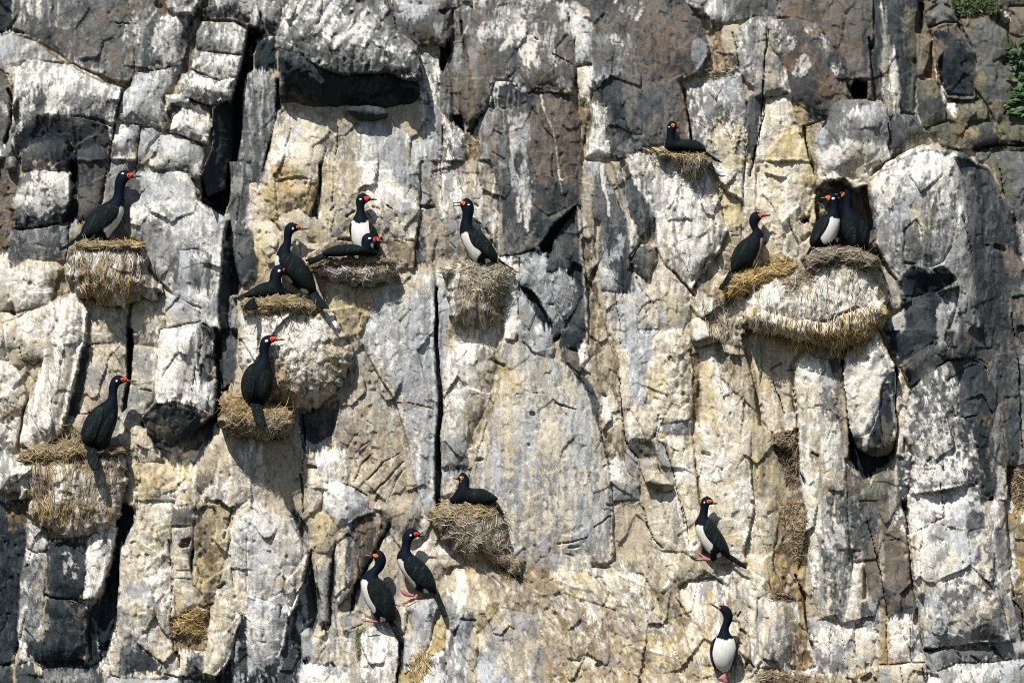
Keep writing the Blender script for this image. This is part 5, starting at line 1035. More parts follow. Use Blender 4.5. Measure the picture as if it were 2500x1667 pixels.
def mat_plain(name, col, rough=0.6, spec=0.4, bump=0.0, var=0.25, scale=120.0, alt_col=None):
    m = bpy.data.materials.new(name); m.use_nodes = True
    nt = m.node_tree; n = nt.nodes; L = nt.links
    b = n["Principled BSDF"]; b.inputs["Roughness"].default_value = rough; b.inputs["Specular IOR Level"].default_value = spec
    tc = n.new("ShaderNodeNewGeometry")
    n1 = n.new("ShaderNodeTexNoise"); n1.inputs["Scale"].default_value = scale; n1.inputs["Detail"].default_value = 4
    L.new(tc.outputs["Position"], n1.inputs["Vector"])
    cr = n.new("ShaderNodeValToRGB"); cr.color_ramp.elements[0].position = 0.3; cr.color_ramp.elements[1].position = 0.72
    cr.color_ramp.elements[0].color = tuple(c * (1 - var) for c in col) + (1,)
    cr.color_ramp.elements[1].color = tuple(min(1, c * (1 + var)) for c in (alt_col or col)) + (1,)  # second tone of the random mottling
    L.new(n1.outputs["Fac"], cr.inputs["Fac"]); L.new(cr.outputs["Color"], b.inputs["Base Color"])
    if bump:
        bp = n.new("ShaderNodeBump"); bp.inputs["Strength"].default_value = bump; bp.inputs["Distance"].default_value = 0.006
        L.new(n1.outputs["Fac"], bp.inputs["Height"]); L.new(bp.outputs["Normal"], b.inputs["Normal"])
    return m

def link_mesh(name, verts, faces, mat, cols=None, parent=None, loc=None, smooth=False):
    me = bpy.data.meshes.new(name)
    v = np.asarray(verts, np.float32)
    if loc is None:
        loc = Vector((0, 0, 0))
    v = v - np.array(loc, np.float32)
    fa = np.asarray(faces, np.int32)
    if fa.ndim == 2:
        nf, k = fa.shape
        me.vertices.add(len(v)); me.vertices.foreach_set("co", v.ravel())
        me.loops.add(nf * k); me.loops.foreach_set("vertex_index", fa.ravel())
        me.polygons.add(nf); me.polygons.foreach_set("loop_start", np.arange(0, nf * k, k, dtype=np.int32))
    else:
        me.from_pydata([tuple(x) for x in v], [], [tuple(f) for f in faces])
    me.update(calc_edges=True)
    if cols is not None:
        ca = me.color_attributes.new("Col", 'FLOAT_COLOR', 'POINT')
        c4 = np.ones((len(v), 4), np.float32); c4[:, :3] = cols
        ca.data.foreach_set("color", c4.ravel())
    if smooth:
        me.polygons.foreach_set("use_smooth", np.ones(len(me.polygons), bool))
    me.materials.append(mat)
    me.validate()
    o = bpy.data.objects.new(name, me)
    COL.objects.link(o)
    o.location = loc
    if parent is not None:
        o.parent = parent
        o.location = Vector(loc) - parent.location if parent.type == 'EMPTY' or True else loc
    return o

def tag(o, label=None, cat=None, group=None, kind=None):
    if label: o["label"] = label
    if cat: o["category"] = cat
    if group: o["group"] = group
    if kind: o["kind"] = kind
    return o

M_ROCK = mat_vertex("rock", 0.92, 0.6, 60.0, 0.15, 0.25, 420.0, (0.8, 1.18))
M_CRUST = mat_vertex("guano_crust", 0.95, 0.7, 70.0, 0.15, 0.5, 420.0)

# ------------------------------------------------------------------ build the cliff sheet
def blur(a, r, n=2):
    for _ in range(n):
        for ax in (0, 1):
            p = np.concatenate([np.repeat(np.take(a, [0], ax), r + 1, ax), a, np.repeat(np.take(a, [-1], ax), r, ax)], ax)
            c = np.cumsum(p, ax, dtype=np.float64)
            n_ = a.shape[ax]
            a = ((np.take(c, range(2 * r + 1, 2 * r + 1 + n_), ax) - np.take(c, range(0, n_), ax)) / (2 * r + 1)).astype(np.float32)
    return a

rock_blocks()
# small steps between neighbouring blocks are worn round, only the big ones stay sharp
_b = 0.5 * blur(PF, 3, 2) + 0.5 * blur(PF, 7, 2)
_w = blur(sstep(5.0, 1.8, np.abs(PF - _b)).astype(np.float32), 1, 1)
PF = PF * (1 - _w) + _b * _w
# rain and guano drag the colour of each block down over the next
_dv = 16 * sbm(U / 3.6, V / 90, 3, 321) + 7 * fbm(U / 9, V / 9, 3, 323); _du = 4 * fbm(U / 12, V / 12, 3, 325)
_ii = np.clip(np.arange(NV)[:, None] + np.round(_dv / STEP).astype(int), 0, NV - 1)
_jj = np.clip(np.arange(NU)[None, :] + np.round(_du / STEP).astype(int), 0, NU - 1)
CF = CF[_ii, _jj]
rock_stains()
rock_cracks()
# grain of the stone itself: streaks, lichen specks, micro shadows painted as dark dots
_g = 1 + 0.17 * sbm(U / 5, V / 60, 3, 301) + 0.11 * fbm(U / 7, V / 8, 3, 303, 0.7) + 0.14 * fbm(U / 40, V / 60, 3, 305)
_s = sstep(0.80, 0.93, NZ['f']) * sstep(0.35, 0.65, unif(fbm(U / 70, V / 90, 3, 307)))
_s2 = sstep(0.88, 0.97, unif(fbm(U / 4.2, V / 5.0, 2, 309)))
CF = CF * _g[..., None] * (1 - 0.35 * _s - 0.22 * _s2 * (1 - _s))[..., None]
PF = np.where(np.abs(PF) < 14, PF * 0.58, np.sign(PF) * (np.abs(PF) - 5.88)).astype(np.float32)
PC = PF + LEAN + DET * RF + CRU * KF
PT = PC.copy()                       # top-most relief, stones and nests included

def grid_mesh(name, sl, p, mask, cols, mat, back=None, **kw):
    """relief sheet over a masked piece of the grid; with back it is closed into a solid"""
    uu, vv = U[sl], V[sl]
    x, z = world_xz(uu, vv)
    idx = -np.ones(mask.shape, np.int64)
    fm = mask[:-1, :-1] & mask[:-1, 1:] & mask[1:, :-1] & mask[1:, 1:]
    vm = np.zeros(mask.shape, bool)
    vm[:-1, :-1] |= fm; vm[:-1, 1:] |= fm; vm[1:, :-1] |= fm; vm[1:, 1:] |= fm
    n = int(vm.sum()); idx[vm] = np.arange(n)
    co = np.stack([x[vm], -p[vm] / 100.0, z[vm]], -1)
    a, b, c, d = idx[:-1, :-1][fm], idx[1:, :-1][fm], idx[1:, 1:][fm], idx[:-1, 1:][fm]
    f = np.stack([a, b, c, d], -1)
    cc = cols[vm]
    if back is not None:
        co2 = co.copy(); co2[:, 1] = -np.minimum(back[vm], p[vm] - 0.5) / 100.0
        f2 = np.stack([a, d, c, b], -1) + n
        e = {}
        pad = np.pad(fm, 1)
        ii, jj = np.nonzero(fm)
        walls = []
        up = ~pad[:-2, 1:-1][fm]; dn = ~pad[2:, 1:-1][fm]; lf = ~pad[1:-1, :-2][fm]; rt = ~pad[1:-1, 2:][fm]
        for m, s, t in ((up, d, a), (dn, b, c), (lf, a, b), (rt, c, d)):
            s_, t_ = s[m], t[m]
            walls.append(np.stack([t_, s_, s_ + n, t_ + n], -1))
        f = np.concatenate([f, f2] + walls)
        co = np.concatenate([co, co2]); cc = np.concatenate([cc, cc])
    return link_mesh(name, co, f, mat, cc, **kw)

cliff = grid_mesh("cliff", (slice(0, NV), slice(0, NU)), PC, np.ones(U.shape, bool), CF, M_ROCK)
cliff["kind"] = "structure"
# ------------------------------------------------------------------ loose stones and nests: closed solids standing on the cliff
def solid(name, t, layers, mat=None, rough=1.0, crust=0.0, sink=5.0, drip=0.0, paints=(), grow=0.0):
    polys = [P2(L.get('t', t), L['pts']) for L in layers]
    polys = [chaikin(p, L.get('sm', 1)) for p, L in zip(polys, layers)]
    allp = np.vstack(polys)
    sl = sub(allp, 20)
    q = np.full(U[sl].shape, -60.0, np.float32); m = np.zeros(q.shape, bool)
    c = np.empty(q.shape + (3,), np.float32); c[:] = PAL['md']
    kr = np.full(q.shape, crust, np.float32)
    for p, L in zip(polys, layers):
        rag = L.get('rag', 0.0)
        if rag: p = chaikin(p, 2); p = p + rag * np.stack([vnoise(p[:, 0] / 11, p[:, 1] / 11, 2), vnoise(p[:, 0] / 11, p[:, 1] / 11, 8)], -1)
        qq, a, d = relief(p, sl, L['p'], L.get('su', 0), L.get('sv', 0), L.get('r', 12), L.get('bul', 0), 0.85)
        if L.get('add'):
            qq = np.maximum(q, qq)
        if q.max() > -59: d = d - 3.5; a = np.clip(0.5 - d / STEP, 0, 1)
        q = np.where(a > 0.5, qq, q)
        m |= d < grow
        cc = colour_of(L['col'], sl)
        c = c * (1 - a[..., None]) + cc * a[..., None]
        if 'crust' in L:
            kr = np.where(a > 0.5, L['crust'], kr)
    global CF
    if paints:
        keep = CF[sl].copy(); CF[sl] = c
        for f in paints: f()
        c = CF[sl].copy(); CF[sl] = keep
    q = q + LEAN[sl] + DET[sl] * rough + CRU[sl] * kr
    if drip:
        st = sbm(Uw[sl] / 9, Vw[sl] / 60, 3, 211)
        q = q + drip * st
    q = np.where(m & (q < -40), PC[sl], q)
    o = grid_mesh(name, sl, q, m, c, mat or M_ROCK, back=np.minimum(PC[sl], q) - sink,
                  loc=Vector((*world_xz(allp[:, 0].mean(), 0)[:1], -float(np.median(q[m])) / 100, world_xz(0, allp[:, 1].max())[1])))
    PT[sl] = np.where(m, np.maximum(PT[sl], q), PT[sl])
    return o

def look(field, u, v):
    j = np.clip(((np.asarray(u) - U0) / STEP).round().astype(int), 0, NU - 1)
    i = np.clip(((np.asarray(v) - V0) / STEP).round().astype(int), 0, NV - 1)
    return field[i, j]

STRAW_COLS = {
    'tan': [(0.42, 0.31, 0.14), (0.34, 0.26, 0.13), (0.50, 0.40, 0.22), (0.20, 0.15, 0.08), (0.30, 0.27, 0.18)],
    'grey': [(0.36, 0.33, 0.26), (0.22, 0.19, 0.14), (0.50, 0.46, 0.38), (0.12, 0.10, 0.07), (0.30, 0.25, 0.16)],
    'gold': [(0.50, 0.33, 0.10), (0.42, 0.29, 0.10), (0.56, 0.42, 0.18), (0.22, 0.14, 0.05), (0.34, 0.25, 0.12)],
    'brown': [(0.16, 0.11, 0.06), (0.22, 0.17, 0.10), (0.30, 0.25, 0.17), (0.09, 0.06, 0.035), (0.34, 0.30, 0.22)],
    'pale': [(0.58, 0.54, 0.46), (0.44, 0.40, 0.32), (0.66, 0.63, 0.57), (0.24, 0.20, 0.14), (0.36, 0.30, 0.2)],
}
M_STRAW = mat_vertex("straw", 0.85, 0.0, 40.0, 0.2, 0.0)

class Tubes:
    def __init__(s): s.v = []; s.f = []; s.c = []; s.n = 0
    def add(s, pts, rad, col, sides=3):
        """pts in metres (n,3)"""
        pts = np.asarray(pts, float); n = len(pts)
        tg = np.gradient(pts, axis=0); tg /= (np.linalg.norm(tg, axis=1, keepdims=True) + 1e-9)
        up = np.array([0.13, 0.95, 0.3]); a = np.cross(tg, up); a /= (np.linalg.norm(a, axis=1, keepdims=True) + 1e-9)
        b = np.cross(tg, a)
        rr = np.broadcast_to(np.asarray(rad, float), (n,))
        ph = np.linspace(0, 2 * np.pi, sides, endpoint=False)
        ring = pts[:, None] + rr[:, None, None] * (np.cos(ph)[None, :, None] * a[:, None] + np.sin(ph)[None, :, None] * b[:, None])
        s.v.append(ring.reshape(-1, 3)); s.c.append(np.broadcast_to(np.asarray(col, float), (n * sides, 3)))
        i = np.arange(n - 1)[:, None] * sides; k = np.arange(sides)[None]; k2 = (k + 1) % sides
        f = np.stack([i + k, i + k2, i + sides + k2, i + sides + k], -1).reshape(-1, 4) + s.n
        s.f.append(f); s.n += n * sides
        s.f.append(np.array([[s.n - sides, s.n - sides + 1, s.n - sides + 2, s.n - 1]] if sides > 3 else [[s.n - 3, s.n - 2, s.n - 1, s.n - 1]])[:0].reshape(-1, 4))
    def build(s, name, mat, **kw):
        return link_mesh(name, np.concatenate(s.v), np.concatenate(s.f), mat, np.concatenate(s.c), **kw)

def straws(T, t, pts, n, ln_=(14, 34), ang=(-25, 25), pal='tan', rad=(0.0016, 0.003), lift=(0.3, 2.2), sag=6.0, seed=0):
    """thin stems laid over whatever relief is there; lengths in cliff pixels, angles from the level, down positive"""
    poly = P2(t, pts); rg = np.random.default_rng(900 + seed)
    lo, hi = poly.min(0), poly.max(0); k = 0
    cols = STRAW_COLS[pal]
    n = int(n * 0.62); ang = (ang[0] - 12, ang[1] + 12) if ang[0] < 30 else ang
    while k < n:
        u, v = rg.uniform(lo[0], hi[0]), rg.uniform(lo[1], hi[1])
        if sdf_poly(poly, np.array([u]), np.array([v]))[0] > 0:
            continue
        k += 1
        L = rg.uniform(*ln_) * (1.5 if rg.random() < 0.12 else 1); a = math.radians(rg.uniform(*ang)) + (math.pi if rg.random() < 0.5 else 0)
        if ang[0] > 30: a = math.radians(rg.uniform(*ang))
        m = 5
        tt = np.linspace(-0.5, 0.5, m)
        cu = rg.normal(0, 0.18) * L
        pu = u + np.cos(a) * tt * L - np.sin(a) * cu * (tt ** 2 * 4)
        pv = v + np.sin(a) * tt * L + np.cos(a) * cu * (tt ** 2 * 4) + sag * (tt + 0.5) ** 2 * rg.random()
        lf = rg.uniform(*lift)
        pp = look(PT, pu, pv) + lf
        mid = m // 2
        for i in list(range(mid + 1, m)): pp[i] = np.clip(pp[i], pp[i - 1] - 1.6, pp[i - 1] + 1.6)
        for i in list(range(mid - 1, -1, -1)): pp[i] = np.clip(pp[i], pp[i + 1] - 1.6, pp[i + 1] + 1.6)
        x, z = world_xz(pu, pv)
        r = rg.uniform(*rad) * 0.85
        c = np.array(cols[rg.integers(len(cols))]) * rg.uniform(0.7, 1.45)
        T.add(np.stack([x, -pp / 100, z], -1), r * np.array([0.7, 1, 1, 0.9, 0.45]), c)
    return T

def finish_nest(o, T, label):
    tag(o, label, "nest", "cormorant nests on the cliff ledges")
    if T is not None and T.v:
        s = T.build("straw", M_STRAW, parent=o, loc=tuple(o.location))
        s["kind"] = "stuff"
    return o

# ---- loose stones
def boulders():
    o = solid("boulder", '10', [
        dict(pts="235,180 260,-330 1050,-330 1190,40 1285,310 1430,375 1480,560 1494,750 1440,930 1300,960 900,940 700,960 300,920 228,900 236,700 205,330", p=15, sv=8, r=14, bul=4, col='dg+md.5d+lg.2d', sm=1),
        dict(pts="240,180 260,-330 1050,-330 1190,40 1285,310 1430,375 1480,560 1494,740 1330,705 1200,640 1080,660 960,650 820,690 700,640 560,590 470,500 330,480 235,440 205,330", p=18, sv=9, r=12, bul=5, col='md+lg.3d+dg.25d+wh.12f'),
        dict(pts="232,450 330,490 460,510 550,600 690,650 820,700 960,660 1080,670 1200,650 1330,715 1494,745 1440,935 1330,1000 1210,1030 1000,1000 860,962 700,1000 430,985 300,940 228,905 238,700", p=11, sv=-24, r=8, bul=2, col='dk+bk.3b+dg.35b'),  # underside, its shade painted as a darker rock colour
    ], rough=2.2, sink=20, paints=(
        lambda: pt('10', "240,60 560,-60 900,120 1150,420 1190,480 900,440 640,330 420,240 230,230", 'lg+wh.35d', 0.75, 50, 'd', 1.7),
        lambda: pt('10', "900,-200 1060,-200 1200,80 1290,330 1100,280 1000,60", 'md', 0.6, 30, 'd', 1.3),
        lambda: pt('10', "380,180 470,200 470,280 390,260", 'md', 0.7, 20, 'b'),
        lambda: pt('10', "230,240 420,280 620,400 900,470 1200,520 1480,560 1490,720 1200,660 800,680 540,570 240,450", 'dg+md.4f', 0.75, 26, 'f', 1.3),
        lambda: pt('10', "230,780 330,850 400,920 240,940", 'br', 0.7, 20, 'b'),
        lambda: pt('10', "880,780 1150,760 1160,850 920,880", 'dg', 0.7, 24, 'd'),
        lambda: ln('10', "215,330 225,600 238,760", 8, 'lg', 0.8)))
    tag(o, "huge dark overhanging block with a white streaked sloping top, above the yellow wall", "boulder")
    o = solid("boulder", '10', [dict(pts="790,990 900,925 1100,935 1215,1000 1195,1070 960,1085", p=7, sv=-10, r=12, bul=3, col='dg+dk.4b')], sink=10)
    tag(o, "small dark stone wedged in the shade beneath the huge overhanging block", "boulder")
    o = solid("boulder", '32', [
        dict(pts="718,235 860,40 1000,-60 1050,-10 1095,120 1195,310 1200,420 1180,600 1192,800 1172,1000 1140,1060 1000,1082 890,1045 825,1000 785,880 760,640", p=11, r=26, bul=3, sv=0, col='dg+dk.3b+br.25b', sm=1),
        dict(pts="718,235 860,40 1000,-60 1050,-10 1095,120 1195,310 1080,400 1050,560 1030,640 960,850 860,890 790,885 760,640", p=12, su=4, r=12, col='lg+bw.35b+cr.3e+wh.25d'),
        dict(pts="1070,440 1120,440 1160,560 1190,800 1172,980 1060,900 1045,700", p=8, su=-12, r=4, col='dk+gn.4b'),
    ], sink=12, paints=(
        lambda: pt('32', "980,60 1080,200 1060,420 900,640 800,760 780,700 960,420", 'wh+cr.4b', 0.7, 24, 'd', 1.1),
        lambda: ln('32', "1120,350 1150,500 1170,740", 20, 'bw+lg.4s', 0.85, 's'),
        lambda: ln('32', "1195,330 1195,600 1185,900", 10, 'wh', 0.8, 's'),
        lambda: ln('32', "910,880 905,1000", 9, 'wh', 0.8, 's')))
    tag(o, "hanging wedge of rock, left face painted pale as lit and dark foot, over a black hole", "boulder")
    o = solid("boulder", '22', [dict(pts="1162,1095 1250,1082 1335,1085 1352,1200 1405,1262 1482,1330 1462,1372 1400,1390 1285,1350 1205,1285", p=9, r=12, bul=2, sv=2, col='cr+lg.3b'),
                               dict(pts="1210,1290 1300,1330 1400,1345 1480,1332 1462,1372 1400,1390 1285,1352", p=6, sv=-25, r=3, col='be+br.4b')], sink=8,
              paints=(lambda: pt('22', "1270,1090 1335,1090 1340,1250 1290,1290", 'ye+oc.3f', 0.7, 10, 's'),))
    tag(o, "small cream stone with a yellow stripe jutting from the pale slabs", "boulder")
    o = solid("boulder", '22', [dict(pts="1600,-140 1690,-175 1765,-120 1895,25 1830,62 1682,98 1640,60", p=11, r=10, bul=2, sv=2, col='cr+wh.4b+be.25b'),
                               dict(pts="1640,50 1700,60 1830,20 1890,20 1830,64 1682,98", p=8, sv=-20, r=3, col='lg+be.4b')], sink=10,
              paints=(lambda: ln('22', "1700,-160 1780,-80 1840,0", 10, 'oc+so.4f', 0.8),))
    tag(o, "crusted white cube of stone below the single upright cormorant on loose straw", "boulder")
    o = solid("boulder", '00', [dict(pts="38,1400 90,1368 145,1380 165,1500 120,1535 55,1520", p=7, r=18, bul=5, col='md+lg.3b')], sink=8)
    tag(o, "small round grey stone beside the crack at the left edge", "boulder")
boulders()

# ---- nests: a mound of old guano and weed, straw on top
def nests():
    G = M_CRUST
    # 1
    o = solid("nest", '01', [
        dict(rag=9, pts="690,670 760,655 1200,655 1275,680 1305,800 1330,900 1420,1020 1500,1110 1400,1160 1250,1180 1180,1200 1100,1265 960,1262 890,1225 860,1175 780,1190 700,1160 610,1060 590,950 620,800", p=17, sv=-2, r=26, bul=7, col='wh+be.35s+br.2s+lg.2s'),
        dict(rag=9, pts="700,660 1260,660 1290,720 660,720", p=20, r=10, bul=2, col='br+st.4f', add=1, crust=0.2),
    ], G, 1.3, 0.75, 10, 1.6, paints=(
        lambda: pt('01', "740,900 900,880 980,980 1200,980 1200,1130 1100,1270 940,1270 860,1160 720,1130", 'st+oc.35f+so.25f', 0.8, 40, 's', 1.5, 0.14),
        lambda: pt('01', "700,760 1250,760 1280,960 640,960", 'br+so.3f', 0.6, 60, 's', 1.7, 0.14)))
    T = Tubes()
    straws(T, '01', "660,650 1290,650 1310,720 650,720", 190, (16, 40), (-20, 20), 'tan', seed=1)
    straws(T, '01', "1080,600 1250,650 1240,690 1060,670", 70, (14, 34), (-35, 35), 'gold', seed=2)
    straws(T, '01', "650,720 1290,720 1310,860 620,860", 130, (14, 34), (62, 118), 'pale', seed=3)
    straws(T, '01', "740,900 980,900 1200,1000 1160,1180 760,1180", 200, (12, 34), (55, 125), 'gold', seed=4)
    straws(T, '01', "600,860 1400,900 1460,1120 640,1140", 150, (10, 26), (55, 130), 'pale', seed=5)
    finish_nest(o, T, "tall pedestal nest streaked white with guano, under the cormorant at the upper left")
    # 2
    o = solid("nest", '02', [
        dict(rag=9, pts="130,1060 260,985 480,960 700,950 900,985 1090,990 1130,1060 1135,1240 1130,1330 1090,1568 1020,1700 880,1760 700,1790 520,1740 330,1700 290,1560 240,1440 90,1400 -60,1420 -60,1120", p=15, sv=-1, r=22, bul=6, col='wh+be.35s+cr.25s+lg.2s'),
        dict(rag=9, pts="150,1060 300,985 480,960 700,950 900,985 1090,990 1120,1050 800,1090 500,1130 200,1120", p=18, r=12, bul=2, col='br+st.4f+so.3f', add=1, crust=0.2),
    ], G, 1.3, 0.8, 10, 1.8, paints=(
        lambda: pt('02', "240,1300 420,1330 600,1400 900,1330 1000,1480 880,1760 700,1800 500,1730 280,1640", 'oc+st.4f+so.3s', 0.8, 50, 's', 1.6, 0.14),
        lambda: pt('02', "200,1120 1080,1080 1080,1260 300,1300", 'br+st.4f', 0.6, 60, 's', 1.6, 0.14)))
    T = Tubes()
    straws(T, '02', "180,1060 300,980 560,900 720,900 760,1040 600,1140 240,1120", 240, (16, 50), (-45, 45), 'tan', seed=11)
    straws(T, '02', "560,780 720,880 700,940 540,900", 60, (20, 44), (10, 60), 'tan', seed=12)
    straws(T, '02', "880,950 1080,980 1200,1000 1120,1060 880,1050", 120, (14, 36), (-25, 25), 'brown', seed=13)
    straws(T, '02', "300,1080 900,1060 1100,1080 1080,1240 340,1260", 200, (16, 46), (60, 120), 'tan', seed=14)
    straws(T, '02', "200,1260 1080,1240 980,1568 300,1600", 160, (14, 40), (65, 115), 'pale', seed=15)
    straws(T, '02', "280,1350 640,1350 700,1700 320,1650", 120, (14, 40), (60, 120), 'gold', seed=16)
    finish_nest(o, T, "broad straw topped nest under the cormorant at the lower left")
    # 3 the big mound at the centre left
    o = solid("nest", 's', [
        dict(rag=9, pts="588,738 625,722 680,716 735,722 797,748 840,790 856,850 858,903 830,945 800,985 765,1003 733,1005 700,992 660,985 620,960 590,930 578,830", p=16, su=3, sv=-3, r=44, bul=6, col='wh+cr.35b+be.25s+br.18f'),
        dict(rag=9, pts="588,738 625,722 680,716 735,722 790,748 760,770 690,755 640,758 595,770", p=22, r=10, bul=2, col='br+st.4f+gn.3f', add=1, crust=0.2),
    ], G, 1.5, 1.25, 12, 0.9, paints=(
        lambda: pt('s', "780,770 850,820 850,900 800,980 770,1000 790,900 800,840", 'ye+be.4f+so.2f', 0.75, 16, 'f', 1.3),
        lambda: pt('s', "640,900 700,900 740,960 720,1000 660,985", 'oc+st.4f', 0.75, 16, 'f', 1.3),
        lambda: pt('s', "600,760 720,760 790,800 780,880 700,860 610,850", 'wh', 0.7, 24, 's', 1.2)))
    T = Tubes()
    straws(T, 's', "590,735 630,722 735,722 800,750 780,775 700,760 600,775", 300, (14, 40), (-25, 35), 'tan', seed=21)
    straws(T, 's', "640,735 740,735 760,790 650,800", 90, (14, 36), (40, 130), 'brown', seed=22)
    straws(T, 's', "600,780 800,790 830,930 640,940", 110, (8, 22), (20, 150), 'pale', seed=23)
    straws(T, 's', "640,890 720,930 740,1000 650,985", 60, (8, 22), (20, 150), 'brown', seed=24)
    finish_nest(o, T, "big bulging white crusted nest mound carrying two cormorants, one lying")
    # 3b
    o = solid("nest", 's', [
        dict(rag=9, pts="536,955 560,948 585,965 615,985 660,985 700,992 722,1008 718,1040 700,1068 660,1075 610,1068 565,1062 540,1045", p=25, sv=-2, r=18, bul=4, col='st+tn.3f'.replace('tn', 'be') + '+so.3f')], G, 1.0, 0.5, 9)
    T = Tubes()
    straws(T, 's', "534,945 580,955 625,980 715,995 722,1020 600,1020 540,1010", 220, (14, 48), (-50, 50), 'gold', seed=31)
    straws(T, 's', "540,1000 720,1005 700,1070 560,1060", 260, (12, 36), (-60, 90), 'grey', seed=32)
    finish_nest(o, T, "golden straw nest under the cormorant seen from behind, left of the big mound")
    # 4
    o = solid("nest", '11', [
        dict(rag=9, pts="470,880 620,820 780,790 1000,785 1180,800 1260,870 1310,980 1200,1010 1020,1040 900,1050 700,1000 540,950", p=15, sv=0, r=22, bul=4, col='lg+wh.3f+be.3f+br.2f'),
        dict(rag=9, pts="480,870 640,815 780,790 1000,785 1180,800 1230,850 900,840 640,880", p=18, r=9, bul=1, col='br+st.45f+so.25f', add=1)], G, 1.2, 0.6, 9)
    T = Tubes()
    straws(T, '11', "470,860 640,810 1000,775 1200,790 1250,850 900,850 560,900", 260, (14, 38), (-25, 20), 'brown', seed=41)
    straws(T, '11', "1000,800 1220,820 1330,980 1180,1010 1050,900", 170, (14, 34), (20, 70), 'grey', seed=42)
    straws(T, '11', "560,860 1050,850 1040,1020 620,960", 150, (8, 24), (0, 180), 'pale', seed=43)
    finish_nest(o, T, "low weathered nest on the ledge under the front facing white breasted cormorant")
    # 5
    o = solid("nest", '11', [
        dict(rag=9, pts="1680,880 1800,845 1950,835 2150,835 2240,870 2300,950 2260,1080 2240,1250 2160,1400 2060,1440 1960,1400 1900,1440 1800,1400 1740,1420 1730,1150 1700,960", p=11, sv=-2, r=24, bul=5, col='be+lg.3s+br.3f+wh.2s')], G, 1.2, 0.7, 9, 0.8)
    T = Tubes()
    straws(T, '11', "1660,860 1850,830 2160,820 2330,900 2300,960 1800,930 1660,920", 280, (16, 46), (-22, 25), 'grey', seed=51)
    straws(T, '11', "1900,900 2300,900 2260,1150 2060,1150 1850,1050", 260, (14, 40), (10, 75), 'grey', seed=52)
    straws(T, '11', "1740,1000 2220,1100 2160,1400 1760,1400", 150, (14, 40), (70, 110), 'tan', seed=53)
    finish_nest(o, T, "ragged twig nest under the cormorant with the open bill")
    # 6
    o = solid("nest", '20', [
        dict(rag=9, pts="1230,1360 1330,1330 1480,1322 1640,1335 1760,1375 1800,1420 1790,1480 1745,1540 1700,1600 1620,1580 1540,1560 1500,1470 1420,1410 1300,1385", p=16, r=16, bul=3, col='be+st.35f+lg.3f+so.2f')], G, 1.0, 0.5, 9)
    T = Tubes()
    straws(T, '20', "1230,1345 1340,1320 1640,1330 1790,1390 1780,1430 1400,1385", 230, (14, 38), (-20, 25), 'tan', seed=61)
    straws(T, '20', "1480,1400 1800,1410 1760,1520 1720,1600 1560,1560", 230, (14, 40), (50, 130), 'grey', seed=62)
    finish_nest(o, T, "straw nest on the white column at the upper right, weed drooping off its edge")
    # 7
    o = solid("nest", 's', [
        dict(rag=9, pts="1752,700 1785,672 1830,655 1905,636 1960,640 1955,668 1900,690 1850,712 1800,722 1765,722", p=10, r=16, bul=4, col='st+be.4f+so.3f')], G, 1.0, 0.4, 9)
    T = Tubes()
    straws(T, 's', "1752,695 1790,664 1910,628 1965,640 1940,675 1850,712 1770,722", 420, (18, 56), (-45, 15), 'gold', seed=71)
    finish_nest(o, T, "loose yellow straw nest beneath the single upright cormorant on the right")
    # 8 the great nest of the pair on the right
    o = solid("nest", 's', [
        dict(rag=9, pts="1805,745 1830,700 1880,668 1935,655 1965,625 2000,606 2050,602 2100,614 2140,640 2165,690 2172,740 2160,790 2120,830 2073,848 2020,846 1960,832 1900,815 1850,806 1815,785", p=17, sv=-3, r=48, bul=6, col='wh+be.3s+cr.25s+lg.2s'),
        dict(rag=9, pts="1960,640 1975,618 2020,602 2080,606 2130,626 2150,655 2080,650 2000,655 1965,668", p=24, r=10, bul=2, col='br+st.45f+gn.25f', add=1, crust=0.2),
        dict(rag=9, pts="1810,760 1870,760 1960,790 2040,768 2120,740 2168,735 2160,790 2120,830 2073,850 2020,848 1960,834 1900,817 1850,808 1815,787", p=19, sv=-8, r=10, bul=2, col='oc+st.4f+ye.3f+cr.2f', crust=1.1),
    ], G, 1.3, 0.75, 16, 1.8, paints=(
        lambda: pt('s', "1815,740 2160,700 2165,770 2040,800 1960,815 1815,790", 'wh+cr.3s', 0.85, 26, 's', 1.8, 0.12),
        lambda: pt('s', "1890,680 1975,640 1990,700 1910,730", 'br+st.4f', 0.7, 16, 'f', 1.4)))
    T = Tubes()
    straws(T, 's', "1955,650 1975,612 2020,600 2090,604 2150,640 2150,665 2050,650 1965,672", 330, (14, 42), (-30, 30), 'grey', seed=81)
    straws(T, 's', "1900,670 1970,640 1985,690 1920,720", 130, (14, 36), (-40, 60), 'brown', seed=82)
    straws(T, 's', "2110,640 2150,650 2180,720 2150,740", 90, (14, 34), (30, 80), 'tan', seed=83)
    straws(T, 's', "1830,770 1960,790 2130,750 2150,775 1960,815 1830,795", 150, (16, 40), (75, 105), 'pale', rad=(0.003, 0.006), lift=(0.5, 3.5), seed=88)
    straws(T, 's', "1815,800 1900,812 2020,840 2110,830 2160,790 2150,830 2070,866 1900,840", 200, (16, 44), (60, 120), 'gold', seed=89)
    straws(T, 's', "1820,700 2120,660 2140,760 1830,790", 170, (16, 44), (65, 115), 'pale', seed=84)
    straws(T, 's', "1815,770 1960,795 2165,745 2150,800 2070,850 1900,815", 420, (12, 34), (35, 145), 'gold', seed=85)
    straws(T, 's', "1990,820 2110,815 2070,865 2030,865", 130, (14, 40), (60, 130), 'tan', seed=86)
    finish_nest(o, T, "great overhanging nest with white drips above ochre weed, under the touching pair")
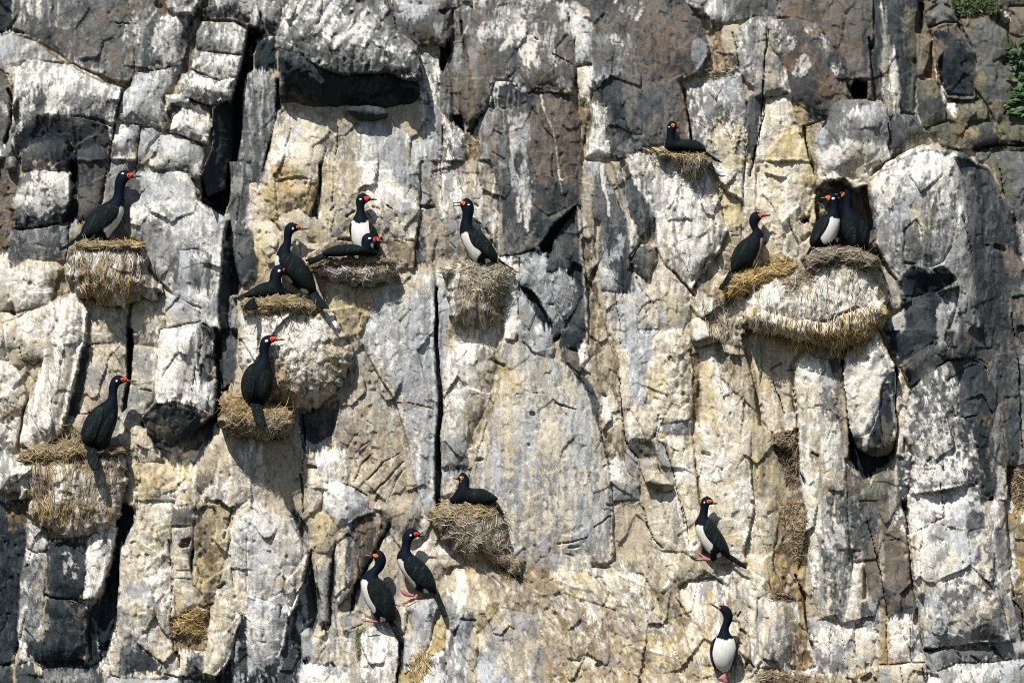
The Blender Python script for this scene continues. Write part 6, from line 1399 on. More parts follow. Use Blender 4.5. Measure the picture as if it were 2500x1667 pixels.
    # 9
    o = solid("nest", 's', [
        dict(rag=9, pts="1036,1255 1070,1232 1110,1215 1165,1212 1215,1228 1238,1270 1245,1330 1290,1385 1275,1410 1220,1385 1150,1370 1105,1345 1075,1310", p=13, r=22, bul=5, col='br+be.35f+lg.25f+st.25f')], G, 1.2, 0.6, 9)
    T = Tubes()
    straws(T, 's', "1040,1250 1080,1222 1110,1212 1215,1226 1240,1262 1100,1262 1050,1270", 300, (14, 42), (-25, 30), 'tan', seed=91)
    straws(T, 's', "1070,1262 1235,1262 1245,1340 1130,1360", 330, (12, 38), (0, 100), 'grey', seed=92)
    straws(T, 's', "1160,1340 1250,1340 1300,1410 1230,1410", 150, (14, 40), (10, 60), 'brown', seed=93)
    finish_nest(o, T, "round straw nest under the sitting cormorant in the lower middle")

    # dry grass caught in the cracks
    for k, (t, pts, n, ln_, ang, pal, lab) in enumerate((
        ('32', "60,870 200,850 330,880 340,1200 300,1350 230,1320 180,1160", 260, (12, 34), (-60, 120), 'brown', "dead brown grass stuffed in the slot left of the pale column, upper clump"),
        ('33', "180,-60 340,-40 390,140 380,260 330,480 270,420 240,220 190,100", 260, (14, 44), (-70, 110), 'brown', "tangle of dead twigs in the slot, below the upper clump of brown grass"),
        ('32', "2190,1160 2340,1130 2340,1520 2250,1540 2190,1300", 200, (14, 40), (-50, 60), 'brown', "dead brown grass on the right edge of the picture"),
        ('03', "1540,960 1740,890 1840,920 1840,1120 1560,1130", 200, (12, 34), (-40, 40), 'gold', "matted ochre grass in the hollow between the lower left columns"),
        ('13', "1380,1330 1560,1260 1580,1400 1420,1568", 130, (14, 38), (30, 120), 'gold', "ochre grass in the cleft below the two standing cormorants"),
        ('33', "60,770 160,730 260,760 270,800 160,820 70,810", 90, (10, 30), (-20, 20), 'brown', "thin mat of dead grass on the small ledge near the twig tangle"),
        ('21', "1720,1200 1900,1180 2020,1400 1900,1560 1780,1480", 170, (14, 38), (50, 120), 'grey', "grey hanging grass left of the great overhanging nest"),
        ('33', "-40,1430 400,1490 380,1580 -40,1568", 150, (14, 40), (-25, 25), 'brown', "dead grass strewn along the ledge at the bottom right"),
        ('20', "1740,600 2000,600 2000,660 1700,700", 90, (10, 28), (-20, 20), 'brown', "dry grass lining the square nook near the top"),
    )):
        T = straws(Tubes(), t, pts, n, ln_, ang, pal, seed=200 + k, lift=(0.2, 3.0))
        p = P2(t, pts); c = p.mean(0); x, z = world_xz(c[0], p[:, 1].max())
        g = T.build("dry_grass", M_STRAW, loc=(x, -float(look(PT, c[0], c[1])) / 100, z))
        tag(g, lab, "dry grass", "clumps of dead grass in the cracks")
nests()
# ------------------------------------------------------------------ the cormorants
M_FEATHER = mat_vertex("feathers", 0.65, 0.12, 60.0, 0.05, 0.0, 200.0, (0.88, 1.08))
M_WING = mat_vertex("wing_feathers", 0.5, 0.9, 90.0, 0.08, 0.3, 330.0, (0.4, 1.7))
M_BILL = mat_plain("bill_horn", (0.035, 0.040, 0.045), 0.4, 0.5)
M_FACE = mat_plain("red_skin", (0.70, 0.050, 0.018), 0.55, 0.3, var=0.2, scale=300)
M_FACEO = mat_plain("orange_skin", (0.72, 0.140, 0.020), 0.55, 0.3, var=0.2, scale=300)
M_EAR = mat_plain("pale_tuft", (0.55, 0.60, 0.62), 0.8, 0.2)
M_EYE = mat_plain("eye", (0.012, 0.010, 0.010), 0.15, 0.6)
M_FOOT = mat_plain("pink_skin", (0.36, 0.150, 0.150), 0.6, 0.3, var=0.35, scale=90)

def xy(s):
    return np.array([[float(c) for c in q.split(',')] for q in s.split()])

def resample(poly, step):
    q = np.vstack([poly, poly[:1]])
    seg = np.linalg.norm(np.diff(q, axis=0), axis=1); cum = np.concatenate([[0], np.cumsum(seg)])
    n = max(8, int(cum[-1] / step))
    t = np.linspace(0, cum[-1], n, endpoint=False)
    return np.stack([np.interp(t, cum, q[:, 0]), np.interp(t, cum, q[:, 1])], -1)

def poisson(poly, g=1.4):
    lo = poly.min(0) - 3 * g; hi = poly.max(0) + 3 * g
    nx, ny = int((hi[0] - lo[0]) / g) + 2, int((hi[1] - lo[1]) / g) + 2
    X, Y = np.meshgrid(lo[0] + g * np.arange(nx), lo[1] + g * np.arange(ny))
    m = sdf_poly(poly, X, Y) < 0
    f = np.zeros(X.shape); red = (np.add.outer(np.arange(ny), np.arange(nx)) % 2 == 0)
    for it in range(160):
        for par in (red, ~red):
            a = np.zeros_like(f)
            a[1:-1, 1:-1] = 0.25 * (f[:-2, 1:-1] + f[2:, 1:-1] + f[1:-1, :-2] + f[1:-1, 2:] + 4 * g * g)
            u = m & par
            f[u] = f[u] + 1.82 * (a[u] - f[u])
    f = np.clip(f, 0, None)
    def h(p):
        x = np.clip((p[:, 0] - lo[0]) / g, 0, nx - 1.001); y = np.clip((p[:, 1] - lo[1]) / g, 0, ny - 1.001)
        i, j = y.astype(int), x.astype(int); fy, fx = y - i, x - j
        return np.sqrt(np.clip(f[i, j] * (1 - fx) * (1 - fy) + f[i, j + 1] * fx * (1 - fy) + f[i + 1, j] * (1 - fx) * fy + f[i + 1, j + 1] * fx * fy, 0, None))
    return h

def tri(poly, step):
    b = resample(poly, step); n = len(b)
    lo, hi = b.min(0), b.max(0)
    gx, gy = np.meshgrid(np.arange(lo[0], hi[0] + step, step), np.arange(lo[1], hi[1] + step, step * 0.866))
    gx = gx + (np.arange(gx.shape[0]) % 2)[:, None] * step * 0.5
    ins = sdf_poly(b, gx, gy) < -0.62 * step
    p = np.vstack([b, np.stack([gx[ins], gy[ins]], -1)])
    r = delaunay_2d_cdt([Vector(q) for q in p], [(i, (i + 1) % n) for i in range(n)], [], 1, 1e-5)
    pts = np.array([tuple(v) for v in r[0]])
    fs = np.array([f for f in r[2] if len(f) == 3], np.int32)
    a, bb, c = pts[fs[:, 0]], pts[fs[:, 1]], pts[fs[:, 2]]
    ar = (bb[:, 0] - a[:, 0]) * (c[:, 1] - a[:, 1]) - (bb[:, 1] - a[:, 1]) * (c[:, 0] - a[:, 0])
    fs[ar > 0] = fs[ar > 0][:, ::-1]
    edge = sdf_poly(b, pts[:, 0], pts[:, 1]) > -0.05
    return pts, fs, edge

class Bird:
    def __init__(s, o, k, label, p=None, dp=0.0, over=False, group="cormorants on the cliff"):
        s.o = np.array(o, float); s.k = k; s.label = label; s.p = p; s.dp = dp; s.over = over; s.group = group
    def px(s, a):
        return (xy(a) if isinstance(a, str) else np.asarray(a)) * s.k + s.o
    def world(s, pts, p):
        """cliff pixels and height above the sheet in cm -> metres"""
        x, z = world_xz(pts[:, 0], pts[:, 1]); c = 1 - (p / 100.0) / CAM_D
        return np.stack([x * c, -p / 100.0, ZC + (z - ZC) * c], -1)
    def put(s, name, co, f, mat, cols=None, parent=None, smooth=True):
        o = link_mesh(name, co, f, mat, cols, loc=tuple(s.base), smooth=smooth)
        o.parent = parent or s.root
        o.location = (0, 0, 0)
        return o
    def puff(s, name, outline, mat, hs=0.75, step=2.4, sm=2, cols=None, dp=0.0, parent=None, ramp=False):
        poly = chaikin(s.px(outline), sm)
        pts, f, edge = tri(poly, step)
        h = poisson(poly)(pts) * hs * 0.28; h[edge] = 0
        n = len(pts)
        if ramp:      # the tail leans out over whatever it hangs in front of
            ctr = chaikin(s.px(s.outline), 1).mean(0); dd = np.linalg.norm(pts - ctr, axis=1)
            t = (dd - dd.min()) / (dd.max() - dd.min())
            tip = t > 0.35
            need = float(np.max((look(PT, pts[tip, 0], pts[tip, 1]) + 1.2 + h[tip] - s.p) / t[tip]))
            dp = dp + np.clip(need, 0, 26) * t
        near = s.world(pts, s.p + dp + h); far = s.world(pts, s.p + dp - h)
        rem = np.arange(n) + n
        k = np.cumsum(~edge) - 1
        rem = np.where(edge, np.arange(n), n + k)
        co = np.vstack([near, far[~edge]])
        ff = np.vstack([f, rem[f[:, ::-1]]])
        cc = None
        if cols is not None:
            c1 = cols(pts, 1); c2 = cols(pts, -1)[~edge]; cc = np.vstack([c1, c2])
        return s.put(name, co, ff, mat, cc, parent)
    def shell(s, name, outline, mat, t=0.7, side=1, step=2.4, sm=2, cols=None, parent=None, t0=0.12):
        """a piece that hugs the body surface: wing, face skin"""
        poly = chaikin(s.px(outline), sm)
        pts, f, edge = tri(poly, step)
        hb = s.bodyh(pts) * s.hs * 0.28
        w = poisson(poly)(pts); w = w / max(w.max(), 1e-6)
        top = s.world(pts, s.p + side * (hb + t0 + t * w)); low = s.world(pts, s.p + side * (hb - 0.35))
        n = len(pts)
        bd = [(a, b) for tri_ in f for a, b in ((tri_[0], tri_[1]), (tri_[1], tri_[2]), (tri_[2], tri_[0]))]
        sb = set(bd); rim = [(a, b) for a, b in bd if (b, a) not in sb]
        r = np.array([(b, a, a + n) for a, b in rim] + [(b, a + n, b + n) for a, b in rim], np.int32)
        ff = np.vstack([f, f[:, ::-1] + n, r])
        if side < 0: ff = ff[:, ::-1]
        cc = None
        if cols is not None:
            c1 = cols(pts, side); cc = np.vstack([c1, c1])
        return s.put(name, np.vstack([top, low]), ff, mat, cc, parent)
    def build(s, body, bill, face, eye, wings=(), tail=None, breast=(), ear=None, feet=(), legs=(), lower=None, crest=None, front=False, back=False, hs=0.75, orange=False, neck=None, blue=None):
        s.hs = hs; s.outline = body
        poly = chaikin(s.px(body), 2)
        s.bodyh = poisson(poly)
        lo, hi = poly.min(0), poly.max(0)
        g = np.stack(np.meshgrid(np.linspace(lo[0], hi[0], 40), np.linspace(lo[1], hi[1], 60)), -1).reshape(-1, 2)
        g = g[sdf_poly(poly, g[:, 0], g[:, 1]) < 0]
        hh = s.bodyh(g) * hs * 0.28
        if s.p is None:
            need = look(PT if s.over else PC, g[:, 0], g[:, 1]) + hh
            s.p = float(np.percentile(need, 96)) + 1.0 + s.dp
        allp = poly if not len(feet) else np.vstack([poly, s.px(feet[0])])
        base2 = np.array([[allp[:, 0].mean(), allp[:, 1].max()]])
        s.base = Vector(s.world(base2, np.array([s.p]))[0])
        s.root = bpy.data.objects.new("cormorant", None); COL.objects.link(s.root)
        s.root.location = s.base; s.root.empty_display_size = 0.1
        tag(s.root, s.label, "cormorant", s.group)
        white = [chaikin(s.px(b), 1) for b in breast]
        vneck = float(np.min([w[:, 1].min() for w in white])) if white else lo[1] + 0.42 * (hi[1] - lo[1])
        rg = np.random.default_rng(int(lo[0]))
        def bodycol(pts, side):
            n = len(pts)
            blk_ = np.array([0.0035, 0.0060, 0.0085]); blu = np.array([0.0030, 0.0060, 0.0120])
            t = sstep(vneck + 12, vneck - 10, pts[:, 1])[:, None]
            c = blk_ * (1 - t) + blu * t
            c = c * (0.8 + 0.5 * rg.random((n, 1)))
            if not (front and side < 0):
                for w in white:
                    d = sdf_poly(w, pts[:, 0] + 1.2 * vnoise(pts[:, 0] / 4, pts[:, 1] / 4, 3), pts[:, 1] + 2.2 * vnoise(pts[:, 0] / 3, pts[:, 1] / 6, 9))
                    a = sstep(1.2, -1.2, d)[:, None]
                    wc = np.array([0.60, 0.59, 0.56]) * (0.86 + 0.22 * (0.5 + 0.5 * sbm(pts[:, 0] / 4, pts[:, 1] / 18, 2, 5)))[:, None]
                    c = c * (1 - a) + wc * a
            return c
        s.body = s.puff("body", body, M_FEATHER, hs, 2.0, 2, bodycol)
        def wingcol(pts, side):
            f = sbm((pts[:, 0] + pts[:, 1] * 0.4) / 3.5, pts[:, 1] / 26, 3, 8)
            base = np.array([0.0045, 0.0085, 0.0095])
            hl = np.array([0.030, 0.050, 0.048])  # highlight speckles painted into the wing colour
            w1, w2, _, _, _ = worley((pts[:, 0] + 0.35 * pts[:, 1]) / 5.0, (pts[:, 1] - 0.35 * pts[:, 0]) / 7.5, 21)
            sc = sstep(0.16, 0.02, w2 - w1)
            a = np.clip(sstep(0.2, 0.75, f) * 0.55 + sc * 0.5 * sstep(-0.5, 0.4, f), 0, 1)[:, None]
            return base * (1 - a) + hl * a
        for w in wings:
            s.shell("wing", w, M_WING, 1.0, 1, 2.0, 2, wingcol)
            if not back:
                s.shell("wing", w, M_WING, 1.0, -1, 3.0, 2, wingcol)
        if tail:
            s.puff("tail", tail, M_WING, 0.35, 2.0, 1, lambda p, sd: wingcol(p, sd) * 0.9, ramp=True)
        hd = (0.62 * s.headh(face)) if False else 0.0
        b = s.puff("bill", bill, M_BILL, 0.6, 1.4, 1)
        if lower:
            s.puff("lower_bill", lower, M_BILL, 0.6, 1.4, 1)
        fm = M_FACEO if orange else M_FACE
        ex, ey = eye
        ring = [(ex + 9 * 0.2456 / s.k * math.cos(a) * 0.75, ey + 9 * 0.2456 / s.k * math.sin(a) * 0.75) for a in np.linspace(0, 2 * np.pi, 12, endpoint=False)]
        for side in ((1, -1) if not back else (1,)):
            fp = s.shell("face_patch", face, fm, 0.25, side, 1.2, 1)
            s.shell("eye", ring, M_EYE, 0.45, side, 0.9, 1, t0=0.3)
            if ear:
                ecx, ecy, erx, ery = ear
                er = [(ecx + erx * math.cos(a), ecy + ery * math.sin(a)) for a in np.linspace(0, 2 * np.pi, 12, endpoint=False)]
                s.shell("ear_patch", er, M_EAR, 0.3, side, 1.3, 1)
        if crest:
            T = Tubes()
            for i, q in enumerate(crest):
                a = s.px([q[0], q[1]])
                for dd in (-0.5, 0, 0.5):
                    w = s.world(np.array([a[0], a[0] * 0.5 + a[1] * 0.5, a[1]]), np.array([s.p + dd * 0.4, s.p + dd, s.p + dd * 1.6]))
                    T.add(w, [0.003, 0.0025, 0.0008], (0.012, 0.016, 0.022))
            c = T.build("crest", M_FEATHER, loc=tuple(s.base)); c.parent = s.root; c.location = (0, 0, 0)
        for q in legs:
            s.puff("leg", q, M_FOOT, 0.6, 1.8, 1, dp=2.0)
        for i, q in enumerate(feet):
            s.puff("foot", q, M_FOOT, 0.35, 1.8, 1, dp=2.5 + 2.5 * i)
        return s

def birds():
    Bird((140, 400), .2456, "white bellied cormorant facing right on the tall white streaked pedestal nest, upper left").build(
        "598,110 615,85 650,66 690,66 728,84 757,104 758,128 730,148 695,175 672,225 664,300 668,360 667,430 662,490 632,570 584,640 534,700 505,745 490,772 420,776 380,750 320,742 250,748 212,742 232,670 260,600 310,520 370,458 440,408 520,365 553,335 567,270 568,200 578,150",
        "728,128 765,113 800,117 838,117 844,126 820,134 760,139 722,150", "690,100 720,90 755,95 765,114 735,126 724,152 706,146 692,125", (708, 114),
        ["560,415 520,398 440,415 370,466 310,528 260,606 225,690 205,735 260,738 330,722 400,690 450,650 505,600 562,560 600,505 614,450 600,420"],
        "215,690 262,740 200,778 120,822 50,862 22,862 18,812 60,826 120,780 180,738",
        ["632,420 660,440 662,490 632,572 584,642 534,702 498,748 484,700 450,655 500,620 560,575 600,510 612,450", "345,742 388,742 388,778 345,778"],
        (650, 98, 14, 9), crest=[((670, 70), (655, 44)), ((690, 68), (690, 42)), ((640, 78), (628, 62))])
    Bird((160, 900), .2902, "all dark cormorant with a red face and its back half turned, lower left nest", dp=9).build(
        "372,120 388,78 430,50 470,58 500,73 520,90 505,115 462,132 442,155 434,200 438,270 443,330 438,420 420,490 390,560 370,640 330,668 270,690 200,652 140,632 128,540 150,460 180,400 230,340 300,290 350,260 365,220 362,160",
        "502,90 540,92 600,99 604,110 560,113 500,113", "460,80 490,69 515,78 528,96 500,104 485,117 470,102", (483, 88),
        ["425,330 436,420 410,500 380,580 350,650 290,672 262,640 280,560 330,450 380,360", "300,300 220,360 165,430 135,540 142,632 205,645 245,600 290,480 330,380"],
        "195,620 270,640 268,700 288,780 272,860 242,848 216,852 184,780 178,700", (), (430, 103, 9, 10), crest=[((430, 52), (425, 36)), ((440, 52), (445, 36)), ((415, 58), (405, 48))], back=True)
    Bird((560, 800), .2903, "dark cormorant seen from behind, red face turned right, on the golden straw nest", over=True, dp=1).build(
        "252,140 270,90 310,62 350,64 390,78 402,96 378,120 350,132 332,165 330,220 346,310 366,360 371,430 360,520 330,600 290,652 250,640 180,630 110,592 94,500 100,430 130,360 170,310 230,280 256,255 250,200",
        "385,95 420,92 470,94 472,104 430,108 382,116", "338,82 370,71 400,85 396,102 372,105 360,127 345,108", (356, 90),
        ["150,335 105,430 97,500 115,590 175,627 205,560 220,470 212,380 190,325", "350,360 369,430 358,520 325,600 285,652 248,610 235,500 260,400 300,350"],
        "178,590 268,615 286,720 301,820 290,862 264,850 250,812 214,802 194,720 174,640", (), (313, 111, 15, 12), back=True)
    Bird((580, 530), .2679, "cormorant standing behind the lying one on the big white mound, fanned tail to the right", dp=1).build(
        "423,115 440,75 480,46 530,58 570,85 580,105 552,125 512,137 493,170 488,230 481,290 492,330 560,360 620,420 665,490 697,560 717,640 718,690 650,702 600,692 550,655 480,605 430,545 372,500 334,440 340,380 360,320 390,260 420,230 422,170",
        "565,95 600,98 650,105 653,114 610,117 558,121", "533,86 550,74 570,90 560,110 540,110", (546, 93),
        ["430,338 500,328 570,362 632,428 677,510 702,590 717,668 690,692 640,662 590,640 540,600 490,552 440,485 390,425 376,370"],
        "648,690 715,668 770,740 815,800 848,842 800,836 740,822 690,772 636,722",
        ["342,352 366,348 380,410 378,445 402,520 440,530 492,575 497,600 480,655 440,604 400,545 330,445", "573,655 610,648 655,690 622,712 578,696"],
        (505, 108, 10, 12), crest=[((480, 50), (476, 38)), ((500, 50), (500, 38))], orange=True)
    Bird((580, 530), .2679, "black cormorant lying on the big white mound in front of its standing mate", dp=9).build(
        "294,530 310,475 345,440 390,430 430,440 442,470 422,520 394,560 402,605 432,660 525,690 480,718 380,732 280,742 200,746 120,734 58,732 70,692 150,640 220,600 288,588 290,560",
        "435,482 490,483 550,495 552,507 490,503 435,500", "410,468 440,463 472,478 470,490 440,496 430,514 416,497", (428, 481),
        ["290,602 220,608 140,648 56,724 130,730 240,738 340,722 385,685 350,630"],
        "205,735 130,738 90,770 46,832 60,848 110,848 160,842 202,790 228,745", (), (379, 490, 14, 14))
    Bird((740, 460), .2233, "front facing cormorant with a broad white breast on the low weathered nest").build(
        "574,125 600,75 650,48 700,68 740,95 742,130 702,152 672,175 668,230 690,300 716,345 762,400 802,460 822,530 834,600 838,680 760,720 680,720 600,700 535,600 515,500 508,420 520,370 545,330 574,280 588,230 576,170",
        "720,108 760,107 812,117 814,129 760,131 708,142", "666,92 700,83 735,92 738,105 712,115 716,140 690,152 677,130", (688, 98),
        ["714,348 760,392 807,458 830,530 842,600 834,668 790,640 742,560 722,450", "522,366 504,400 501,460 514,520 530,566 522,450 530,380"], None,
        ["533,342 560,365 610,384 660,380 717,350 726,450 745,540 765,720 640,720 533,595 518,500 514,410"], (628, 120, 15, 11), front=True,
        crest=[((650, 52), (640, 38)), ((665, 54), (668, 40))])
    Bird((740, 460), .2233, "black cormorant lying low on the weathered nest, long tail to the left", dp=15).build(
        "636,580 645,530 680,495 730,484 775,505 802,545 800,582 772,612 770,660 818,690 818,732 760,742 660,738 560,732 460,742 360,748 270,747 196,714 240,670 330,630 420,614 520,608 600,618 646,640 635,610",
        "790,558 840,558 920,588 932,604 916,613 860,593 790,586", "768,535 800,527 832,545 836,560 800,566 786,592 766,587", (787, 543),
        ["600,628 480,613 380,623 280,658 192,707 280,742 400,744 520,727 600,712 640,682"],
        "290,688 200,713 110,754 15,776 30,800 60,805 55,850 120,820 210,782 290,747", ["740,612 778,598 772,648 752,640"], (728, 547, 18, 12))
    Bird((1080, 470), .2454, "white bellied cormorant facing left with its bill open, on the ragged twig nest").build(
        "174,115 195,78 225,60 260,58 295,85 314,130 316,190 297,260 290,320 330,368 410,408 462,470 502,530 542,600 557,650 545,695 440,700 350,700 318,694 288,650 250,592 210,522 178,450 170,390 176,320 196,250 200,190 182,152",
        "103,99 150,96 190,90 186,110 140,107 103,105", "172,97 205,84 228,92 228,112 208,132 200,112", (213, 100),
        ["258,388 330,373 412,412 467,475 512,545 552,620 556,672 500,687 440,642 390,582 320,540 285,500 260,430"],
        "555,640 600,690 680,740 748,792 742,798 640,732 556,692",
        ["178,432 220,388 252,395 282,480 322,540 392,590 352,640 342,702 308,694 268,620 213,530", "428,653 482,663 478,702 424,698"], (262, 123, 13, 9), lower="103,131 150,126 192,116 194,138 150,138 103,139", orange=True,
        crest=[((255, 60), (262, 48)), ((240, 60), (238, 50))])
    Bird((1580, 280), .1786, "black cormorant sitting on the straw topped white column, upper right, tail over the edge").build(
        "272,165 290,110 345,80 395,105 412,150 402,200 382,240 376,300 378,352 450,343 550,340 650,344 722,380 782,430 807,470 802,512 700,516 560,506 440,500 340,495 218,475 245,410 265,340 268,250",
        "392,138 430,152 442,170 426,198 398,184 392,160", "325,140 345,121 382,128 377,160 355,182 335,166", (342, 148),
        ["420,358 540,343 650,348 732,390 802,450 807,482 740,503 600,494 480,474 410,420"],
        "775,478 830,518 920,578 1012,640 1022,662 940,642 860,594 775,534", (), (300, 172, 13, 9), orange=True)
    Bird((1730, 500), .2456, "slender dark cormorant standing alone on loose yellow straw, orange face, right of centre").build(
        "398,165 412,105 450,68 500,70 545,90 551,110 522,147 492,182 490,220 520,250 546,290 547,330 532,400 502,490 472,560 442,614 400,626 340,645 270,675 222,664 214,590 230,500 260,430 310,370 370,330 430,282 440,260 415,222",
        "538,94 570,97 622,97 626,107 570,119 528,127", "490,95 510,84 546,92 549,105 521,115 537,131 521,147 507,121", (509, 99),
        ["440,300 370,338 310,378 264,440 234,510 216,600 224,657 266,675 340,638 412,612 462,550 502,460 517,370 490,318"],
        "213,640 272,670 228,740 172,802 120,848 93,832 140,770 180,698",
        ["512,340 541,332 533,400 502,492 467,562 457,618 430,618 440,580 480,520 508,430"], None, orange=True)
    Bird((1940, 440), .268, "left bird of the touching pair, white breast to the viewer and orange face turned left", dp=1).build(
        "274,165 300,125 340,112 388,138 398,200 402,260 418,330 421,400 402,470 372,532 340,604 290,620 250,612 200,612 150,604 133,560 150,480 180,400 230,340 300,308 325,260 322,205 298,188",
        "288,150 235,158 224,168 282,176", "270,156 300,139 330,145 322,165 313,192 297,187 294,169", (312, 152),
        ["322,328 230,343 180,403 150,485 130,560 145,608 192,572 232,520 282,450 312,390"],
        "150,588 118,650 60,745 75,757 120,692 172,610",
        ["328,333 365,345 418,350 416,410 398,480 373,532 322,564 270,584 223,515 280,450 310,390"], (352, 168, 16, 12), front=True, orange=True,
        legs=["258,575 284,575 280,625 262,625"])
    Bird((1940, 440), .268, "right bird of the touching pair, dark back and hanging tail to the viewer", dp=5).build(
        "393,114 430,80 475,78 515,118 528,180 518,250 562,290 632,340 682,420 688,500 677,580 652,642 600,655 550,645 500,604 450,544 420,464 414,380 420,310 432,250 440,190 422,152",
        "408,120 370,121 333,129 343,141 380,139 415,137", "403,112 430,101 457,108 452,130 430,162 414,156 428,132", (437, 117),
        ["440,328 419,400 430,480 480,572 545,642 572,560 562,450 520,358", "600,328 672,420 684,500 674,580 647,628 610,560 590,450"],
        "556,610 645,622 684,700 692,780 672,842 640,832 600,792 574,710", (), None, lower="386,150 428,163 434,180 400,167", orange=True, back=True)
    Bird((1070, 1130), .1786, "black cormorant sitting on the round straw nest low in the middle, facing left").build(
        "262,205 290,155 330,120 372,140 412,190 432,240 424,300 418,340 520,343 620,348 692,388 762,430 832,490 770,534 660,585 540,588 400,572 250,572 150,550 146,500 200,440 250,370 280,300 285,255",
        "275,190 240,199 196,198 203,216 240,223 278,238", "278,186 320,179 350,190 346,210 326,237 310,227 300,207", (331, 203),
        ["430,348 560,343 652,363 722,420 832,490 740,523 620,563 500,573 400,522 358,450"],
        "750,530 820,578 882,660 908,714 860,694 780,612", (), (308, 254, 7, 8), orange=True)
    Bird((860, 1270), .3571, "upper of the two standing cormorants, facing right, pink webbed foot on the rock knob", dp=1.5).build(
        "338,120 360,70 402,48 440,62 468,88 466,105 432,121 407,140 399,180 396,218 440,250 500,298 542,350 567,410 580,470 562,492 520,497 470,492 440,484 400,434 350,372 314,312 301,262 309,225 335,190 342,150",
        "452,97 490,94 525,97 527,105 490,109 443,117", "419,85 440,77 466,90 463,99 446,103 441,117 425,106", (436, 92),
        ["348,282 400,228 452,253 512,308 552,368 574,440 580,493 545,493 500,462 440,432 400,392 358,340"],
        "545,486 582,483 612,540 642,610 648,663 620,658 590,592",
        ["306,263 347,273 357,325 402,392 437,430 432,474 390,434 344,372 309,312", "483,463 520,478 530,500 488,498"], (400, 102, 8, 8),
        ["442,498 452,520 430,546 395,562 350,573 328,567 370,550 398,540 420,524", "420,524 360,518 338,500 323,470 345,466 392,498 428,508"],
        ["434,430 456,445 458,505 438,508 430,470"][:0], crest=[((405, 52), (400, 36)), ((418, 52), (420, 34)), ((430, 56), (436, 40))])
    Bird((860, 1270), .3571, "lower of the two standing cormorants, neck bent and head turned left, on the white boulder", dp=2).build(
        "142,245 165,208 198,203 225,235 234,280 217,330 182,365 172,383 220,418 262,470 287,530 300,600 308,660 288,690 240,696 190,696 163,682 130,622 90,562 64,490 53,430 59,390 90,355 130,330 156,300 157,275",
        "135,234 85,233 80,241 110,251 138,264", "134,232 160,227 180,238 171,254 150,253", (163, 240),
        ["108,420 165,383 222,418 264,475 290,540 302,610 310,668 280,692 230,672 195,632 150,582 115,522 98,460"],
        "238,678 292,690 322,760 348,832 330,838 288,782 258,720",
        ["56,403 106,404 112,470 132,540 162,590 152,645 120,604 85,552 60,480", "205,653 232,680 195,698 188,670"], None,
        ["62,674 110,678 168,684 178,697 130,698 70,687"], orange=True)
    Bird((1660, 1190), .2455, "cormorant on the sloping ledge with white belly to the left and head turned right").build(
        "203,160 215,112 258,85 300,94 326,125 331,150 302,166 286,187 281,240 272,288 332,340 382,410 432,480 472,560 497,640 482,665 420,678 372,700 345,735 305,735 288,655 240,595 188,512 153,432 146,370 150,330 185,280 200,230 204,190",
        "312,145 350,144 378,154 377,166 330,166 288,174", "263,126 290,116 327,132 319,146 296,151 285,165 269,146", (284, 132),
        ["233,370 280,298 342,348 392,420 442,500 482,590 500,662 440,682 388,622 332,562 270,502 228,420"],
        "430,648 500,658 572,708 662,778 668,815 600,783 530,743 450,692",
        ["147,376 236,374 238,430 282,510 337,560 312,610 290,658 238,595 183,505 146,430", "365,672 400,640 417,694 370,702"], (243, 148, 8, 12),
        ["148,640 190,643 242,678 305,708 315,728 240,728 148,717 152,705 228,700 190,667"], orange=True, crest=[((265, 87), (262, 72)), ((275, 88), (280, 76))])
    Bird((1700, 1450), .2422, "front facing cormorant at the bottom edge, all white belly, bill pointing up to the left").build(
        "213,132 240,112 290,109 340,138 370,200 367,260 332,330 326,365 350,410 392,450 414,510 417,570 402,640 372,702 342,752 300,795 270,790 220,755 180,724 150,672 136,590 139,520 165,460 220,410 240,350 270,280 275,230 255,182 225,157",
        "228,132 190,111 145,87 134,91 139,103 180,127 222,157", "211,125 235,121 250,140 241,160 225,152", (238, 143),
        ["210,418 163,460 138,520 132,590 148,680 178,748 198,742 166,650 158,570 180,490", "370,428 407,480 419,540 414,610 387,680 345,757 376,660 400,580 397,500"], None,
        ["183,450 215,434 260,460 310,463 370,438 396,470 400,560 387,630 372,702 342,748 300,796 265,790 208,742 178,690 156,620 158,560 178,500"], None,
        ["283,800 300,806 306,850 320,897 280,893 262,866 213,857 248,822"], ["282,780 299,780 300,830 284,830"], front=True, orange=True)
birds()
# ------------------------------------------------------------------ plants, moss, the scrap of green cord
def leaf_mat(name, a, b):
    m = mat_plain(name, a, 0.5, 0.35, bump=0.3, var=0.3, scale=40.0, alt_col=b)
    return m

class Leaves:
    def __init__(s): s.v = []; s.f = []
    def blade(s, c, d, nrm, L, W, curl=0.25):
        """one leaf: a folded lance of eight faces with a raised midrib"""
        d = d.normalized(); sd = d.cross(nrm).normalized(); n = sd.cross(d).normalized()
        i0 = len(s.v); prof = (0.10, 0.75, 1.0, 0.7, 0.05)
        for k, w in enumerate(prof):
            t = k / 4
            p = c + d * (L * t) - n * (curl * L * t * t)
            s.v += [p + sd * (W * w * 0.5) + n * (0.12 * W * w), p, p - sd * (W * w * 0.5) + n * (0.12 * W * w)]
        for k in range(4):
            a = i0 + 3 * k
            s.f += [(a, a + 1, a + 4, a + 3), (a + 1, a + 2, a + 5, a + 4)]

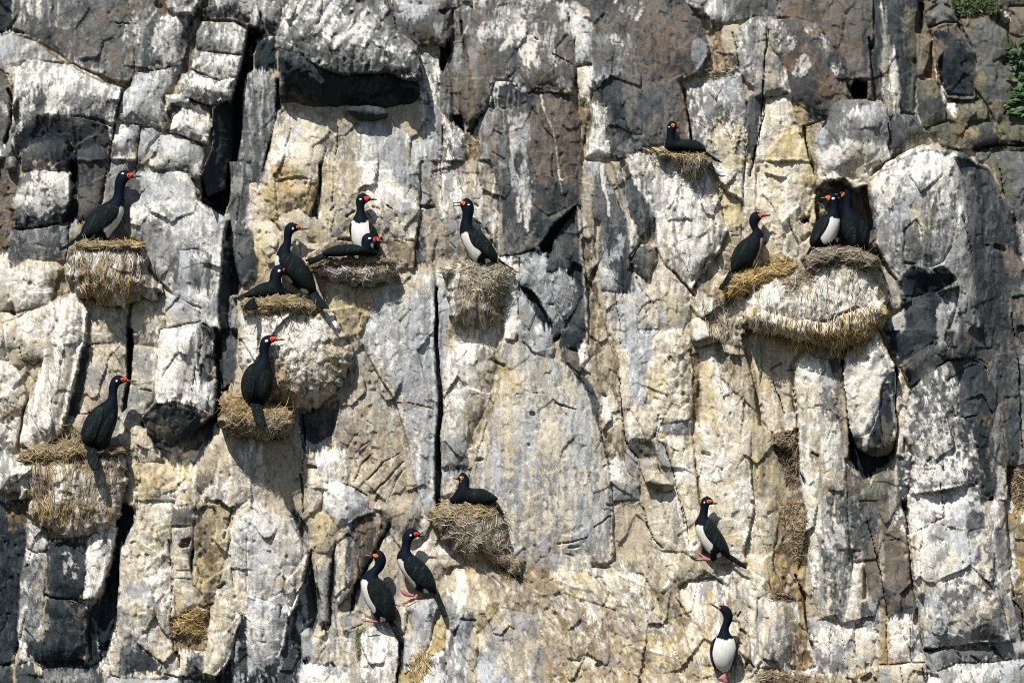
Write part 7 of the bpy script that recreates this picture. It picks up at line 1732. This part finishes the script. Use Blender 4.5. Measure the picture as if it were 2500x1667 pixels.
def plants():
    rg = random.Random(5)
    green = leaf_mat("leaf_green", (0.016, 0.042, 0.014), (0.032, 0.075, 0.022))
    grassy = leaf_mat("grass_green", (0.022, 0.045, 0.013), (0.045, 0.075, 0.022))
    moss = leaf_mat("moss_green", (0.060, 0.095, 0.030), (0.100, 0.140, 0.050))
    def place(L, name, mat, u, v, label, cat, group=None):
        x, z = world_xz(u, v)
        o = link_mesh(name, L.v, L.f, mat, loc=(x, -float(look(PT, u, v)) / 100, z))
        return tag(o, label, cat, group)
    # broad leaved plants at the right edge
    for (t, spots, label) in (
        ('30', [(2230, 480), (2280, 420), (2330, 520), (2260, 560), (2320, 640), (2380, 500), (2400, 620), (2290, 700), (2360, 720), (2240, 420), (2330, 760), (2420, 740)], "broad leaved green plant rooted at the upper right edge"),
        ('30', [(2300, 890), (2250, 915), (2360, 880), (2330, 820)], "narrow green leaves reaching left below the broad leaved plant"),
        ('30', [(2290, 1000), (2340, 1020), (2390, 980)], "low rosette of glossy leaves beneath the narrow green leaves")):
        L = Leaves()
        for (x, y) in spots:
            q = P2(t, f"{x},{y}")[0]
            for k in range(9):
                u, v = q[0] + rg.uniform(-9, 9), q[1] + rg.uniform(-9, 9)
                wx, wz = world_xz(u, v)
                pp = float(look(PT, u, v)) + rg.uniform(1.0, 7.0)
                a = rg.uniform(0, 2 * math.pi) if 'narrow' not in label else math.pi + rg.uniform(-0.5, 0.5)
                d = Vector((math.cos(a), -rg.uniform(0.1, 0.7), math.sin(a) * 0.8 + 0.15))
                n = Vector((rg.uniform(-0.5, 0.5), -0.7, rg.uniform(0.3, 1.0)))
                Ln = rg.uniform(0.04, 0.085)
                L.blade(Vector((wx, -pp / 100, wz)), d, n, Ln, Ln * rg.uniform(0.3, 0.5))
        q = P2(t, f"{spots[0][0]},{spots[0][1]}")[0]
        place(L, "leafy_plant", green, q[0], q[1] + 20, label, "plant", "green plants at the right edge")
    # turf at the top right
    L = Leaves(); poly = P2('30', "1680,-80 2090,-80 2112,60 2090,120 1980,95 1880,100 1770,145 1720,70")
    lo, hi = poly.min(0), poly.max(0); k = 0
    while k < 1500:
        u, v = rg.uniform(lo[0], hi[0]), rg.uniform(lo[1], hi[1])
        if sdf_poly(poly, np.array([u]), np.array([v]))[0] > 0: continue
        k += 1
        wx, wz = world_xz(u, v); pp = float(look(PT, u, v)) + rg.uniform(0.2, 5.0)
        d = Vector((rg.uniform(-0.8, 0.8), -rg.uniform(0.1, 0.8), rg.uniform(-0.5, 1.0))); n = Vector((rg.uniform(-0.5, 0.5), -1, rg.uniform(0.1, 0.8)))
        Ln = rg.uniform(0.012, 0.034); L.blade(Vector((wx, -pp / 100, wz)), d, n, Ln, Ln * rg.uniform(0.18, 0.4))
    place(L, "grass_turf", grassy, 2370, 30, "mat of short green turf growing over the rocks at the top right corner", "turf")
    # small tufts of moss and grass
    for (t, pts, n_, label) in (('13', "925,1090 960,1075 1000,1066 985,1095 950,1130 932,1160 946,1250 944,1360 928,1360 926,1240 910,1170 915,1110", 260, "thin strip of green moss running down the white boulder under the lower standing cormorant"),
                               ('20', "640,860 690,870 720,905 700,920 655,890", 70, "tiny green tuft in the brown crack between the two grey columns")):
        L = Leaves(); poly = P2(t, pts); lo, hi = poly.min(0), poly.max(0); k = 0
        while k < n_:
            u, v = rg.uniform(lo[0], hi[0]), rg.uniform(lo[1], hi[1])
            if sdf_poly(poly, np.array([u]), np.array([v]))[0] > 0: continue
            k += 1
            wx, wz = world_xz(u, v); pp = float(look(PT, u, v)) + rg.uniform(0.0, 0.7)
            d = Vector((rg.uniform(-1, 1), -0.5, rg.uniform(-0.8, 0.8))); n = Vector((rg.uniform(-0.4, 0.4), -1, rg.uniform(0, 0.8)))
            Ln = rg.uniform(0.008, 0.018); L.blade(Vector((wx, -pp / 100, wz)), d, n, Ln, Ln * 0.35)
        place(L, "moss_tuft", moss, lo[0] / 2 + hi[0] / 2, hi[1], label, "moss", "small green tufts on the rock")
    # green cord hanging below the great nest
    mc = mat_plain("green_cord", (0.10, 0.21, 0.17), 0.7, 0.3, var=0.35, scale=160)
    T = Tubes()
    base = P2('22', "2252,60 2258,140 2256,240 2248,330 2240,405")
    for k in range(7):
        q = base + np.array([[rg.uniform(-2.2, 2.2), 0] for _ in base]); q[-1, 1] += rg.uniform(-20, 8)
        x, z = world_xz(q[:, 0], q[:, 1])
        p0 = float(look(PT, base[:, 0], base[:, 1]).max()) + 1.0 + rg.uniform(0, 1.0)
        T.add(np.stack([x, np.full(len(x), -p0 / 100), z], -1), [0.0035, 0.004, 0.004, 0.003, 0.001], (0.16, 0.34, 0.27), 5)
    x, z = world_xz(*base[-1])
    o = T.build("green_cord", mc, loc=(x, -p0 / 100, z))
    tag(o, "frayed green cord hanging below the great overhanging nest", "cord")
plants()
